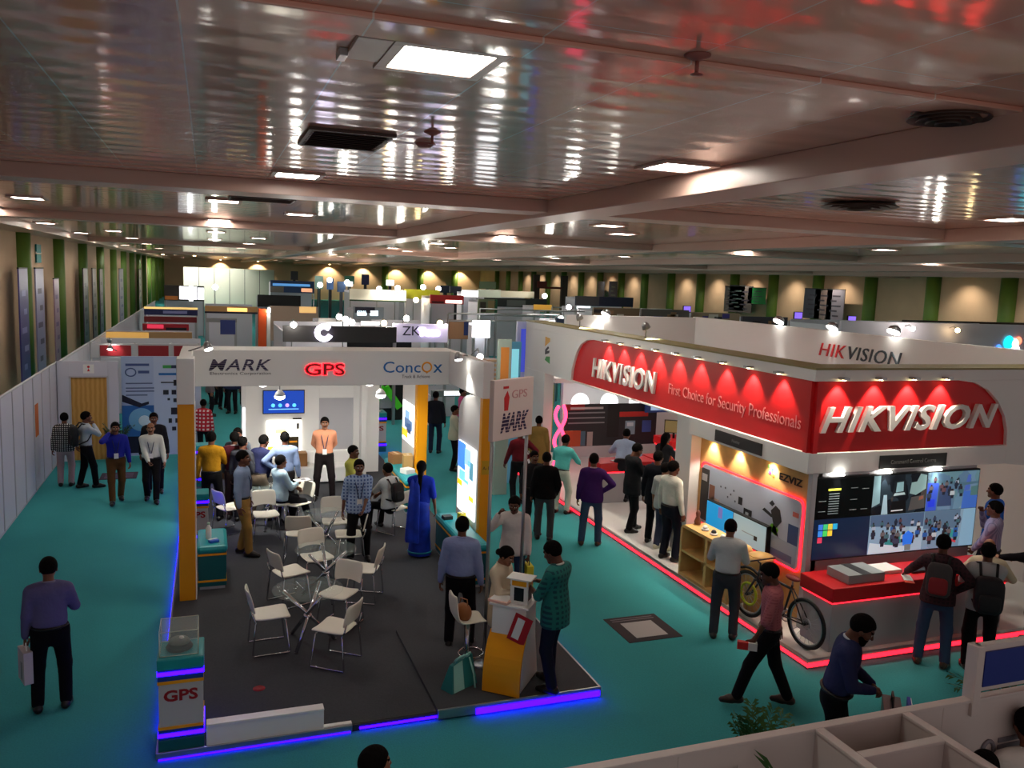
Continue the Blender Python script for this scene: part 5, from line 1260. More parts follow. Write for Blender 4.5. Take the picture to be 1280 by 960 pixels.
s = thing('toy_figure', 'small reddish figure ornament on the far end of the shelf counter', 'ornament', (7.6, 11.5, HZ+.87)); MB().lathe([(.05, 0), (.06, .06), (.03, .14), (.04, .2), (.02, .25)], (0, 0, 0), mat('figure_brown', (120, 70, 50), .6), 14).build('figure', s, True); MB().lathe([(.07, 0), (.07, .01)], (0, 0, 0), WOODL, 16).build('stand', s, True)
# round wooden stool-like table between shelf and bicycle
s = thing('plywood_drum', 'curved birch drum table behind the bicycle front wheel', 'table', (7.76, 10.02, HZ)); MB().lathe([(.2, 0), (.2, .78), (.19, .82), (.17, .82)], (0, 0, 0), WOODL, 32).build('drum', s, True); MB().lathe([(.17, .82), (.17, .835)], (0, 0, 0), WOODL, 32).build('top', s, True)

# bicycle
def bicycle():
    f, r_ = Vector((7.43, 9.80, HZ)), Vector((7.53, 8.66, HZ)); RAD = .345
    d = (f-r_).normalized(); n = Vector((d.y, -d.x, 0))
    s = thing('bicycle', 'mountain bicycle with black tyres standing beside the wooden niche', 'bicycle', tuple((f+r_)/2))
    TY = mat('tyre_rubber', (18, 18, 19), .7); YG = mat('lime_paint', (190, 200, 40), .4); FRM = mat('bike_frame', (34, 34, 38), .35)
    for k, c in enumerate((f, r_)):
        c = c+Vector((0, 0, RAD)); circ = lambda rr, N=36: [c+(d*math.cos(2*math.pi*i/N)+Vector((0, 0, 1))*math.sin(2*math.pi*i/N))*rr for i in range(N)]
        w = MB().tube(circ(RAD-.025), .026, TY, 8, True).build('wheel', s)
        MB().tube(circ(RAD-.058), .012, STEEL, 6, True).build('rim', w)
        m = MB()
        for i in range(20):
            a = 2*math.pi*i/20; m.cyl(c+n*(.02 if i % 2 else -.02), c+(d*math.cos(a)+Vector((0, 0, 1))*math.sin(a))*(RAD-.06), .0025, STEEL, n=5)
        m.build('spokes', w); MB().cyl(c-n*.045, c+n*.045, .022, FRM).build('hub', w)
        if k == 0: MB().tube(circ(.16, 24), .02, YG, 6, True).build('lime_ring', w)
        else:
            m = MB(); m.tube(circ(.07, 20), .012, STEEL, 6, True); m.build('sprocket', w)
    z = Vector((0, 0, 1)); bb = r_+d*.43+z*.30; st = r_+d*.30+z*.78; hd = f-d*.20+z*.74; hd2 = f-d*.17+z*.62; fa = f+z*RAD; ra = r_+z*RAD
    m = MB(); m.cyl(bb, st, .017, FRM).cyl(st-z*.06, hd, .018, FRM).cyl(bb, hd2, .022, FRM).cyl(hd2-z*.02, hd+z*.03, .024, FRM)
    for s_ in (-1, 1): m.cyl(bb+n*s_*.03, ra+n*s_*.06, .010, FRM).cyl(st-z*.05+n*s_*.02, ra+n*s_*.06, .009, FRM)
    m.build('frame', s)
    m = MB()
    for s_ in (-1, 1): m.cyl(hd2+n*s_*.06, fa+n*s_*.055, .016, FRM)
    m.cyl(hd2-n*.07, hd2+n*.07, .018, FRM); m.build('fork', s)
    MB().tube([hd+z*.02, hd+z*.13, hd+z*.15+d*.06], .014, FRM, 8).build('stem', s)
    MB().tube([hd+z*.17+d*.03-n*.30, hd+z*.16+d*.06-n*.1, hd+z*.16+d*.06+n*.1, hd+z*.17+d*.03+n*.30], .012, FRM, 8).build('handlebar', s)
    MB().ell(st+z*.10, (.07, .13, .035), mat('saddle_red', (130, 40, 40), .5)).build('saddle', s); MB().cyl(st-z*.02, st+z*.09, .013, STEEL).build('seat_post', s)
    m = MB(); m.tube([bb+n*.04+(d*math.cos(2*math.pi*i/20)+z*math.sin(2*math.pi*i/20))*.09 for i in range(20)], .012, STEEL, 6, True)
    m.build('chainring', s)
    MB().tube([bb+n*.07, bb+n*.07+d*.12-z*.12, bb+n*.13+d*.12-z*.12], .010, STEEL, 6).build('crank', s); MB().tube([bb-n*.07, bb-n*.07-d*.12+z*.12, bb-n*.13-d*.12+z*.12], .010, STEEL, 6).build('crank', s)
    pts = [f+z*RAD+(d*math.cos(R(a))+z*math.sin(R(a)))*(RAD+.045) for a in range(60, 200, 14)]; MB().tube(pts, .022, TY, 6).build('mudguard', s)
bicycle()
# boxes and papers on the corner counter
small_box('flat grey and black recorder box on the left of the corner red counter', 8.35, 8.72, 1.0, (.62, .42, .12), mat('recorder_grey', (150, 158, 160), .4), .0, 'device', 'recorder', DARK)
small_box('white device box beside the recorder on the corner red counter', 8.95, 8.85, 1.0, (.42, .3, .05), PAPER, 0.0, 'device', 'recorder')
s = thing('leaflet', 'white leaflet angled over the edge of the corner red counter', 'leaflet', (9.05, 8.5, 1.0), R(-35)); MB().obox((0, 0, .006), (.12, .26, .01), PAPER).build('sheet', s, True); MB().obox((.0, -.16, .006), (.12, .1, .01), mat('leaflet_orange', (220, 70, 40), .6)).build('printed_end', s, True)
s = thing('keyboard', 'black keyboard on the corner red counter in front of the man with the red backpack', 'keyboard', (9.5, 8.7, 1.0)); MB().obox((0, 0, .015), (.45, .16, .03), BLACK).build('case', s, True, .005); MB().obox((0, 0, .032), (.42, .13, .006), DARK).build('keys', s, True)
# spot lamps on the inner wall and fascia rims
def lamp_on(label, x, y, z, aim, lens=LAMPW, p=60, group=None, r=.085): return spotlight(label, (x, y, z), aim, (max(x, 13.08) if 12 < x < 14 else x+.05, y+.12, z-.2), lens, p, 80, (1, .96, .88), group, r)
lamp_on('unlit-looking steel spotlight on the left rim of the red fascia, nearest the emblem', X0+.2, 17.4, ZT+.22, (9.2, 15.2, 0), STEEL, 130)
lamp_on('steel spotlight on the rim above the middle of the left red fascia', X0+.2, 14.3, ZT+.22, (9.6, 13.5, 0), STEEL, 260)
def on_plane(px, py, X=None, Y=None):
    d = ray(px, py); t_ = X/d[0] if X else Y/d[1]; return Vector((d[0]*t_, d[1]*t_, EYE+d[2]*t_))
for px, py, kw, nm, lm in ((757, 393, dict(Y=20.4), 'at the left end', LAMPW), (973, 402, dict(X=12.95), 'second from the left', LAMPW), (1040, 410, dict(X=12.95), 'over the dark lettering', LAMPW), (1117, 415, dict(X=12.95), 'nearest of the right trio', LAMPW)):
    q = on_plane(px, py, **kw); lamp_on('bright spotlight on top of the white inner wall, %s' % nm, q.x, q.y, q.z, (q.x-2.2, q.y-.5, .1), lm, 90 if px == 757 else 240, None, .14)
# ------------------------------------------------------------ the visitors
def FP(px, py, z=0.0): q = at(px, py, z); return (q.x, q.y, z)
def HP(px, py, h, z=0.0): q = at(px, py, z+h); return (q.x, q.y, z)
def plaid(name, a, b, sc=6): return wave_mat(name, a, b, sc, 'X', .85, sharp=(.4, .6), plaid='Z')
STR_F, STR_B = ((-.10, .24), (.10, -.20, .02)), ((-.10, -.20, .02), (.10, .24))
def held(name, label, cat, p, off, parts, rz=0.0, side=1):
    # something held in the hand on one side
    s = p['arms'][side]; d = nrm(s[3]-s[2]); w = p['w'](s[3]+d*0.085+np.array(off))
    o = thing(name, label, cat, tuple(w), p['root'].rotation_euler.z+rz)
    for nm, fn in parts: m = MB(); fn(m); m.build(nm, o, True, .003)
    return o
def phone(label, p, side=1, tilt=0.0):
    return held('phone', label, 'phone', p, (0, .02, .02), [('phone_case', lambda m: m.obox(None, (.07, .012, .14), BLACK, M=Matrix.Rotation(R(-35+tilt), 4, 'X'))), ('phone_screen', lambda m: m.obox(None, (.06, .003, .12), mat('phone_glass', (40, 60, 90), .1, emit=.3), M=Matrix.Rotation(R(-35+tilt), 4, 'X') @ Matrix.Translation((0, -.008, 0))))], 0, side)
Z1, Z2 = FZ, HZ
# --- left aisle
p = person('person in a lavender shirt seen from behind in the left aisle, carrying a white bag', FP(66, 888), 4, 1.72, (96, 92, 134), (10, 10, 13), skin=1, arms=('carry', 'read'), nod=14, collar=(120, 118, 150), feet=((-.14, .02), (.13, .04)))
held('carrier_bag', 'white carrier bag in the left hand of the person in the lavender shirt', 'bag', p, (0, .0, -.24), [('bag_body', lambda m: m.obox((0, 0, 0), (.09, .26, .36), mat('bag_white', (196, 186, 186), .7))), ('handle', lambda m: m.tube([(0, -.07, .17), (0, -.03, .27), (0, .03, .27), (0, .07, .17)], .008, PAPER, 6)), ('print', lambda m: m.obox((.0, -.02, -.05), (.094, .06, .2), mat('print_grey', (120, 110, 130), .6)))], 0.3, 0)
p = person('person in a pale shirt with a black backpack near the wooden door', FP(109, 610), 75, 1.68, (168, 178, 188), (14, 14, 18), skin=1, arms=('back', 'chin'), feet=((-.1, -.12), (.1, .16)))
backpack(p, 'black backpack on the person near the wooden door', (14, 14, 17))
p = person('person in a royal blue shirt and brown trousers walking toward the viewer', FP(146, 628), 176, 1.67, (38, 44, 150), (86, 58, 30), skin=0, arms=('down', 'ear'), feet=((-.09, -.16, .02), (.09, .18)), lanyard=True)
p = person('balding person in a white shirt and black trousers walking toward the viewer', FP(190, 627), 182, 1.66, (208, 210, 202), (20, 18, 18), skin=2, hair='bald', arms=('swing', 'clasp'), feet=((-.09, .16), (.09, -.14, .02)), fat=.05, lanyard=True)
p = person('person in a dark suit standing behind the balding person in the left aisle', HP(192, 517, 1.74), 180, 1.74, (24, 24, 30), (16, 16, 20), skin=1, jacket=True, fine=False)
p = person('person in a black and white patterned top by the white partition panels', HP(80, 517, 1.62), 10, 1.62, smat=plaid('patterned_cloth', (40, 40, 44), (210, 208, 204), 7.1), trousers=(190, 160, 160), skin=1, tucked=False, arms=('down', 'chin'))
# --- left booth
p = person('person in a mustard shirt seen from behind right of the left yellow pillar', HP(264, 541, 1.72, Z1), 12, 1.72, (168, 120, 20), (18, 17, 18), skin=1, arms=('down', 'read'), feet=((-.13, .0), (.13, .05)))
p = person('person in a maroon shirt with a white collar seen from behind in the left booth', HP(293, 541, 1.70, Z1), 8, 1.70, (74, 26, 34), (60, 46, 40), skin=1, collar=(225, 225, 222), arms=('read', 'read'))
p = person('person with dark hair in grey, mostly hidden behind the maroon shirt', HP(303, 547, 1.64, Z1), 30, 1.64, (60, 62, 68), (30, 30, 34), skin=1)
p = person('dark haired person farthest back behind the maroon shirt', HP(297, 536, 1.72, Z1), 185, 1.72, (90, 98, 110), (34, 34, 40), skin=0)
p = person('person in a navy shirt and grey trousers leaning toward the lit wall print', HP(324, 546, 1.66, Z1), 40, 1.70, (40, 44, 78), (112, 98, 84), skin=1, lean=16, arms=('table', 'clasp'), feet=((-.12, -.1), (.12, .12)))
p = person('person in a light blue shirt seen from behind in front of the lit wall print', HP(356, 541, 1.74, Z1), -4, 1.74, (132, 152, 190), (34, 28, 28), skin=1, arms=('hip', 'down'))
p = person('person in a blue shirt and khaki trousers with a badge, standing beside the glass table', FP(303, 693, Z1), 105, 1.78, (128, 146, 176), (158, 124, 66), skin=1, fat=.04, lanyard=True, arms=('down', 'down'), feet=((-.09, -.05), (.10, .13)))
q = at(356, 664, Z1); p = person('person in a pale blue shirt seated at a glass table', (q.x-.05, q.y+.25, Z1), 62, 1.70, (166, 192, 206), (15, 15, 20), skin=0, sit=.60, arms=('lap', 'read'), feet=((-.14, .30), (.18, .52)), tucked=False, hem=-.05, beard=False)
s = thing('bar_stool', 'stool under the seated person in the pale blue shirt', 'stool', (q.x-.05, q.y+.23, Z1)); MB().lathe([(.17, .46), (.18, .48), (.17, .50)], (0, 0, 0), CHW, 24).build('seat', s, True)
for k in range(4): MB().cyl((.12*math.cos(k*1.571+.4), .12*math.sin(k*1.571+.4), .46), (.2*math.cos(k*1.571+.4), .2*math.sin(k*1.571+.4), 0), .012, CHROME).build('leg', s, True)
held('brochure', 'white brochure in the hand of the seated person in the pale blue shirt', 'brochure', p, (0, .06, .03), [('cover', lambda m: m.obox((0, 0, 0), (.2, .28, .01), PAPER)), ('print', lambda m: m.obox((0, .02, .006), (.12, .1, .003), mat('print_grey', (120, 110, 130), .6)))], 0, 1)
p = person('person in a peach shirt with a badge standing with hands behind the back', FP(405, 624, Z1), 178, 1.76, (216, 146, 112), (24, 18, 20), skin=2, lanyard=True, arms=('back', 'back'), feet=((-.17, 0), (.17, .0)))
p = person('person in a lime yellow shirt turned right beside the rear wall', HP(441, 558, 1.62, Z1), 115, 1.62, (204, 204, 96), (40, 36, 34), skin=1, arms=('clasp', 'clasp'), fat=.05)
p = person('person in a blue checked shirt with a lanyard standing behind the glass tables', FP(447, 700, Z1), 172, 1.72, smat=plaid('blue_check_cloth', (150, 172, 206), (60, 84, 140), 5.7), trousers=(16, 15, 18), skin=1, tucked=False, sleeve=.7, lanyard=True, arms=('clasp', 'down'), feet=((-.14, .0), (.13, .06)))
q = at(487, 642, .45); p = person('person in a white shirt with a black backpack seated on a white chair', (q.x, q.y, Z1), -42, 1.68, (208, 212, 208), (15, 15, 18), skin=1, sit=.55, lean=8, arms=('lap', 'lap'), feet=((-.12, .46), (.14, .42)), tucked=False, hem=-.05, sleeve=.7)
backpack(p, 'small black backpack on the seated person in the white shirt', (18, 18, 20), sz=(.26, .13, .36), low=.02)
SAR = mat('sari_cloth', (24, 60, 190), .6, noise=.35, nscale=5); SAG = mat('sari_border', (20, 130, 150), .6, noise=.3, nscale=6)
p = person('person in a blue sari with a long dark plait seen from behind', FP(524, 695, Z1), 8, 1.66, (26, 50, 170), skin=1, hair='braid', sari=SAR, tmat=SAR, sleeve=.5, arms=('clasp', 'down'), moustache=False, shoes=(60, 40, 30), feet=((-.08, .02), (.08, .03)))
MB().tube([V3(.2*math.cos(a), .03+.175*math.sin(a), .09) for a in [2*math.pi*i/28 for i in range(28)]], .016, SAG, 6, True).build('sari_hem', p['root'], True)
p = person('person in a pale blue shirt seen from behind at the right teal counter', HP(578, 648, 1.74, Z1), 8, 1.74, (138, 152, 196), (14, 13, 17), skin=1, fat=.05, arms=('down', 'down'), feet=((-.13, 0), (.13, .03)))
p = person('person in a cream kurta behind the yellow reception desk, looking down', HP(628, 686, 1.52, .125), 118, 1.56, (206, 190, 164), (30, 24, 24), skin=2, hair='bun', tucked=False, hem=-.3, arms=('clasp', 'read'), nod=22, moustache=False)
p = person('person in a teal checked shirt with an open folder at the yellow reception desk', FP(690, 860, .125), -62, 1.78, smat=plaid('teal_check_cloth', (24, 106, 100), (14, 66, 74), 5.2), trousers=(24, 28, 44), skin=3, collar=(190, 190, 180), tucked=False, hem=-.17, sleeve=.7, arms=('read', 'read'), nod=24, feet=((-.12, -.06), (.11, .10)))
held('folder', 'black folder in the hands of the person in the teal checked shirt', 'folder', p, (-.08, .05, -.02), [('cover', lambda m: m.obox((0, 0, 0), (.30, .22, .02), BLACK)), ('pages', lambda m: m.obox((0, 0, .013), (.27, .2, .006), DARK))], 0.2, 1)
p = person('person in a white shirt with a raised hand and yellow bag behind the pole sign', HP(644, 620, 1.72), 188, 1.72, (212, 206, 202), (44, 58, 86), skin=3, arms=('carry', 'raise'), nod=14, tucked=False, feet=((-.12, 0), (.12, 0)))
held('carrier_bag', 'yellow carrier bag of the person in the white shirt behind the pole sign', 'bag', p, (0, 0, -.22), [('bag_body', lambda m: m.obox((0, 0, 0), (.10, .24, .32), mat('bag_yellow', (220, 214, 50), .6))), ('handle', lambda m: m.tube([(0, -.06, .15), (0, -.02, .24), (0, .02, .24), (0, .06, .15)], .008, DARK, 6))], .4, 0)
# --- centre aisle
p = person('person in a black sweater and grey trousers seen from behind in the central aisle', FP(679, 675), 2, 1.68, (12, 12, 15), (72, 72, 76), skin=1, tucked=False, arms=('down', 'pocket'), feet=((-.12, .05), (.12, -.02)))
p = person('person in a turquoise shirt and cream trousers leaning over the far red counter', FP(700, 642, .0), 25, 1.70, (92, 196, 192), (196, 204, 190), skin=1, lean=14, arms=('table', 'table'), feet=((-.12, 0), (.13, .05)))
p = person('person in a purple sweater and jeans with one hand on the hip, seen from behind', FP(737, 682), 4, 1.74, (66, 34, 100), (58, 78, 104), skin=1, collar=(220, 216, 226), tucked=False, arms=('down', 'hip'), shoes=(60, 46, 32), feet=((-.16, 0), (.14, .04)))
p = person('person in a dark suit looking at a phone inside the right booth', FP(787, 664, Z2), 60, 1.74, (26, 27, 31), (18, 18, 22), skin=1, jacket=True, arms=('phone', 'phone'), nod=22, feet=((-.08, .12), (.10, -.08)))
phone('phone in the hands of the person in the dark suit', p)
p = person('person in a black suit behind the white shirt inside the right booth', HP(823, 565, 1.74, Z2), 25, 1.74, (16, 18, 26), (14, 15, 20), skin=1, jacket=True, arms=('down', 'read'))
p = person('person in a grey t-shirt and jeans beside the white shirt inside the right booth', HP(832, 580, 1.60, Z2), 40, 1.60, (176, 178, 176), (56, 62, 84), skin=2, tucked=False, sleeve=.5, shoes=(200, 196, 170), arms=('down', 'clasp'))
p = person('person in a white shirt and dark trousers nearest the birch shelf counter', FP(834, 700, Z2), 45, 1.76, (220, 220, 208), (22, 24, 36), skin=1, arms=('down', 'down'), feet=((-.12, 0), (.12, .05)))
p = person('person with long dark hair and an orange scarf at the far red counter', HP(829, 542, 1.62, Z2), 40, 1.62, (40, 40, 44), (36, 34, 40), skin=1, hair='long', moustache=False, lean=10, arms=('table', 'table'))
MB().tube([p['T'](-.12, .1, .2)*p['k'], p['T'](-.10, .12, .4)*p['k'], p['T'](-.06, .02, .55)*p['k'], p['T'](.06, .0, .55)*p['k'], p['T'](.11, .12, .4)*p['k'], p['T'](.13, .13, .1)*p['k']], .03, mat('scarf_orange', (214, 96, 50), .8), 8).build('scarf', p['root'], True)
p = person('person in a pale blue shirt bending over the red counter before the dark graphic', HP(781, 540, 1.56, Z2), 10, 1.70, (176, 194, 226), (30, 30, 36), skin=1, lean=32, arms=('table', 'table'))
p = person('person in a grey white shirt seen from behind at the birch shelf counter', FP(903, 798), 2, 1.70, (192, 196, 196), (58, 60, 66), skin=1, arms=('read', 'read'), nod=16, feet=((-.13, -.02), (.13, .04)))
p = person('person in a pink short sleeved shirt walking left with a red and white packet', FP(955, 884), -95, 1.75, smat=plaid('pink_check_cloth', (172, 98, 104), (150, 80, 90), 9.5), trousers=(14, 13, 15), skin=3, sleeve=.62, arms=('swing', 'swingb'), nod=18, feet=((-.10, .34), (.10, -.26, .02)), shoes=(44, 26, 20))
held('packet', 'red and white packet in the hand of the person in the pink shirt', 'packet', p, (0, .04, 0), [('wrapper', lambda m: m.obox((0, 0, 0), (.06, .20, .09), mat('packet_red', (206, 50, 50), .5))), ('label_patch', lambda m: m.obox((0, -.07, 0), (.064, .1, .092), PAPER))], 0, 0)
p = person('bearded person in a navy shirt looking down into a black bag behind the front partition', HP(1052, 773, 1.77), 88, 1.86, (44, 50, 88), (12, 11, 14), skin=3, beard=True, lean=10, nod=24, collar=(190, 195, 205), arms=(((.06, .3, 1.04), (.8, -.6, -.3), 'hold'),)*2, feet=((-.12, .05), (.12, -.05)), fat=.05)
held('shoulder_bag', 'black bag held open by the bearded person in the navy shirt', 'bag', p, (.1, .10, -.20), [('bag_body', lambda m: m.obox((0, 0, 0), (.34, .16, .34), BLACK)), ('handle', lambda m: m.tube([(-.1, 0, .16), (-.06, 0, .26), (.06, 0, .26), (.1, 0, .16)], .012, BLACK, 6))], 0, 0)
held('folder', 'blue folder sticking out behind the black bag', 'folder', p, (.04, .24, -.18), [('cover', lambda m: m.obox((0, 0, 0), (.26, .03, .32), mat('folder_blue', (40, 60, 170), .5))), ('pages', lambda m: m.obox((0, .018, .005), (.24, .008, .3), PAPER))], 0, 0)
p = person('person in a maroon checked shirt with a red backpack at the corner counter', FP(1163, 832), 2, 1.76, smat=plaid('maroon_check_cloth', (54, 24, 34), (30, 16, 24), 6.2), trousers=(54, 72, 100), skin=3, lean=10, arms=('far', 'hip'), tucked=False, feet=((-.16, 0), (.15, .03)), shoes=(60, 50, 36))
backpack(p, 'red and grey backpack on the person in the maroon checked shirt', (60, 56, 58), (130, 22, 30), low=.03)
p = person('person in a grey shirt with a large black backpack at the corner counter', FP(1219, 838), -12, 1.72, (170, 174, 176), (10, 10, 12), skin=3, arms=('table', 'clasp'), tucked=False, feet=((-.12, 0), (.13, -.02)), shoes=(44, 28, 22))
backpack(p, 'large black backpack on the person in the grey and white shirt', (20, 21, 26), sz=(.34, .2, .48), low=.08)
p = person('balding person in a beige shirt between the counter and the black backpack', HP(1238, 690, 1.44), -5, 1.66, (196, 186, 160), (40, 36, 34), skin=2, hair='bald', lean=30, arms=('table', 'table'), fat=.04)
p = person('person in a lavender striped shirt facing left at the right end of the video wall', HP(1246, 628, 1.72, Z2), -80, 1.72, smat=wave_mat('lavender_stripe_cloth', (176, 172, 206), (140, 136, 176), 8, 'X', .85), trousers=(20, 20, 26), skin=1, arms=('clasp', 'raise'))
p = person('person in a bright blue shirt behind the lavender striped shirt', HP(1246, 606, 1.74, Z2), -70, 1.74, (40, 100, 200), (30, 34, 48), skin=1)
p = person('person in a dark suit at the right picture edge reaching an arm to the left', (11.0, 8.02, 0), -88, 1.74, (28, 26, 32), (24, 22, 26), skin=2, jacket=True, arms=('reach', 'read'), feet=((-.12, 0), (.12, 0)))
# --- people near the lower picture edge
p = person('person with black hair cut off by the bottom edge before the left booth', HP(466, 938, 1.72), 60, 1.72, (60, 70, 90), (20, 20, 24), skin=2, arms=('down', 'ear'))
p = person('person with dark hair at the bottom right edge inside the front partition', HP(1232, 944, 1.76), 10, 1.76, (52, 46, 48), (20, 20, 24), skin=1)
p = person('person in a white shirt at the bottom right corner, leaning inside the front partition', HP(1300, 912, 1.80), -30, 1.90, (214, 210, 204), (30, 30, 34), skin=1, lean=14, tucked=False)
# --- people farther back
p = person('person in a red and white jacket in the aisle behind the left yellow pillar', HP(254, 500, 1.55), 20, 1.55, smat=plaid('red_white_cloth', (190, 30, 50), (225, 210, 210), 3.3), trousers=(18, 22, 30), skin=1, tucked=False)
p = person('person in a pale green top with a lanyard beyond the rear yellow pillar', FP(566, 588), 95, 1.66, (190, 196, 176), (22, 20, 24), skin=1, tucked=False, arms=('clasp', 'clasp'), lanyard=True)
p = person('person in dark clothes turned away beyond the rear yellow pillar', HP(545, 490, 1.72), 10, 1.72, (26, 28, 36), (30, 40, 60), skin=1, tucked=False)
p = person('person in a pink top far behind the left booth', HP(578, 486, 1.6), 100, 1.6, (206, 90, 140), (40, 40, 46), skin=1, tucked=False)
p = person('person in a black jacket beside the dark stand left of the pink light sculpture', HP(664, 500, 1.74), 30, 1.74, (20, 20, 24), (16, 18, 22), skin=1, jacket=True)
p = person('person in a dark red shirt behind the pole of the white sign', HP(651, 535, 1.7), -20, 1.7, (110, 30, 40), (22, 22, 26), skin=1, arms=('swing', 'hip'))
p = person('person in a gold brown kurta left of the pink light sculpture', HP(674, 521, 1.68), 10, 1.68, (140, 112, 60), (90, 60, 40), skin=1, tucked=False, hem=-.35)
p = person('dark haired person hidden behind the black sweater in the central aisle', HP(668, 566, 1.6), 160, 1.62, (40, 40, 44), (36, 36, 40), skin=1)
# ------------------------------------------------------------ left corridor: shell-scheme walls, door, posters
PNL = mat('partition_panel', (206, 206, 216), .5)
pw_ = thing('partition_wall', 'long white shell scheme partition wall along the left edge', 'partition', (-3.5, 14, 0))
for i in range(20):
    y = 3.0+i*.985
    BX('panel', pw_, -3.52, -3.49, y+.02, y+.965, .03, 2.44, PNL, 0)
m = MB()
for i in range(21): m.box(-3.535, -3.475, 3.0+i*.985-.02, 3.0+i*.985+.02, 0, 2.47, GREYW)
m.box(-3.53, -3.48, 3.0, 22.7, 2.44, 2.47, GREYW).box(-3.53, -3.48, 3.0, 22.7, 0, .03, GREYW); m.build('post_frame', pw_)
MB().box(-3.488, -3.482, 19.9, 20.25, 1.15, 1.85, mat('notice_orange', (214, 110, 40), .6)).build('notice')
tag(bpy.data.objects['notice'], 'tall orange notice stuck on the white partition wall near the door', 'notice')
dw = thing('booth_entrance', 'white partition end with a pale wooden door panel and small sign above', 'doorway', (-2.7, 22.7, 0))
m = MB().box(-3.5, -3.2, 22.68, 22.74, 0, 2.5, PNL).box(-2.36, -2.12, 22.68, 22.74, 0, 2.5, PNL).box(-3.2, -2.36, 22.68, 22.74, 2.1, 2.5, PNL); m.build('wall_panel', dw, bev=.005)
m = MB().box(-3.22, -3.18, 22.66, 22.7, 0, 2.12, GREYW).box(-2.38, -2.34, 22.66, 22.7, 0, 2.12, GREYW).box(-3.22, -2.34, 22.66, 22.7, 2.1, 2.14, GREYW); m.build('frame', dw)
DOORW = wave_mat('pale_wood_door', (206, 160, 86), (190, 140, 66), 3.0, 'X', .5, dist=3, sharp=(.2, .8))
MB().box(-3.18, -2.38, 22.70, 22.73, .02, 2.1, DOORW).build('door_leaf', dw, bev=.004)
MB().box(-2.9, -2.66, 22.672, 22.679, 2.2, 2.42, PAPER).build('sign', dw); m = MB(); m.lathe([(.03, 0), (.02, -.004)], (-2.78, 22.67, 2.36), REDM, 12, 'Y'); m.prism([(-.03, 0), (.03, 0), (0, .08)], (-2.78, 22.672, 2.25), (1, 0, 0), (0, 0, 1), (0, -.004, 0), REDM); m.build('sign_mark', dw)
# poster wall
po = thing('poster_wall', 'pale blue poster wall with product pictures right of the wooden door', 'poster wall', (-1.3, 22.9, 0))
PB = mat('poster_pale', (170, 190, 222), .5)
MB().box(-2.07, -1.32, 22.88, 22.94, .05, 2.6, PB).box(-1.32, -.2, 22.88, 22.94, .05, 2.6, mat('poster_paler', (184, 200, 226), .5)).build('panel', po)
m = MB()
ink = lambda c: mat('ink_%d_%d_%d' % c, c, .5)
m.box(-2.07, -1.32, 22.872, 22.879, .55, 1.35, ink((40, 100, 170))); m.lathe([(.30, 0), (.29, -.002)], (-1.62, 22.87, .98), ink((110, 170, 210)), 28, 'Y'); m.lathe([(.14, 0), (.13, -.002)], (-1.55, 22.866, .95), ink((200, 225, 240)), 24, 'Y')
m.box(-2.07, -1.32, 22.872, 22.879, .12, .55, ink((16, 22, 44)))
m.prism([(0, .28), (.45, .05), (.62, .1), (.62, .03), (.40, -.05), (0, .1)], (-2.06, 22.872, 1.35), (1, 0, 0), (0, 0, 1), (0, -.004, 0), ink((24, 28, 50)))
for k, (a, b) in enumerate(((1.9, .62), (1.78, .66), (1.70, .66), (1.60, .5))): m.box(-1.97, -1.97+b, 22.872, 22.879, a, a+.03, ink((90, 104, 140)))
m.box(-1.97, -1.42, 22.872, 22.879, 2.36, 2.42, ink((70, 90, 140))); m.tube([(-1.85+.12*math.cos(a), 22.875, 2.2+.1*math.sin(a)) for a in [2*math.pi*i/16 for i in range(16)]], .015, ink((70, 90, 140)), 5, True); m.box(-1.68, -1.42, 22.872, 22.879, 2.17, 2.24, ink((70, 90, 140)))
m.box(-1.2, -.3, 22.872, 22.879, 2.12, 2.18, ink((40, 110, 180))); m.box(-1.1, -.9, 22.872, 22.879, 2.3, 2.38, ink((70, 160, 80))); m.box(-.9, -.5, 22.872, 22.879, 2.3, 2.38, ink((50, 60, 90)))
for (a, b, c, d) in ((-1.15, 1.92, .35, .03), (-.85, 1.85, .14, .15), (-1.1, 1.62, .13, .12), (-.9, 1.62, .11, .12), (-.72, 1.62, .12, .12), (-1.0, 1.47, .06, .06), (-.86, 1.42, .12, .1), (-.92, 1.1, .2, .18), (-.98, .88, .08, .12), (-.82, .88, .12, .12), (-.9, .68, .1, .1), (-.72, .68, .1, .1)): m.box(a, a+c, 22.872, 22.879, b, b+d, ink((30, 32, 46)))
m.build('print', po)
hd_ = MB().box(-3.3, -.25, 27.5, 27.6, 2.1, 2.52, GREYW)
st = thing('shell_scheme_stall', 'stall with dark red header panels behind the poster wall', 'stall', (-1.7, 27.5, 0))
hd_.build('header', st); m = MB()
for a, b in ((-3.05, -2.2), (-2.0, -1.15), (-1.0, -.3)): m.box(a, b, 27.48, 27.5, 2.15, 2.47, mat('header_red', (150, 34, 44), .5))
m.build('header_print', st)
m = MB()
for x in (-3.3, -2.1, -1.08, -.28): m.cyl((x, 27.55, 0), (x, 27.55, 2.55), .03, STEEL, n=8)
m.box(-3.3, -.25, 29.9, 29.95, 0, 2.5, PNL); m.build('frame', st)
spotlight('bright spotlight over the red header stall', (-2.75, 27.2, 2.62), (-2.6, 27.6, 2.2), (-2.75, 27.5, 2.5), LAMPW, 15)
spotlight('second bright spotlight over the red header stall, right above the door', (-2.55, 25.2, 2.56), (-2.9, 24, 0), (-2.4, 25.4, 2.5), LAMPW, 10)
pw2 = thing('partition_wall', 'white partition wall running on behind the wooden door past the left stalls', 'partition', (-3.42, 40, 0))
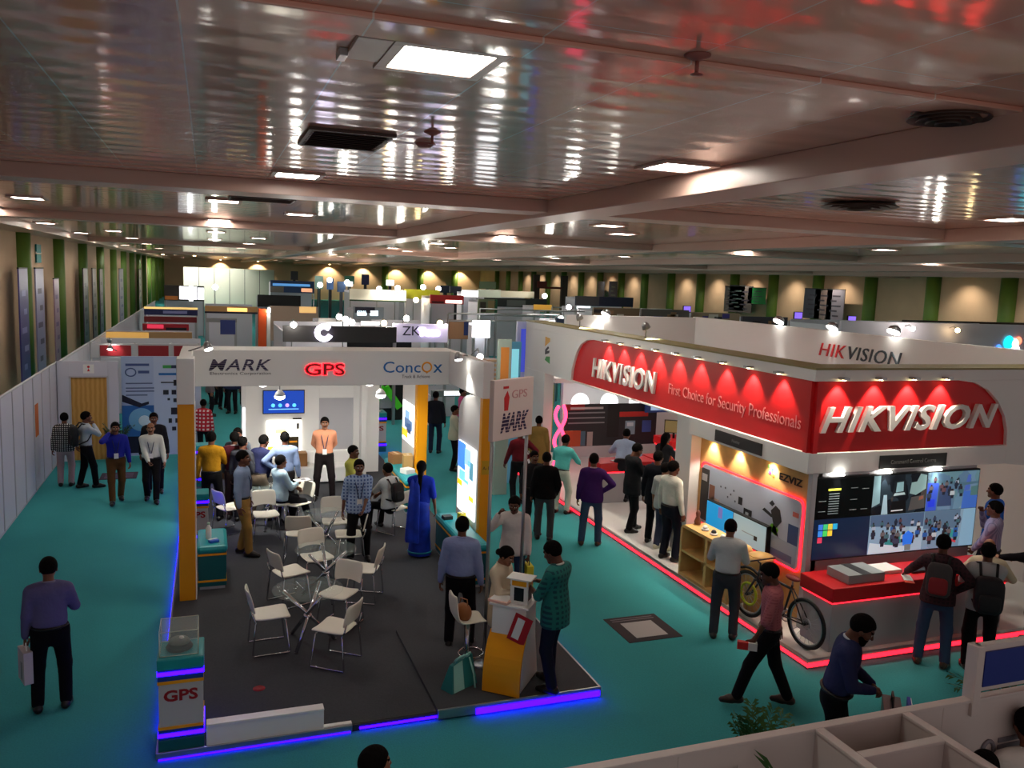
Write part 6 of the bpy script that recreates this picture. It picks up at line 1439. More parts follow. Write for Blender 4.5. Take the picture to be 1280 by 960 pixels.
for k in range(40): BX('panel', pw2, -3.44, -3.40, 22.8+k*.985, 22.8+k*.985+.96, .03, 2.46, PNL, 0)
MB().box(-3.45, -3.39, 22.78, 62.2, 2.46, 2.5, GREYW).build('top_rail', pw2)
# potted plant by the poster, floor mats
def plant(label, x, y, z, hh, n, c, pot=True, spread=.5, name='potted_palm'):
    s = thing(name, label, 'plant', (x, y, z))
    LF = mat('leaf_%d_%d_%d' % c, c, .5); m = MB(); rr = random.Random(int(x*100+y))
    base = .3 if pot else 0
    for i in range(n):
        a = 2*math.pi*i/n+rr.uniform(-.2, .2); L_ = hh*rr.uniform(.7, 1.0); sp = spread*rr.uniform(.5, 1.1); k = 7
        pts = [(sp*math.cos(a)*t**1.4, sp*math.sin(a)*t**1.4, base+L_*(t-.42*t*t*t*sp/.5*.6)) for t in [j/k for j in range(k+1)]]
        m.tube(pts, [.008*(1-.8*j/k) for j in range(k+1)], LF, 5)
        for j in range(2, k+1):
            p0 = Vector(pts[j]); tg = (p0-Vector(pts[j-1])).normalized(); sd = tg.cross(Vector((0, 0, 1))).normalized()
            for s_ in (-1, 1):
                for q in (0, .5):
                    b0 = p0-tg*q*.06; L2 = .2*hh*(1.15-abs(j/k-.55)); tip = b0+(sd*s_*.8+tg*.65-Vector((0, 0, .25)))*L2; w = (tg*.016)
                    mid = b0*.5+tip*.5+Vector((0, 0, .015)); m.add([b0-w*.4, mid-w*1.1, tip, mid+w*1.1], [(0, 1, 2, 3)], LF)
    m.build('fronds', s, True)
    if pot:
        MB().lathe([(.12, 0), (.16, .28), (.17, .3), (.14, .3), (.13, .27)], (0, 0, 0), mat('pot_dark', (46, 36, 30), .6), 20).build('pot', s, True)
        MB().lathe([(.14, .25), (.13, .27), (.02, .28)], (0, 0, 0), mat('soil', (30, 22, 16), .9), 16).build('soil', s, True)
    return s
plant('small potted palm between the wooden door and the poster wall', -2.16, 22.3, 0, .8, 12, (40, 70, 40), spread=.4)
q = at(948, 912, .8)
plant('green palm in a pot behind the front partition, below the person in the pink shirt', q.x, q.y, 0, .72, 15, (52, 92, 40), spread=.36)
plant('green potted palm behind the blue header board at the right edge', 7.9, 5.9, 0, .9, 14, (46, 88, 44), spread=.6)
q = at(940, 975, 1.80)
plant('tall palm tip showing at the bottom edge inside the front partition', q.x, q.y-.15, 0, 1.7, 12, (48, 84, 40), spread=.3)
s = thing('floor_mat', 'dark purple square mat on the carpet behind the person in the royal blue shirt', 'floor mat', (-1.98, 20.9, 0)); MB().obox((0, 0, .004), (.78, .66, .008), mat('mat_purple', (52, 40, 62), .8)).build('mat', s, True)
m = MB()
for k in range(5): m.obox((0, -.2+.1*k, .0085), (.6, .03, .002), mat('mat_lilac', (110, 96, 124), .8))
m.build('print', s, True)
s = thing('floor_mat', 'black square floor mat with a pale panel on the central teal aisle', 'floor mat', (5.82, 10.03, 0)); MB().obox((0, 0, .004), (.84, .82, .008), mat('mat_black', (34, 30, 38), .7)).build('mat', s, True)
MB().obox((.0, -.05, .0085), (.5, .5, .002), mat('mat_pale', (176, 176, 176), .8)).build('panel', s, True)
m = MB()
for k in range(2): m.obox((0, .28+.06*k, .0085), (.68, .02, .002), mat('mat_grey', (120, 116, 122), .8))
m.build('lines', s, True)
# ------------------------------------------------------------ front partition (lower right)
fp = thing('partition_stall', 'grey white shell scheme partition stall across the lower right corner', 'partition', (5, 3.6, 0))
PG = mat('partition_greywhite', (206, 196, 192), .5)
def fpanel(a, b, z1=1.95, z0=0.02, t=.04, name='panel'):
    a, b = Vector((*a, 0)), Vector((*b, 0)); u = (b-a).normalized(); n = Vector((-u.y, u.x, 0)); L_ = (b-a).length
    return MB().prism([(0, z0), (L_, z0), (L_, z1), (0, z1)], a-n*t/2, u, (0, 0, 1), n*t, PG).build(name, fp, bev=.006)
FY, FT = 4.25, 1.95          # front wall line and height
for i in range(-1, 5): fpanel((2.77+1.1*i, FY), (2.77+1.1*(i+1), FY))
fpanel((3.85, 2.7), (3.85, FY-.02)); fpanel((4.60, 2.7), (4.60, FY-.02)); fpanel((3.87, 3.88), (4.58, 3.88))
m = MB().box(1.64, 8.3, FY-.035, FY+.035, FT, FT+.025, PG).box(3.815, 3.885, 2.7, FY-.035, FT, FT+.025, PG).box(4.565, 4.635, 2.7, FY-.035, FT, FT+.025, PG).box(3.885, 4.565, 3.845, 3.915, FT, FT+.025, PG)
m.build('top_rail', fp, bev=.005)
MB().box(3.88, 4.58, 2.8, 3.85, FT-.45, FT-.43, BLACK).build('inner_panel', fp)
def onY(px, py, Y): d = ray(px, py); t_ = Y/d[1]; return Vector((d[0]*t_, Y, EYE+d[2]*t_))
a = onY(1221, 806, FY); zt = a.z
MB().box(a.x-.035, a.x+.035, FY-.05, FY+.05, FT-.1, zt, PG).build('post', fp, bev=.005)
hdz = onY(1226, 858, FY).z
MB().box(a.x+.0, a.x+1.9, FY-.03, FY+.03, hdz-.02, zt, PG).build('header_frame', fp, bev=.004)
MB().box(a.x+.05, a.x+1.85, FY-.045, FY-.03, hdz+.02, zt-.045, mat('header_blue', (28, 44, 130), .5)).build('header_board', fp)
pz_ = onY(1232, 912, FY-.03); pz2 = onY(1280, 940, FY-.03)
m = MB(); m.tube([(pz_.x+.05+.06*math.cos(t_), FY-.026, pz2.z+.07+.08*math.sin(t_)) for t_ in [2*math.pi*i/16 for i in range(16)]], .016, mat('print_greytext', (130, 128, 136), .6), 6, True)
for k in range(3): m.box(pz_.x+.15, pz_.x+.42, FY-.03, FY-.0205, pz2.z+.01+.055*k, pz2.z+.045+.055*k, mat('print_greytext', (130, 128, 136), .6))
m.build('wall_print', fp)

# ------------------------------------------------------------ banners on the hall walls
def banner(label, X, y, w, z0, z1, c, c2, face=1, group=None):
    s = thing('wall_banner', label, 'banner', (X, y, z0), 0, group)
    MB().obox((0, 0, (z1-z0)/2), (.05, w, z1-z0), mat('banner_%d_%d_%d' % c, c, .35)).build('panel', s, True)
    m = MB(); 
    for k in range(5): m.obox((face*.028, (.1 if k % 2 else -.05)*w, (z1-z0)*(.15+.16*k)), (.004, w*(.35+.1*(k % 3)), (z1-z0)*.05), mat('banner_%d_%d_%d' % c2, c2, .4))
    m.build('print', s, True); MB().obox((0, 0, (z1-z0)+.02), (.07, w+.05, .05), DARK).build('top_bar', s, True); return s
banner('purple hanging banner nearest on the left wall', -6.45, 35.4, 1.57, .3, 4.59, (80, 72, 140), (150, 150, 200))
banner('white and violet hanging banner beside the purple one on the left wall', -6.45, 38.6, 1.72, .3, 4.59, (156, 150, 190), (90, 76, 110))
banner('faint pink and violet banner by the first pair of left wall columns', -6.45, 42.6, 1.25, .3, 4.12, (166, 136, 160), (120, 90, 140))
banner('grey lit banner on the left wall, first of the middle group', -6.45, 52.2, 1.72, .3, 4.55, (96, 84, 100), (60, 56, 70))
banner('mauve lit banner on the left wall, second of the middle group', -6.45, 56.1, 1.72, .3, 4.55, (110, 88, 104), (66, 54, 66))
banner('narrow mauve banner on the left wall, third of the middle group', -6.45, 59.6, 1.57, .3, 4.51, (100, 84, 110), (66, 54, 66))
banner('pale violet banner on the left wall beyond the middle group', -6.45, 72.9, 3.14, .3, 4.51, (130, 122, 150), (80, 70, 130))
banner('dark narrow banner on the far part of the left wall', -6.45, 92.5, 3.14, .3, 4.43, (110, 104, 100), (60, 60, 64))
s = thing('wall_sign', 'teal vertical wall sign high on the left wall', 'sign', (-6.85, 41.0, 5.0))
for k in range(2): MB().obox((0, 0, .42*k), (.06, 1.0, .36), mat('sign_teal', (30, 130, 130), .5)).build('plate', s, True)
MB().obox((0, 0, .25), (.05, 1.2, .06), PAPER).build('strip', s, True)
for i, (px, py0, py1, w, c, lb) in enumerate(((914, 358, 390, 2.2, (110, 104, 104), 'grey banner left of the black one on the right wall'), (921, 357, 388, 2.4, (30, 34, 36), 'black banner on the right wall'), (931, 358, 391, 2.2, (104, 96, 96), 'grey banner right of the black one on the right wall'), (946, 360, 380, 2.6, (30, 130, 66), 'green banner beside the grey banners on the right wall'),
        (1015, 361, 398, 2.0, (84, 84, 98), 'slate banner at the left of the trio on the right wall'), (1029, 362, 399, 2.0, (146, 126, 124), 'pinkish grey banner in the middle of the trio on the right wall'), (1044, 362, 401, 2.0, (146, 140, 156), 'pale banner with upright lettering at the right of the trio on the right wall'), (766, 352, 384, 2.2, (50, 52, 80), 'dark blue banner by a right wall column'), (751, 352, 374, 2.0, (70, 72, 84), 'grey blue banner farther along the right wall'))):
    d = ray(px, (py0+py1)/2); t_ = 47.1/d[0]; y = d[1]*t_; zz = lambda p: EYE+ray(px, p)[2]*t_
    banner(lb, 47.1, y, w, max(.3, zz(py1)), zz(py0), c, (70, 66, 80) if sum(c) > 200 else (90, 110, 110), -1)
# ------------------------------------------------------------ farther stalls
def X_(px, py, Y): d = ray(px, py); return d[0]*Y/d[1]
def Z_(px, py, Y): d = ray(px, py); return EYE+d[2]*Y/d[1]
def stall(label, px0, px1, pt, pb, Y, c, depth=1.8, cat='stall', name='exhibition_stall', head=None, floorz=0.0, posts=True, lamp=None, hc=None, emit=0.0, group=None):
    # a stall with a fascia board: pixel box of the fascia at distance Y gives its real size
    x0, x1 = X_(px0, pt, Y), X_(px1, pt, Y); z1 = Z_((px0+px1)/2, pt, Y); z0 = max(.3, Z_((px0+px1)/2, pb, Y))
    s = thing(name, label, cat, ((x0+x1)/2, Y, 0), 0, group)
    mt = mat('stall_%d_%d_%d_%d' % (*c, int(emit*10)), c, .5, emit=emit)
    MB().box(x0, x1, Y, Y+.15, z0, z1, mt).build('fascia', s, bev=.01)
    m = MB(); m.box(x0, x1, Y+depth, Y+depth+.06, 0, z1-.1, PNL).box(x0, x0+.06, Y+.15, Y+depth, 0, z1-.2, PNL)
    m.build('back_wall', s)
    for xx in (x0, x1-.09): MB().box(xx, xx+.09, Y+.02, Y+.11, 0, z0, STEEL).build('post', s)
    if head:
        m = MB(); w = x1-x0
        for (a, b, e, f, col, em) in head: m.box(x0+w*a, x0+w*e, Y-.012, Y-.002, z0+(z1-z0)*b, z0+(z1-z0)*f, mat('hd_%d_%d_%d_%d' % (*col, int(em*10)), col, .5, emit=em))
        m.build('header_print', s)
    return s
W_ = (245, 245, 250)
stall('tan walled stall glowing yellow, behind the red header stall', 130, 240, 415, 428, 32.5, (176, 140, 100), head=[(.0, .1, .5, .95, (220, 170, 90), .5)])
stall('stall with a bright red fascia and dark sign on the left side', 178, 236, 405, 413, 36, (170, 34, 50), head=[(.5, .0, .95, .45, (26, 20, 30), 0), (.1, .3, .45, .9, (235, 60, 90), .6)])
stall('stall with a dull red fascia on the left side, behind the bright red one', 180, 246, 396, 403, 41, (132, 40, 44))
stall('stall with a dark blue lit fascia on the left side', 180, 247, 384, 394, 46, (40, 46, 96), head=[(.35, .2, .8, .55, (110, 110, 150), .2), (0, .75, 1, 1, (240, 200, 120), .9)])
stall('stall with a bright white display and a dark picture on the left side', 205, 255, 357, 376, 62, (70, 64, 62), head=[(.38, .1, .82, .95, W_, 2.2), (.62, 0, .72, 1, (255, 255, 255), 4), (.84, .1, 1, .9, (235, 235, 235), 1.5), (.02, .05, .34, .3, (150, 90, 40), .3)])
wl_ = thing('hall_partition', 'tall pale green white partition at the far left end of the hall', 'partition', (X_(285, 345, 112), 112, 0))
for k in range(6):
    xa = X_(229, 345, 112)+(X_(343, 345, 112)-X_(229, 345, 112))*k/6; xb = X_(229, 345, 112)+(X_(343, 345, 112)-X_(229, 345, 112))*(k+1)/6
    MB().box(xa+.03, xb-.03, 112, 112.2, 0, 4.85, mat('pale_green_panel', (226, 232, 216), .6)).build('panel', wl_)
MB().box(X_(229, 345, 112), X_(343, 345, 112), 112.05, 112.15, 0, 4.8, DARK).build('frame', wl_)
stall('stall with tan side walls and a dark lintel behind the left booth fascia', 256, 322, 383, 392, 40, (200, 150, 96), depth=5, head=[(.0, .0, 1, .25, (30, 26, 50), 0), (.42, .3, .8, .8, (255, 210, 120), 1.2)])
stall('stall of grey walls with a navy screen behind the left booth fascia', 258, 296, 398, 403, 34, (120, 120, 122), head=[(.45, -3.0, .95, .6, (34, 44, 90), .2)])
stall('wide beige walled stall behind the middle of the left booth fascia', 338, 398, 383, 426, 42, (196, 168, 150), head=[(.6, .82, .95, 1, (240, 190, 120), .7)])
oc = thing('round_pillar_stand', 'orange and white totem pillar behind the left booth fascia', 'totem', (X_(331, 400, 36), 36, 0))
x = X_(328, 400, 36); MB().box(x-.16, x+.16, 36, 36.3, 0, Z_(331, 386, 36), mat('totem_orange', (226, 86, 30), .5)).build('column', oc, bev=.02)
MB().box(x+.18, x+.32, 36, 36.3, 0, Z_(331, 392, 36), PAPER).build('side_panel', oc); MB().cyl((x+.25, 36, Z_(331, 390, 36)), (x+.25, 35.7, Z_(331, 386, 36)), .06, LAMPW).build('lamp', oc)
stall('stall with a long black screen above the beige walls', 322, 376, 369, 384, 50, (22, 18, 20), depth=1)
stall('stall with a blue lit header far behind the left booth', 338, 393, 351, 366, 70, (40, 64, 110), head=[(.05, .55, .9, .75, (90, 150, 210), .8), (.0, .0, .3, .5, (120, 110, 104), 0), (.7, .1, .95, .4, (240, 170, 130), .9)])
dk = stall('dark trapezoid topped stall with a glowing white round emblem behind the left booth', 354, 496, 408, 428, 26.6, (48, 46, 46), depth=4)
x = X_(405, 416, 26.55); z = Z_(405, 416, 26.55); GWH = mat('sign_violet_white', (255, 250, 255), .5, emit=6, ec=(236, 225, 255))
m = MB(); m.tube([(x+.21*math.cos(R(a)), 26.55, z+.2*math.sin(R(a))) for a in range(40, 345, 20)], .085, GWH, 8); m.build('emblem', dk)
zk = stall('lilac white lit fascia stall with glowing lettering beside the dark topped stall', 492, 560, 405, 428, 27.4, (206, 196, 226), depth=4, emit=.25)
text(MB(), 'ZK', (X_(503, 414, 27.38), 27.385, Z_(503, 419, 27.38)), (1, 0, 0), (0, 0, 1), .6, .3, .02, mat('letter_ink', (40, 34, 60), .5)).build('sign_lettering', zk)
text(MB(), 'Teco', (X_(523, 414, 27.38), 27.385, Z_(523, 420, 27.38)), (1, 0, 0), (0, 0, 1), .75, .27, .03, GWH, bold=.06).build('sign_lettering', zk)
stall('white stall with a row of small lamps under its broad cream fascia', 437, 508, 362, 377, 45, (222, 216, 196), head=[(.0, .0, 1, .12, (40, 60, 40), 0)])
stall('stall with a leafy yellow green fascia right of the cream one', 505, 550, 362, 374, 46, (170, 168, 30))
stall('stall with a red fascia and lit lettering', 538, 580, 369, 380, 41.5, (200, 40, 44), head=[(.45, .1, .95, .45, (255, 230, 220), 2), (.05, .05, .4, .3, (90, 20, 24), 0)])
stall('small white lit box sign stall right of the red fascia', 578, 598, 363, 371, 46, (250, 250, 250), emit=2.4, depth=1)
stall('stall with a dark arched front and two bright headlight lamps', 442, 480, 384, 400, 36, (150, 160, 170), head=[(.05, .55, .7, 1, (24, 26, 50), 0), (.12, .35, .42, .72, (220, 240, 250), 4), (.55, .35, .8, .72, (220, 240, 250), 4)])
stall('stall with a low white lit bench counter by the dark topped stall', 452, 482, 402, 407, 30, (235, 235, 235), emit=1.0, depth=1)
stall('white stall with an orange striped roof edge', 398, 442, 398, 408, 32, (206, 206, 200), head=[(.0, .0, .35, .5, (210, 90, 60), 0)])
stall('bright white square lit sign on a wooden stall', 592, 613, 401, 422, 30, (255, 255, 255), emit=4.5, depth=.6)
stall('tan panelled stall with blue shelves behind the lilac lit fascia', 562, 592, 400, 424, 33, (170, 128, 96), head=[(.6, .2, 1, .9, (40, 54, 110), 0)])
stall('pale green white arched stall in the middle distance', 598, 626, 362, 372, 52, (200, 212, 196))
stall('beige stall with dark sign band in the middle distance', 622, 668, 364, 372, 54, (196, 190, 166))
stall('dark green stall with a long black sign band', 606, 684, 373, 384, 48, (24, 34, 32), head=[(.35, .1, .65, .8, (80, 84, 80), .1)])
stall('stall with foliage pictures and green columns', 598, 622, 374, 392, 43, (120, 130, 100), head=[(.1, .1, .4, .8, (60, 50, 40), 0), (.5, .2, .9, .9, (150, 130, 90), 0), (.85, 0, 1, 1, (20, 90, 60), 0)])
stall('stall with a long navy sign in front of the right wall', 720, 792, 371, 383, 55, (26, 28, 52), head=[(0, .1, .4, 1, (70, 66, 70), 0)])
stall('small grey white stall with a lit top in front of the navy sign', 720, 740, 382, 397, 40, (170, 176, 176), head=[(.05, .7, .9, .95, (240, 250, 255), 1.6)])
stall('stall with blue fascia and white lamps left of the right booth', 696, 720, 398, 408, 30, (60, 70, 100), head=[(.0, .0, 1, .3, (240, 240, 240), .8)])
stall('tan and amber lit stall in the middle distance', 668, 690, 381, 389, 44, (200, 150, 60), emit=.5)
lv = stall('long lilac white fascia stall behind the right booth', 1052, 1300, 404, 440, 26, (206, 196, 206), depth=3)
bpy.data.objects.remove(bpy.data.objects['dummy']) if 'dummy' in bpy.data.objects else None
x = X_(1262, 432, 25.9); z = Z_(1262, 432, 25.9); m = MB()
for a, b, r_, c in ((0, .12, .3, (20, 170, 190)), (.35, .08, .22, (245, 245, 250)), (.55, .2, .18, (240, 120, 90)), (-.55, -.12, .16, (60, 120, 210)), (.4, -.25, .3, (250, 250, 255))): m.lathe([(r_, 0), (r_*.9, -.03)], (x+a, 25.95, z+b), mat('glow_%d_%d_%d' % c, c, .5, emit=2.5), 20, 'Y')
m.build('lit_emblem', lv)
stall('low dark brown back wall behind the lilac fascia', 1130, 1300, 402, 416, 33, (50, 34, 26), depth=1, cat='wall', name='low_partition')
gt = thing('gate_frame', 'dark red gate frame with a crossbar in front of the far columns', 'gate', (X_(688, 360, 75), 75, 0))
x0, x1 = X_(671, 360, 75), X_(706, 360, 75); GR = mat('gate_red', (110, 36, 30), .5)
for x in (x0, x1): MB().box(x-.3, x+.3, 75, 75.4, 0, Z_(688, 344, 75), mat('gate_post', (60, 44, 34), .5)).build('post', gt)
MB().box(x0, x1, 75.05, 75.3, Z_(688, 361, 75), Z_(688, 358.5, 75), GR).build('crossbar', gt); MB().box(x0, x0+1.0, 74.9, 75.0, Z_(688, 360, 75), Z_(688, 352, 75), GR).build('banner', gt)
# shelving, pillars and screens between the booths
sk = thing('stacked_shelf', 'stack of pale wooden trays beside the right end of the left booth fascia', 'shelf', (X_(617, 430, 19), 19, 0))
x = X_(617, 430, 19); WD2 = mat('tray_wood', (190, 160, 128), .6)
for k in range(9): MB().box(x-.18, x+.18, 19, 19.4, 2.0+.11*k, 2.06+.11*k, WD2).build('tray', sk, bev=.008)
MB().box(x-.14, x+.14, 19.05, 19.35, 0, 2.95, GREYW).build('core', sk)
for (px, y, pt, w, c, em, lb) in ((630, 17.5, 424, .16, (150, 170, 160), 0, 'pale green upright panel behind the white pole sign, with an orange top'), (643, 18.5, 427, .15, (60, 110, 130), .5, 'teal lit display panel behind the white pole sign'), (656, 20.5, 402, .26, (176, 180, 216), .1, 'tall lilac panel at the left end of the right booth')):
    s = thing('info_totem', lb, 'totem', (X_(px, 450, y), y, 0)); zt = Z_(px, pt, y)
    MB().obox((0, 0, zt/2), (w*2, .1, zt), mat('panel_%d_%d_%d' % c, c, .4, emit=em)).build('panel', s, True, .006)
    MB().obox((0, -.055, zt*.8), (w*1.2, .01, zt*.3), mat('panelp_%d' % px, [(200, 130, 60), (130, 210, 225), (70, 80, 190)][(px > 635)+(px > 650)], .4, emit=.6 if px > 635 else 0)).build('print', s, True)
s = thing('lit_sign', 'glowing blue sign at the left end of the right booth', 'sign', (X_(673, 472, 21.3), 21.3, 0))
x = X_(673, 472, 21.3); MB().box(x-.18, x+.18, 21.3, 21.36, Z_(673, 481, 21.3), Z_(673, 463, 21.3), mat('sign_glowblue', (70, 150, 255), .4, emit=2.5)).build('face', s); MB().box(x-.2, x+.2, 21.36, 21.5, 0, Z_(673, 462, 21.3), DARK).build('stand', s)
m = MB(); 
for k in range(3): m.box(x-.12, x+.12, 21.285, 21.298, Z_(673, 478-5*k, 21.3), Z_(673, 476-5*k, 21.3), mat('sign_palebright', (230, 240, 255), .4, emit=3))
m.build('bars', s)
s = thing('display_rack', 'dark display rack with blue lit shelves left of the pink light sculpture', 'rack', (X_(671, 520, 22), 22.0, 0)); x = X_(671, 520, 22)
MB().box(x-.3, x+.3, 22, 22.4, 0, 2.1, BLACK).build('cabinet', s, bev=.01)
for k in range(4): MB().box(x-.26, x+.26, 21.98, 22.0, .9+.28*k, 1.0+.28*k, mat('shelf_glow', (60, 130, 200), .4, emit=.8)).build('lit_shelf', s)
MB().box(x+.32, x+.5, 22, 22.3, 0, 1.9, mat('rack_lime', (190, 200, 60), .5)).build('side_post', s)
# green and white arrow frame stand behind the left booth
s = thing('arrow_frame', 'green arrow shaped frame over a black stand behind the left booth', 'frame', (X_(482, 500, 27), 27, 0)); Y = 27; ax_ = X_(482, 500, Y); gm = mat('frame_green', (70, 190, 40), .5, emit=.15)
ap = Vector((ax_, Y, Z_(482, 484, Y))); l_ = Vector((X_(462, 512, Y), Y, Z_(462, 512, Y))); r2 = Vector((X_(500, 510, Y), Y, Z_(500, 510, Y)))
for e in (l_, r2):
    d = (e-ap); n_ = Vector((-d.z, 0, d.x)).normalized()*.11
    MB().prism([((ap-n_).x-ap.x, (ap-n_).z-ap.z), ((ap+n_).x-ap.x, (ap+n_).z-ap.z), ((e+n_).x-ap.x, (e+n_).z-ap.z), ((e-n_).x-ap.x, (e-n_).z-ap.z)], ap, (1, 0, 0), (0, 0, 1), (0, .15, 0), gm).build('arm', s)
MB().prism([(0, -.1), (-.35, -.72), (.35, -.72)], ap+Vector((0, .1, 0)), (1, 0, 0), (0, 0, 1), (0, .05, 0), mat('frame_pale', (180, 170, 180), .5)).build('centre_panel', s)
MB().box(ax_-1.2, ax_+.95, Y+.5, Y+.6, 0, 2.7, mat('stand_black', (26, 26, 28), .6)).build('back_wall', s)
MB().box(l_.x-.9, l_.x-.0, Y+.3, Y+.45, 0, 2.2, GREYW).build('side_panel', s)
stall('grey counter stall seen through the right side opening of the left booth', 540, 590, 488, 496, 26, (120, 130, 130), depth=2, head=[(.3, .2, .7, .9, (235, 240, 240), 1.2)])
# bright lamp heads over the farther stalls
LMP = [(367, 406, 26.5, 'above the left end of the dark topped stall'), (432, 399, 29.0, 'left of the pair over the dark topped stall'), (424, 396, 31.0, 'right after the beige stall'), (440, 403, 28.2, 'nearest of the cluster above the dark topped stall'), (480, 404, 28.0, 'warm one at the right end of the dark topped stall'), (508, 398, 28.5, 'over the left end of the lilac lit fascia'), (550, 404, 28.0, 'over the right end of the lilac lit fascia'),
       (474, 361, 44.5, 'over the cream fascia, left one'), (497, 360, 44.5, 'over the cream fascia, right one'), (520, 375, 43, 'below the yellow green fascia'), (529, 359, 50, 'over the yellow green fascia, left one'), (548, 361, 50, 'over the yellow green fascia, right one'), (681, 370, 52, 'by the long black sign band'), (711, 384, 38, 'left of the small grey white stall'), (701, 398, 31, 'left one over the blue fascia'), (712, 399, 31, 'right one over the blue fascia'), (269, 359, 70, 'in front of the pale green partition'), (400, 356, 75, 'over the far lit stalls, left one'), (412, 350, 78, 'over the far lit stalls, middle one'), (434, 353, 80, 'over the far lit stalls, right one'), (1141, 411, 25.6, 'over the long lilac fascia, left one'), (1197, 413, 25.6, 'over the long lilac fascia, warm one'), (600, 446, 17.0, 'above the right pillar of the left booth, farther one')]
for i, (px, py, Y, w) in enumerate(LMP):
    x, z = X_(px, py, Y), Z_(px, py, Y); r_ = .0028*Y+.02
    s = thing('spotlight', 'bright spotlight in the background, %s' % w, 'spotlight', (x, Y+.1, 0)); lm = LAMPY if px in (480, 550, 520, 1197) else LAMPW
    MB().ell((0, -.1, z), (r_, r_, r_), lm, 8).build('lens', s, True); MB().tube([(0, -.06, z+.04), (0, .1, z+.15), (0, .5, z), (0, .5, 0)], .02, STEEL, 6).build('arm', s, True)
    if i % 2 == 0 or px < 300:
        l = bpy.data.lights.new('bulb', 'POINT'); l.energy = (1.6 if Y < 33 else 4.0)*Y; l.color = (1, .94, .84); l.shadow_soft_size = .08
        ob = bpy.data.objects.new('bulb', l); COL.objects.link(ob); ob.parent = s; ob.location = (0, -.75, z+.2)
# low clutter over the inner white wall: rails and shelf tops of the stalls beyond
rl = random.Random(3)
for i, (p0, p1, yt, yb, Y, c, nm) in enumerate(((742, 800, 385, 396, 36, (120, 96, 74), 'brown'), (802, 862, 387, 399, 38, (92, 84, 80), 'grey brown'), (866, 925, 391, 403, 39, (136, 116, 94), 'tan'), (928, 985, 396, 407, 40, (60, 56, 66), 'slate'), (988, 1046, 401, 412, 41, (150, 138, 134), 'pale'))):
    cl = [(rl.uniform(0, .8), rl.uniform(0, .5), 0, 0) for _ in range(4)]
    hd = [(a, b, min(1, a+rl.uniform(.06, .2)), min(1, b+rl.uniform(.25, .5)), rl.choice(((40, 34, 40), (190, 180, 170), (60, 50, 120), (150, 110, 80))), 0) for a, b, _, _ in cl]
    stall('low %s stall top glimpsed over the white inner wall of the right booth' % nm, p0, p1, yt, yb, Y, c, head=hd)
for i, (p0, p1, y0_, y1_, Y, nm) in enumerate(((560, 700, 392, 393, 31, 'nearer'), (600, 740, 386, 390, 37, 'middle'), (690, 840, 384, 387, 43, 'farther'))):
    s = thing('truss_rail', '%s thin metal truss rail spanning the stalls in the middle distance' % nm, 'rail', (X_(p0, y0_, Y), Y, 0)); a_, b_ = Vector((X_(p0, y0_, Y), Y, Z_(p0, y0_, Y))), Vector((X_(p1, y1_, Y), Y, Z_(p1, y1_, Y)))
    for dz in (0, -.28): MB().cyl(a_+Vector((0, 0, dz)), b_+Vector((0, 0, dz)), .035, STEEL, n=8).build('rail', s)
    for p_ in (a_, b_): MB().cyl((p_.x, p_.y, 0), p_, .04, STEEL, n=8).build('post', s)
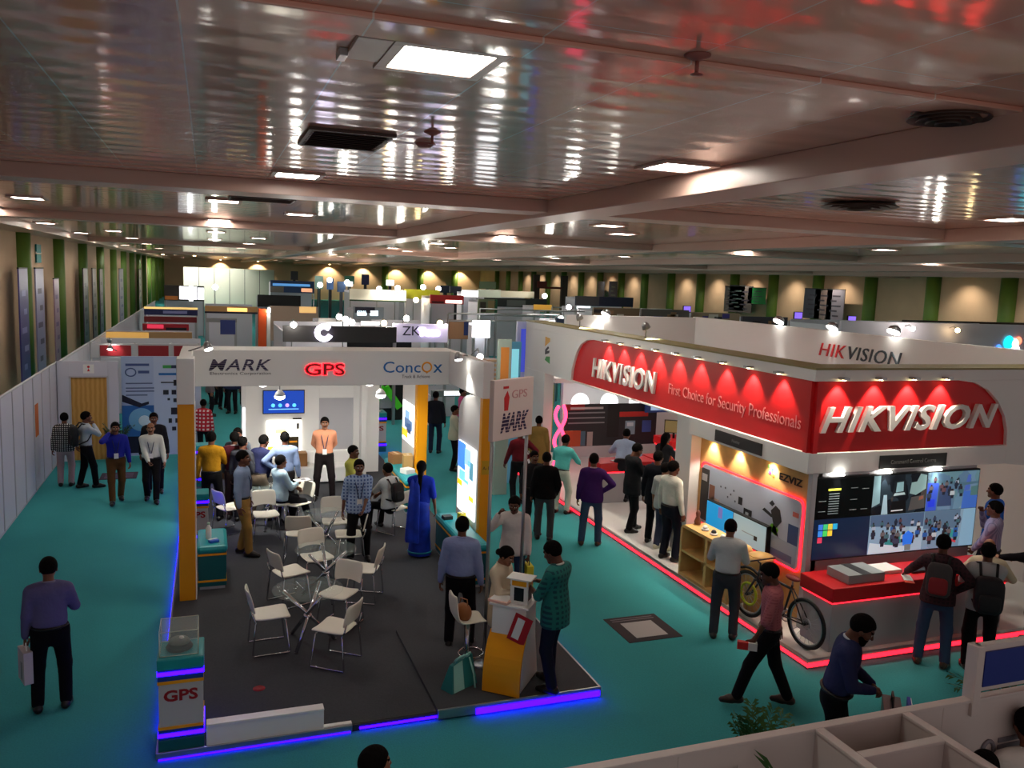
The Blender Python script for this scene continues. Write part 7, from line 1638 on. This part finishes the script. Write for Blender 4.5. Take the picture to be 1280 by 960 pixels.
# hall-side display boxes glimpsed in the far middle
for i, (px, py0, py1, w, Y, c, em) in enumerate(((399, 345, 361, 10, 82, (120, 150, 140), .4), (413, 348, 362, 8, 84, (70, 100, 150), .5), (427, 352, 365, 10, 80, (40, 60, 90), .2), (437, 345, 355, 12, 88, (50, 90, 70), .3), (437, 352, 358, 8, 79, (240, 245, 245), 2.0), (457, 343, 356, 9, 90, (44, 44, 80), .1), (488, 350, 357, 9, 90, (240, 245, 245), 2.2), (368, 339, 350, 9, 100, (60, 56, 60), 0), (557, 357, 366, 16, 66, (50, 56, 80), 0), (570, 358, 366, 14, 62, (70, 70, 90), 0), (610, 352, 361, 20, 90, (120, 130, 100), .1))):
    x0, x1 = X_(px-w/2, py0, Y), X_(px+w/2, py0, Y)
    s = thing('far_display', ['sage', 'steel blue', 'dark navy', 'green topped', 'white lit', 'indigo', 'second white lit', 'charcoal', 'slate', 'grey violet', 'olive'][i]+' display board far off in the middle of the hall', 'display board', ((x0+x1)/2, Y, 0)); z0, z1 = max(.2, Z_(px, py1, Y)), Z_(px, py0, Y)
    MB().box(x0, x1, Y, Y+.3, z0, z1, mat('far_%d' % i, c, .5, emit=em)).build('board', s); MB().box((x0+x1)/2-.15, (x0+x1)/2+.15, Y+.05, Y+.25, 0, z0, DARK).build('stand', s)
for i, (px, py, lb) in enumerate(((859, 386, 'violet screen far beyond the white inner wall, left one'), (998, 394, 'violet screen beyond the white inner wall, middle one'), (1065, 399, 'violet screen beyond the white inner wall, right one'))):
    Y = [48, 40, 38][i]; x, z = X_(px, py, Y), Z_(px, py, Y)
    s = thing('monitor', lb, 'monitor', (x, Y, 0)); MB().box(x-.3, x+.3, Y, Y+.08, z-.25, z+.2, BLACK).build('housing', s); MB().box(x-.26, x+.26, Y-.01, Y-.001, z-.2, z+.16, mat('screen_violet', (130, 100, 220), .4, emit=1.2)).build('display', s); MB().box(x-.05, x+.05, Y+.02, Y+.06, 0, z-.25, DARK).build('stand', s)
# ------------------------------------------------------------ crowd glimpsed over the left booth fascia
def far_person(i, px, py, h, Y, c):
    x, z = X_(px, py, Y), 0
    person('person far behind the left booth fascia, %s' % ['dark haired in a grey top', 'in a black top beside the navy screen', 'in a white top', 'in a dark blue top', 'in black at the right of the crowd', 'in a brown top'][i], (x, Y, 0), [40, 150, 90, 200, 10, 70][i], h, c, (30, 30, 36), skin=i % 4, tucked=False)
for i, (px, py, h, Y, c) in enumerate(((266, 402, 1.7, 31.5, (90, 84, 86)), (278, 405, 1.7, 30.5, (24, 24, 28)), (262, 412, 1.65, 29.0, (120, 110, 116)), (290, 410, 1.7, 29.5, (50, 54, 90)), (306, 404, 1.72, 31, (22, 22, 24)), (316, 412, 1.68, 29.5, (70, 60, 56)))):
    far_person(i, px, py, h, Y, c)
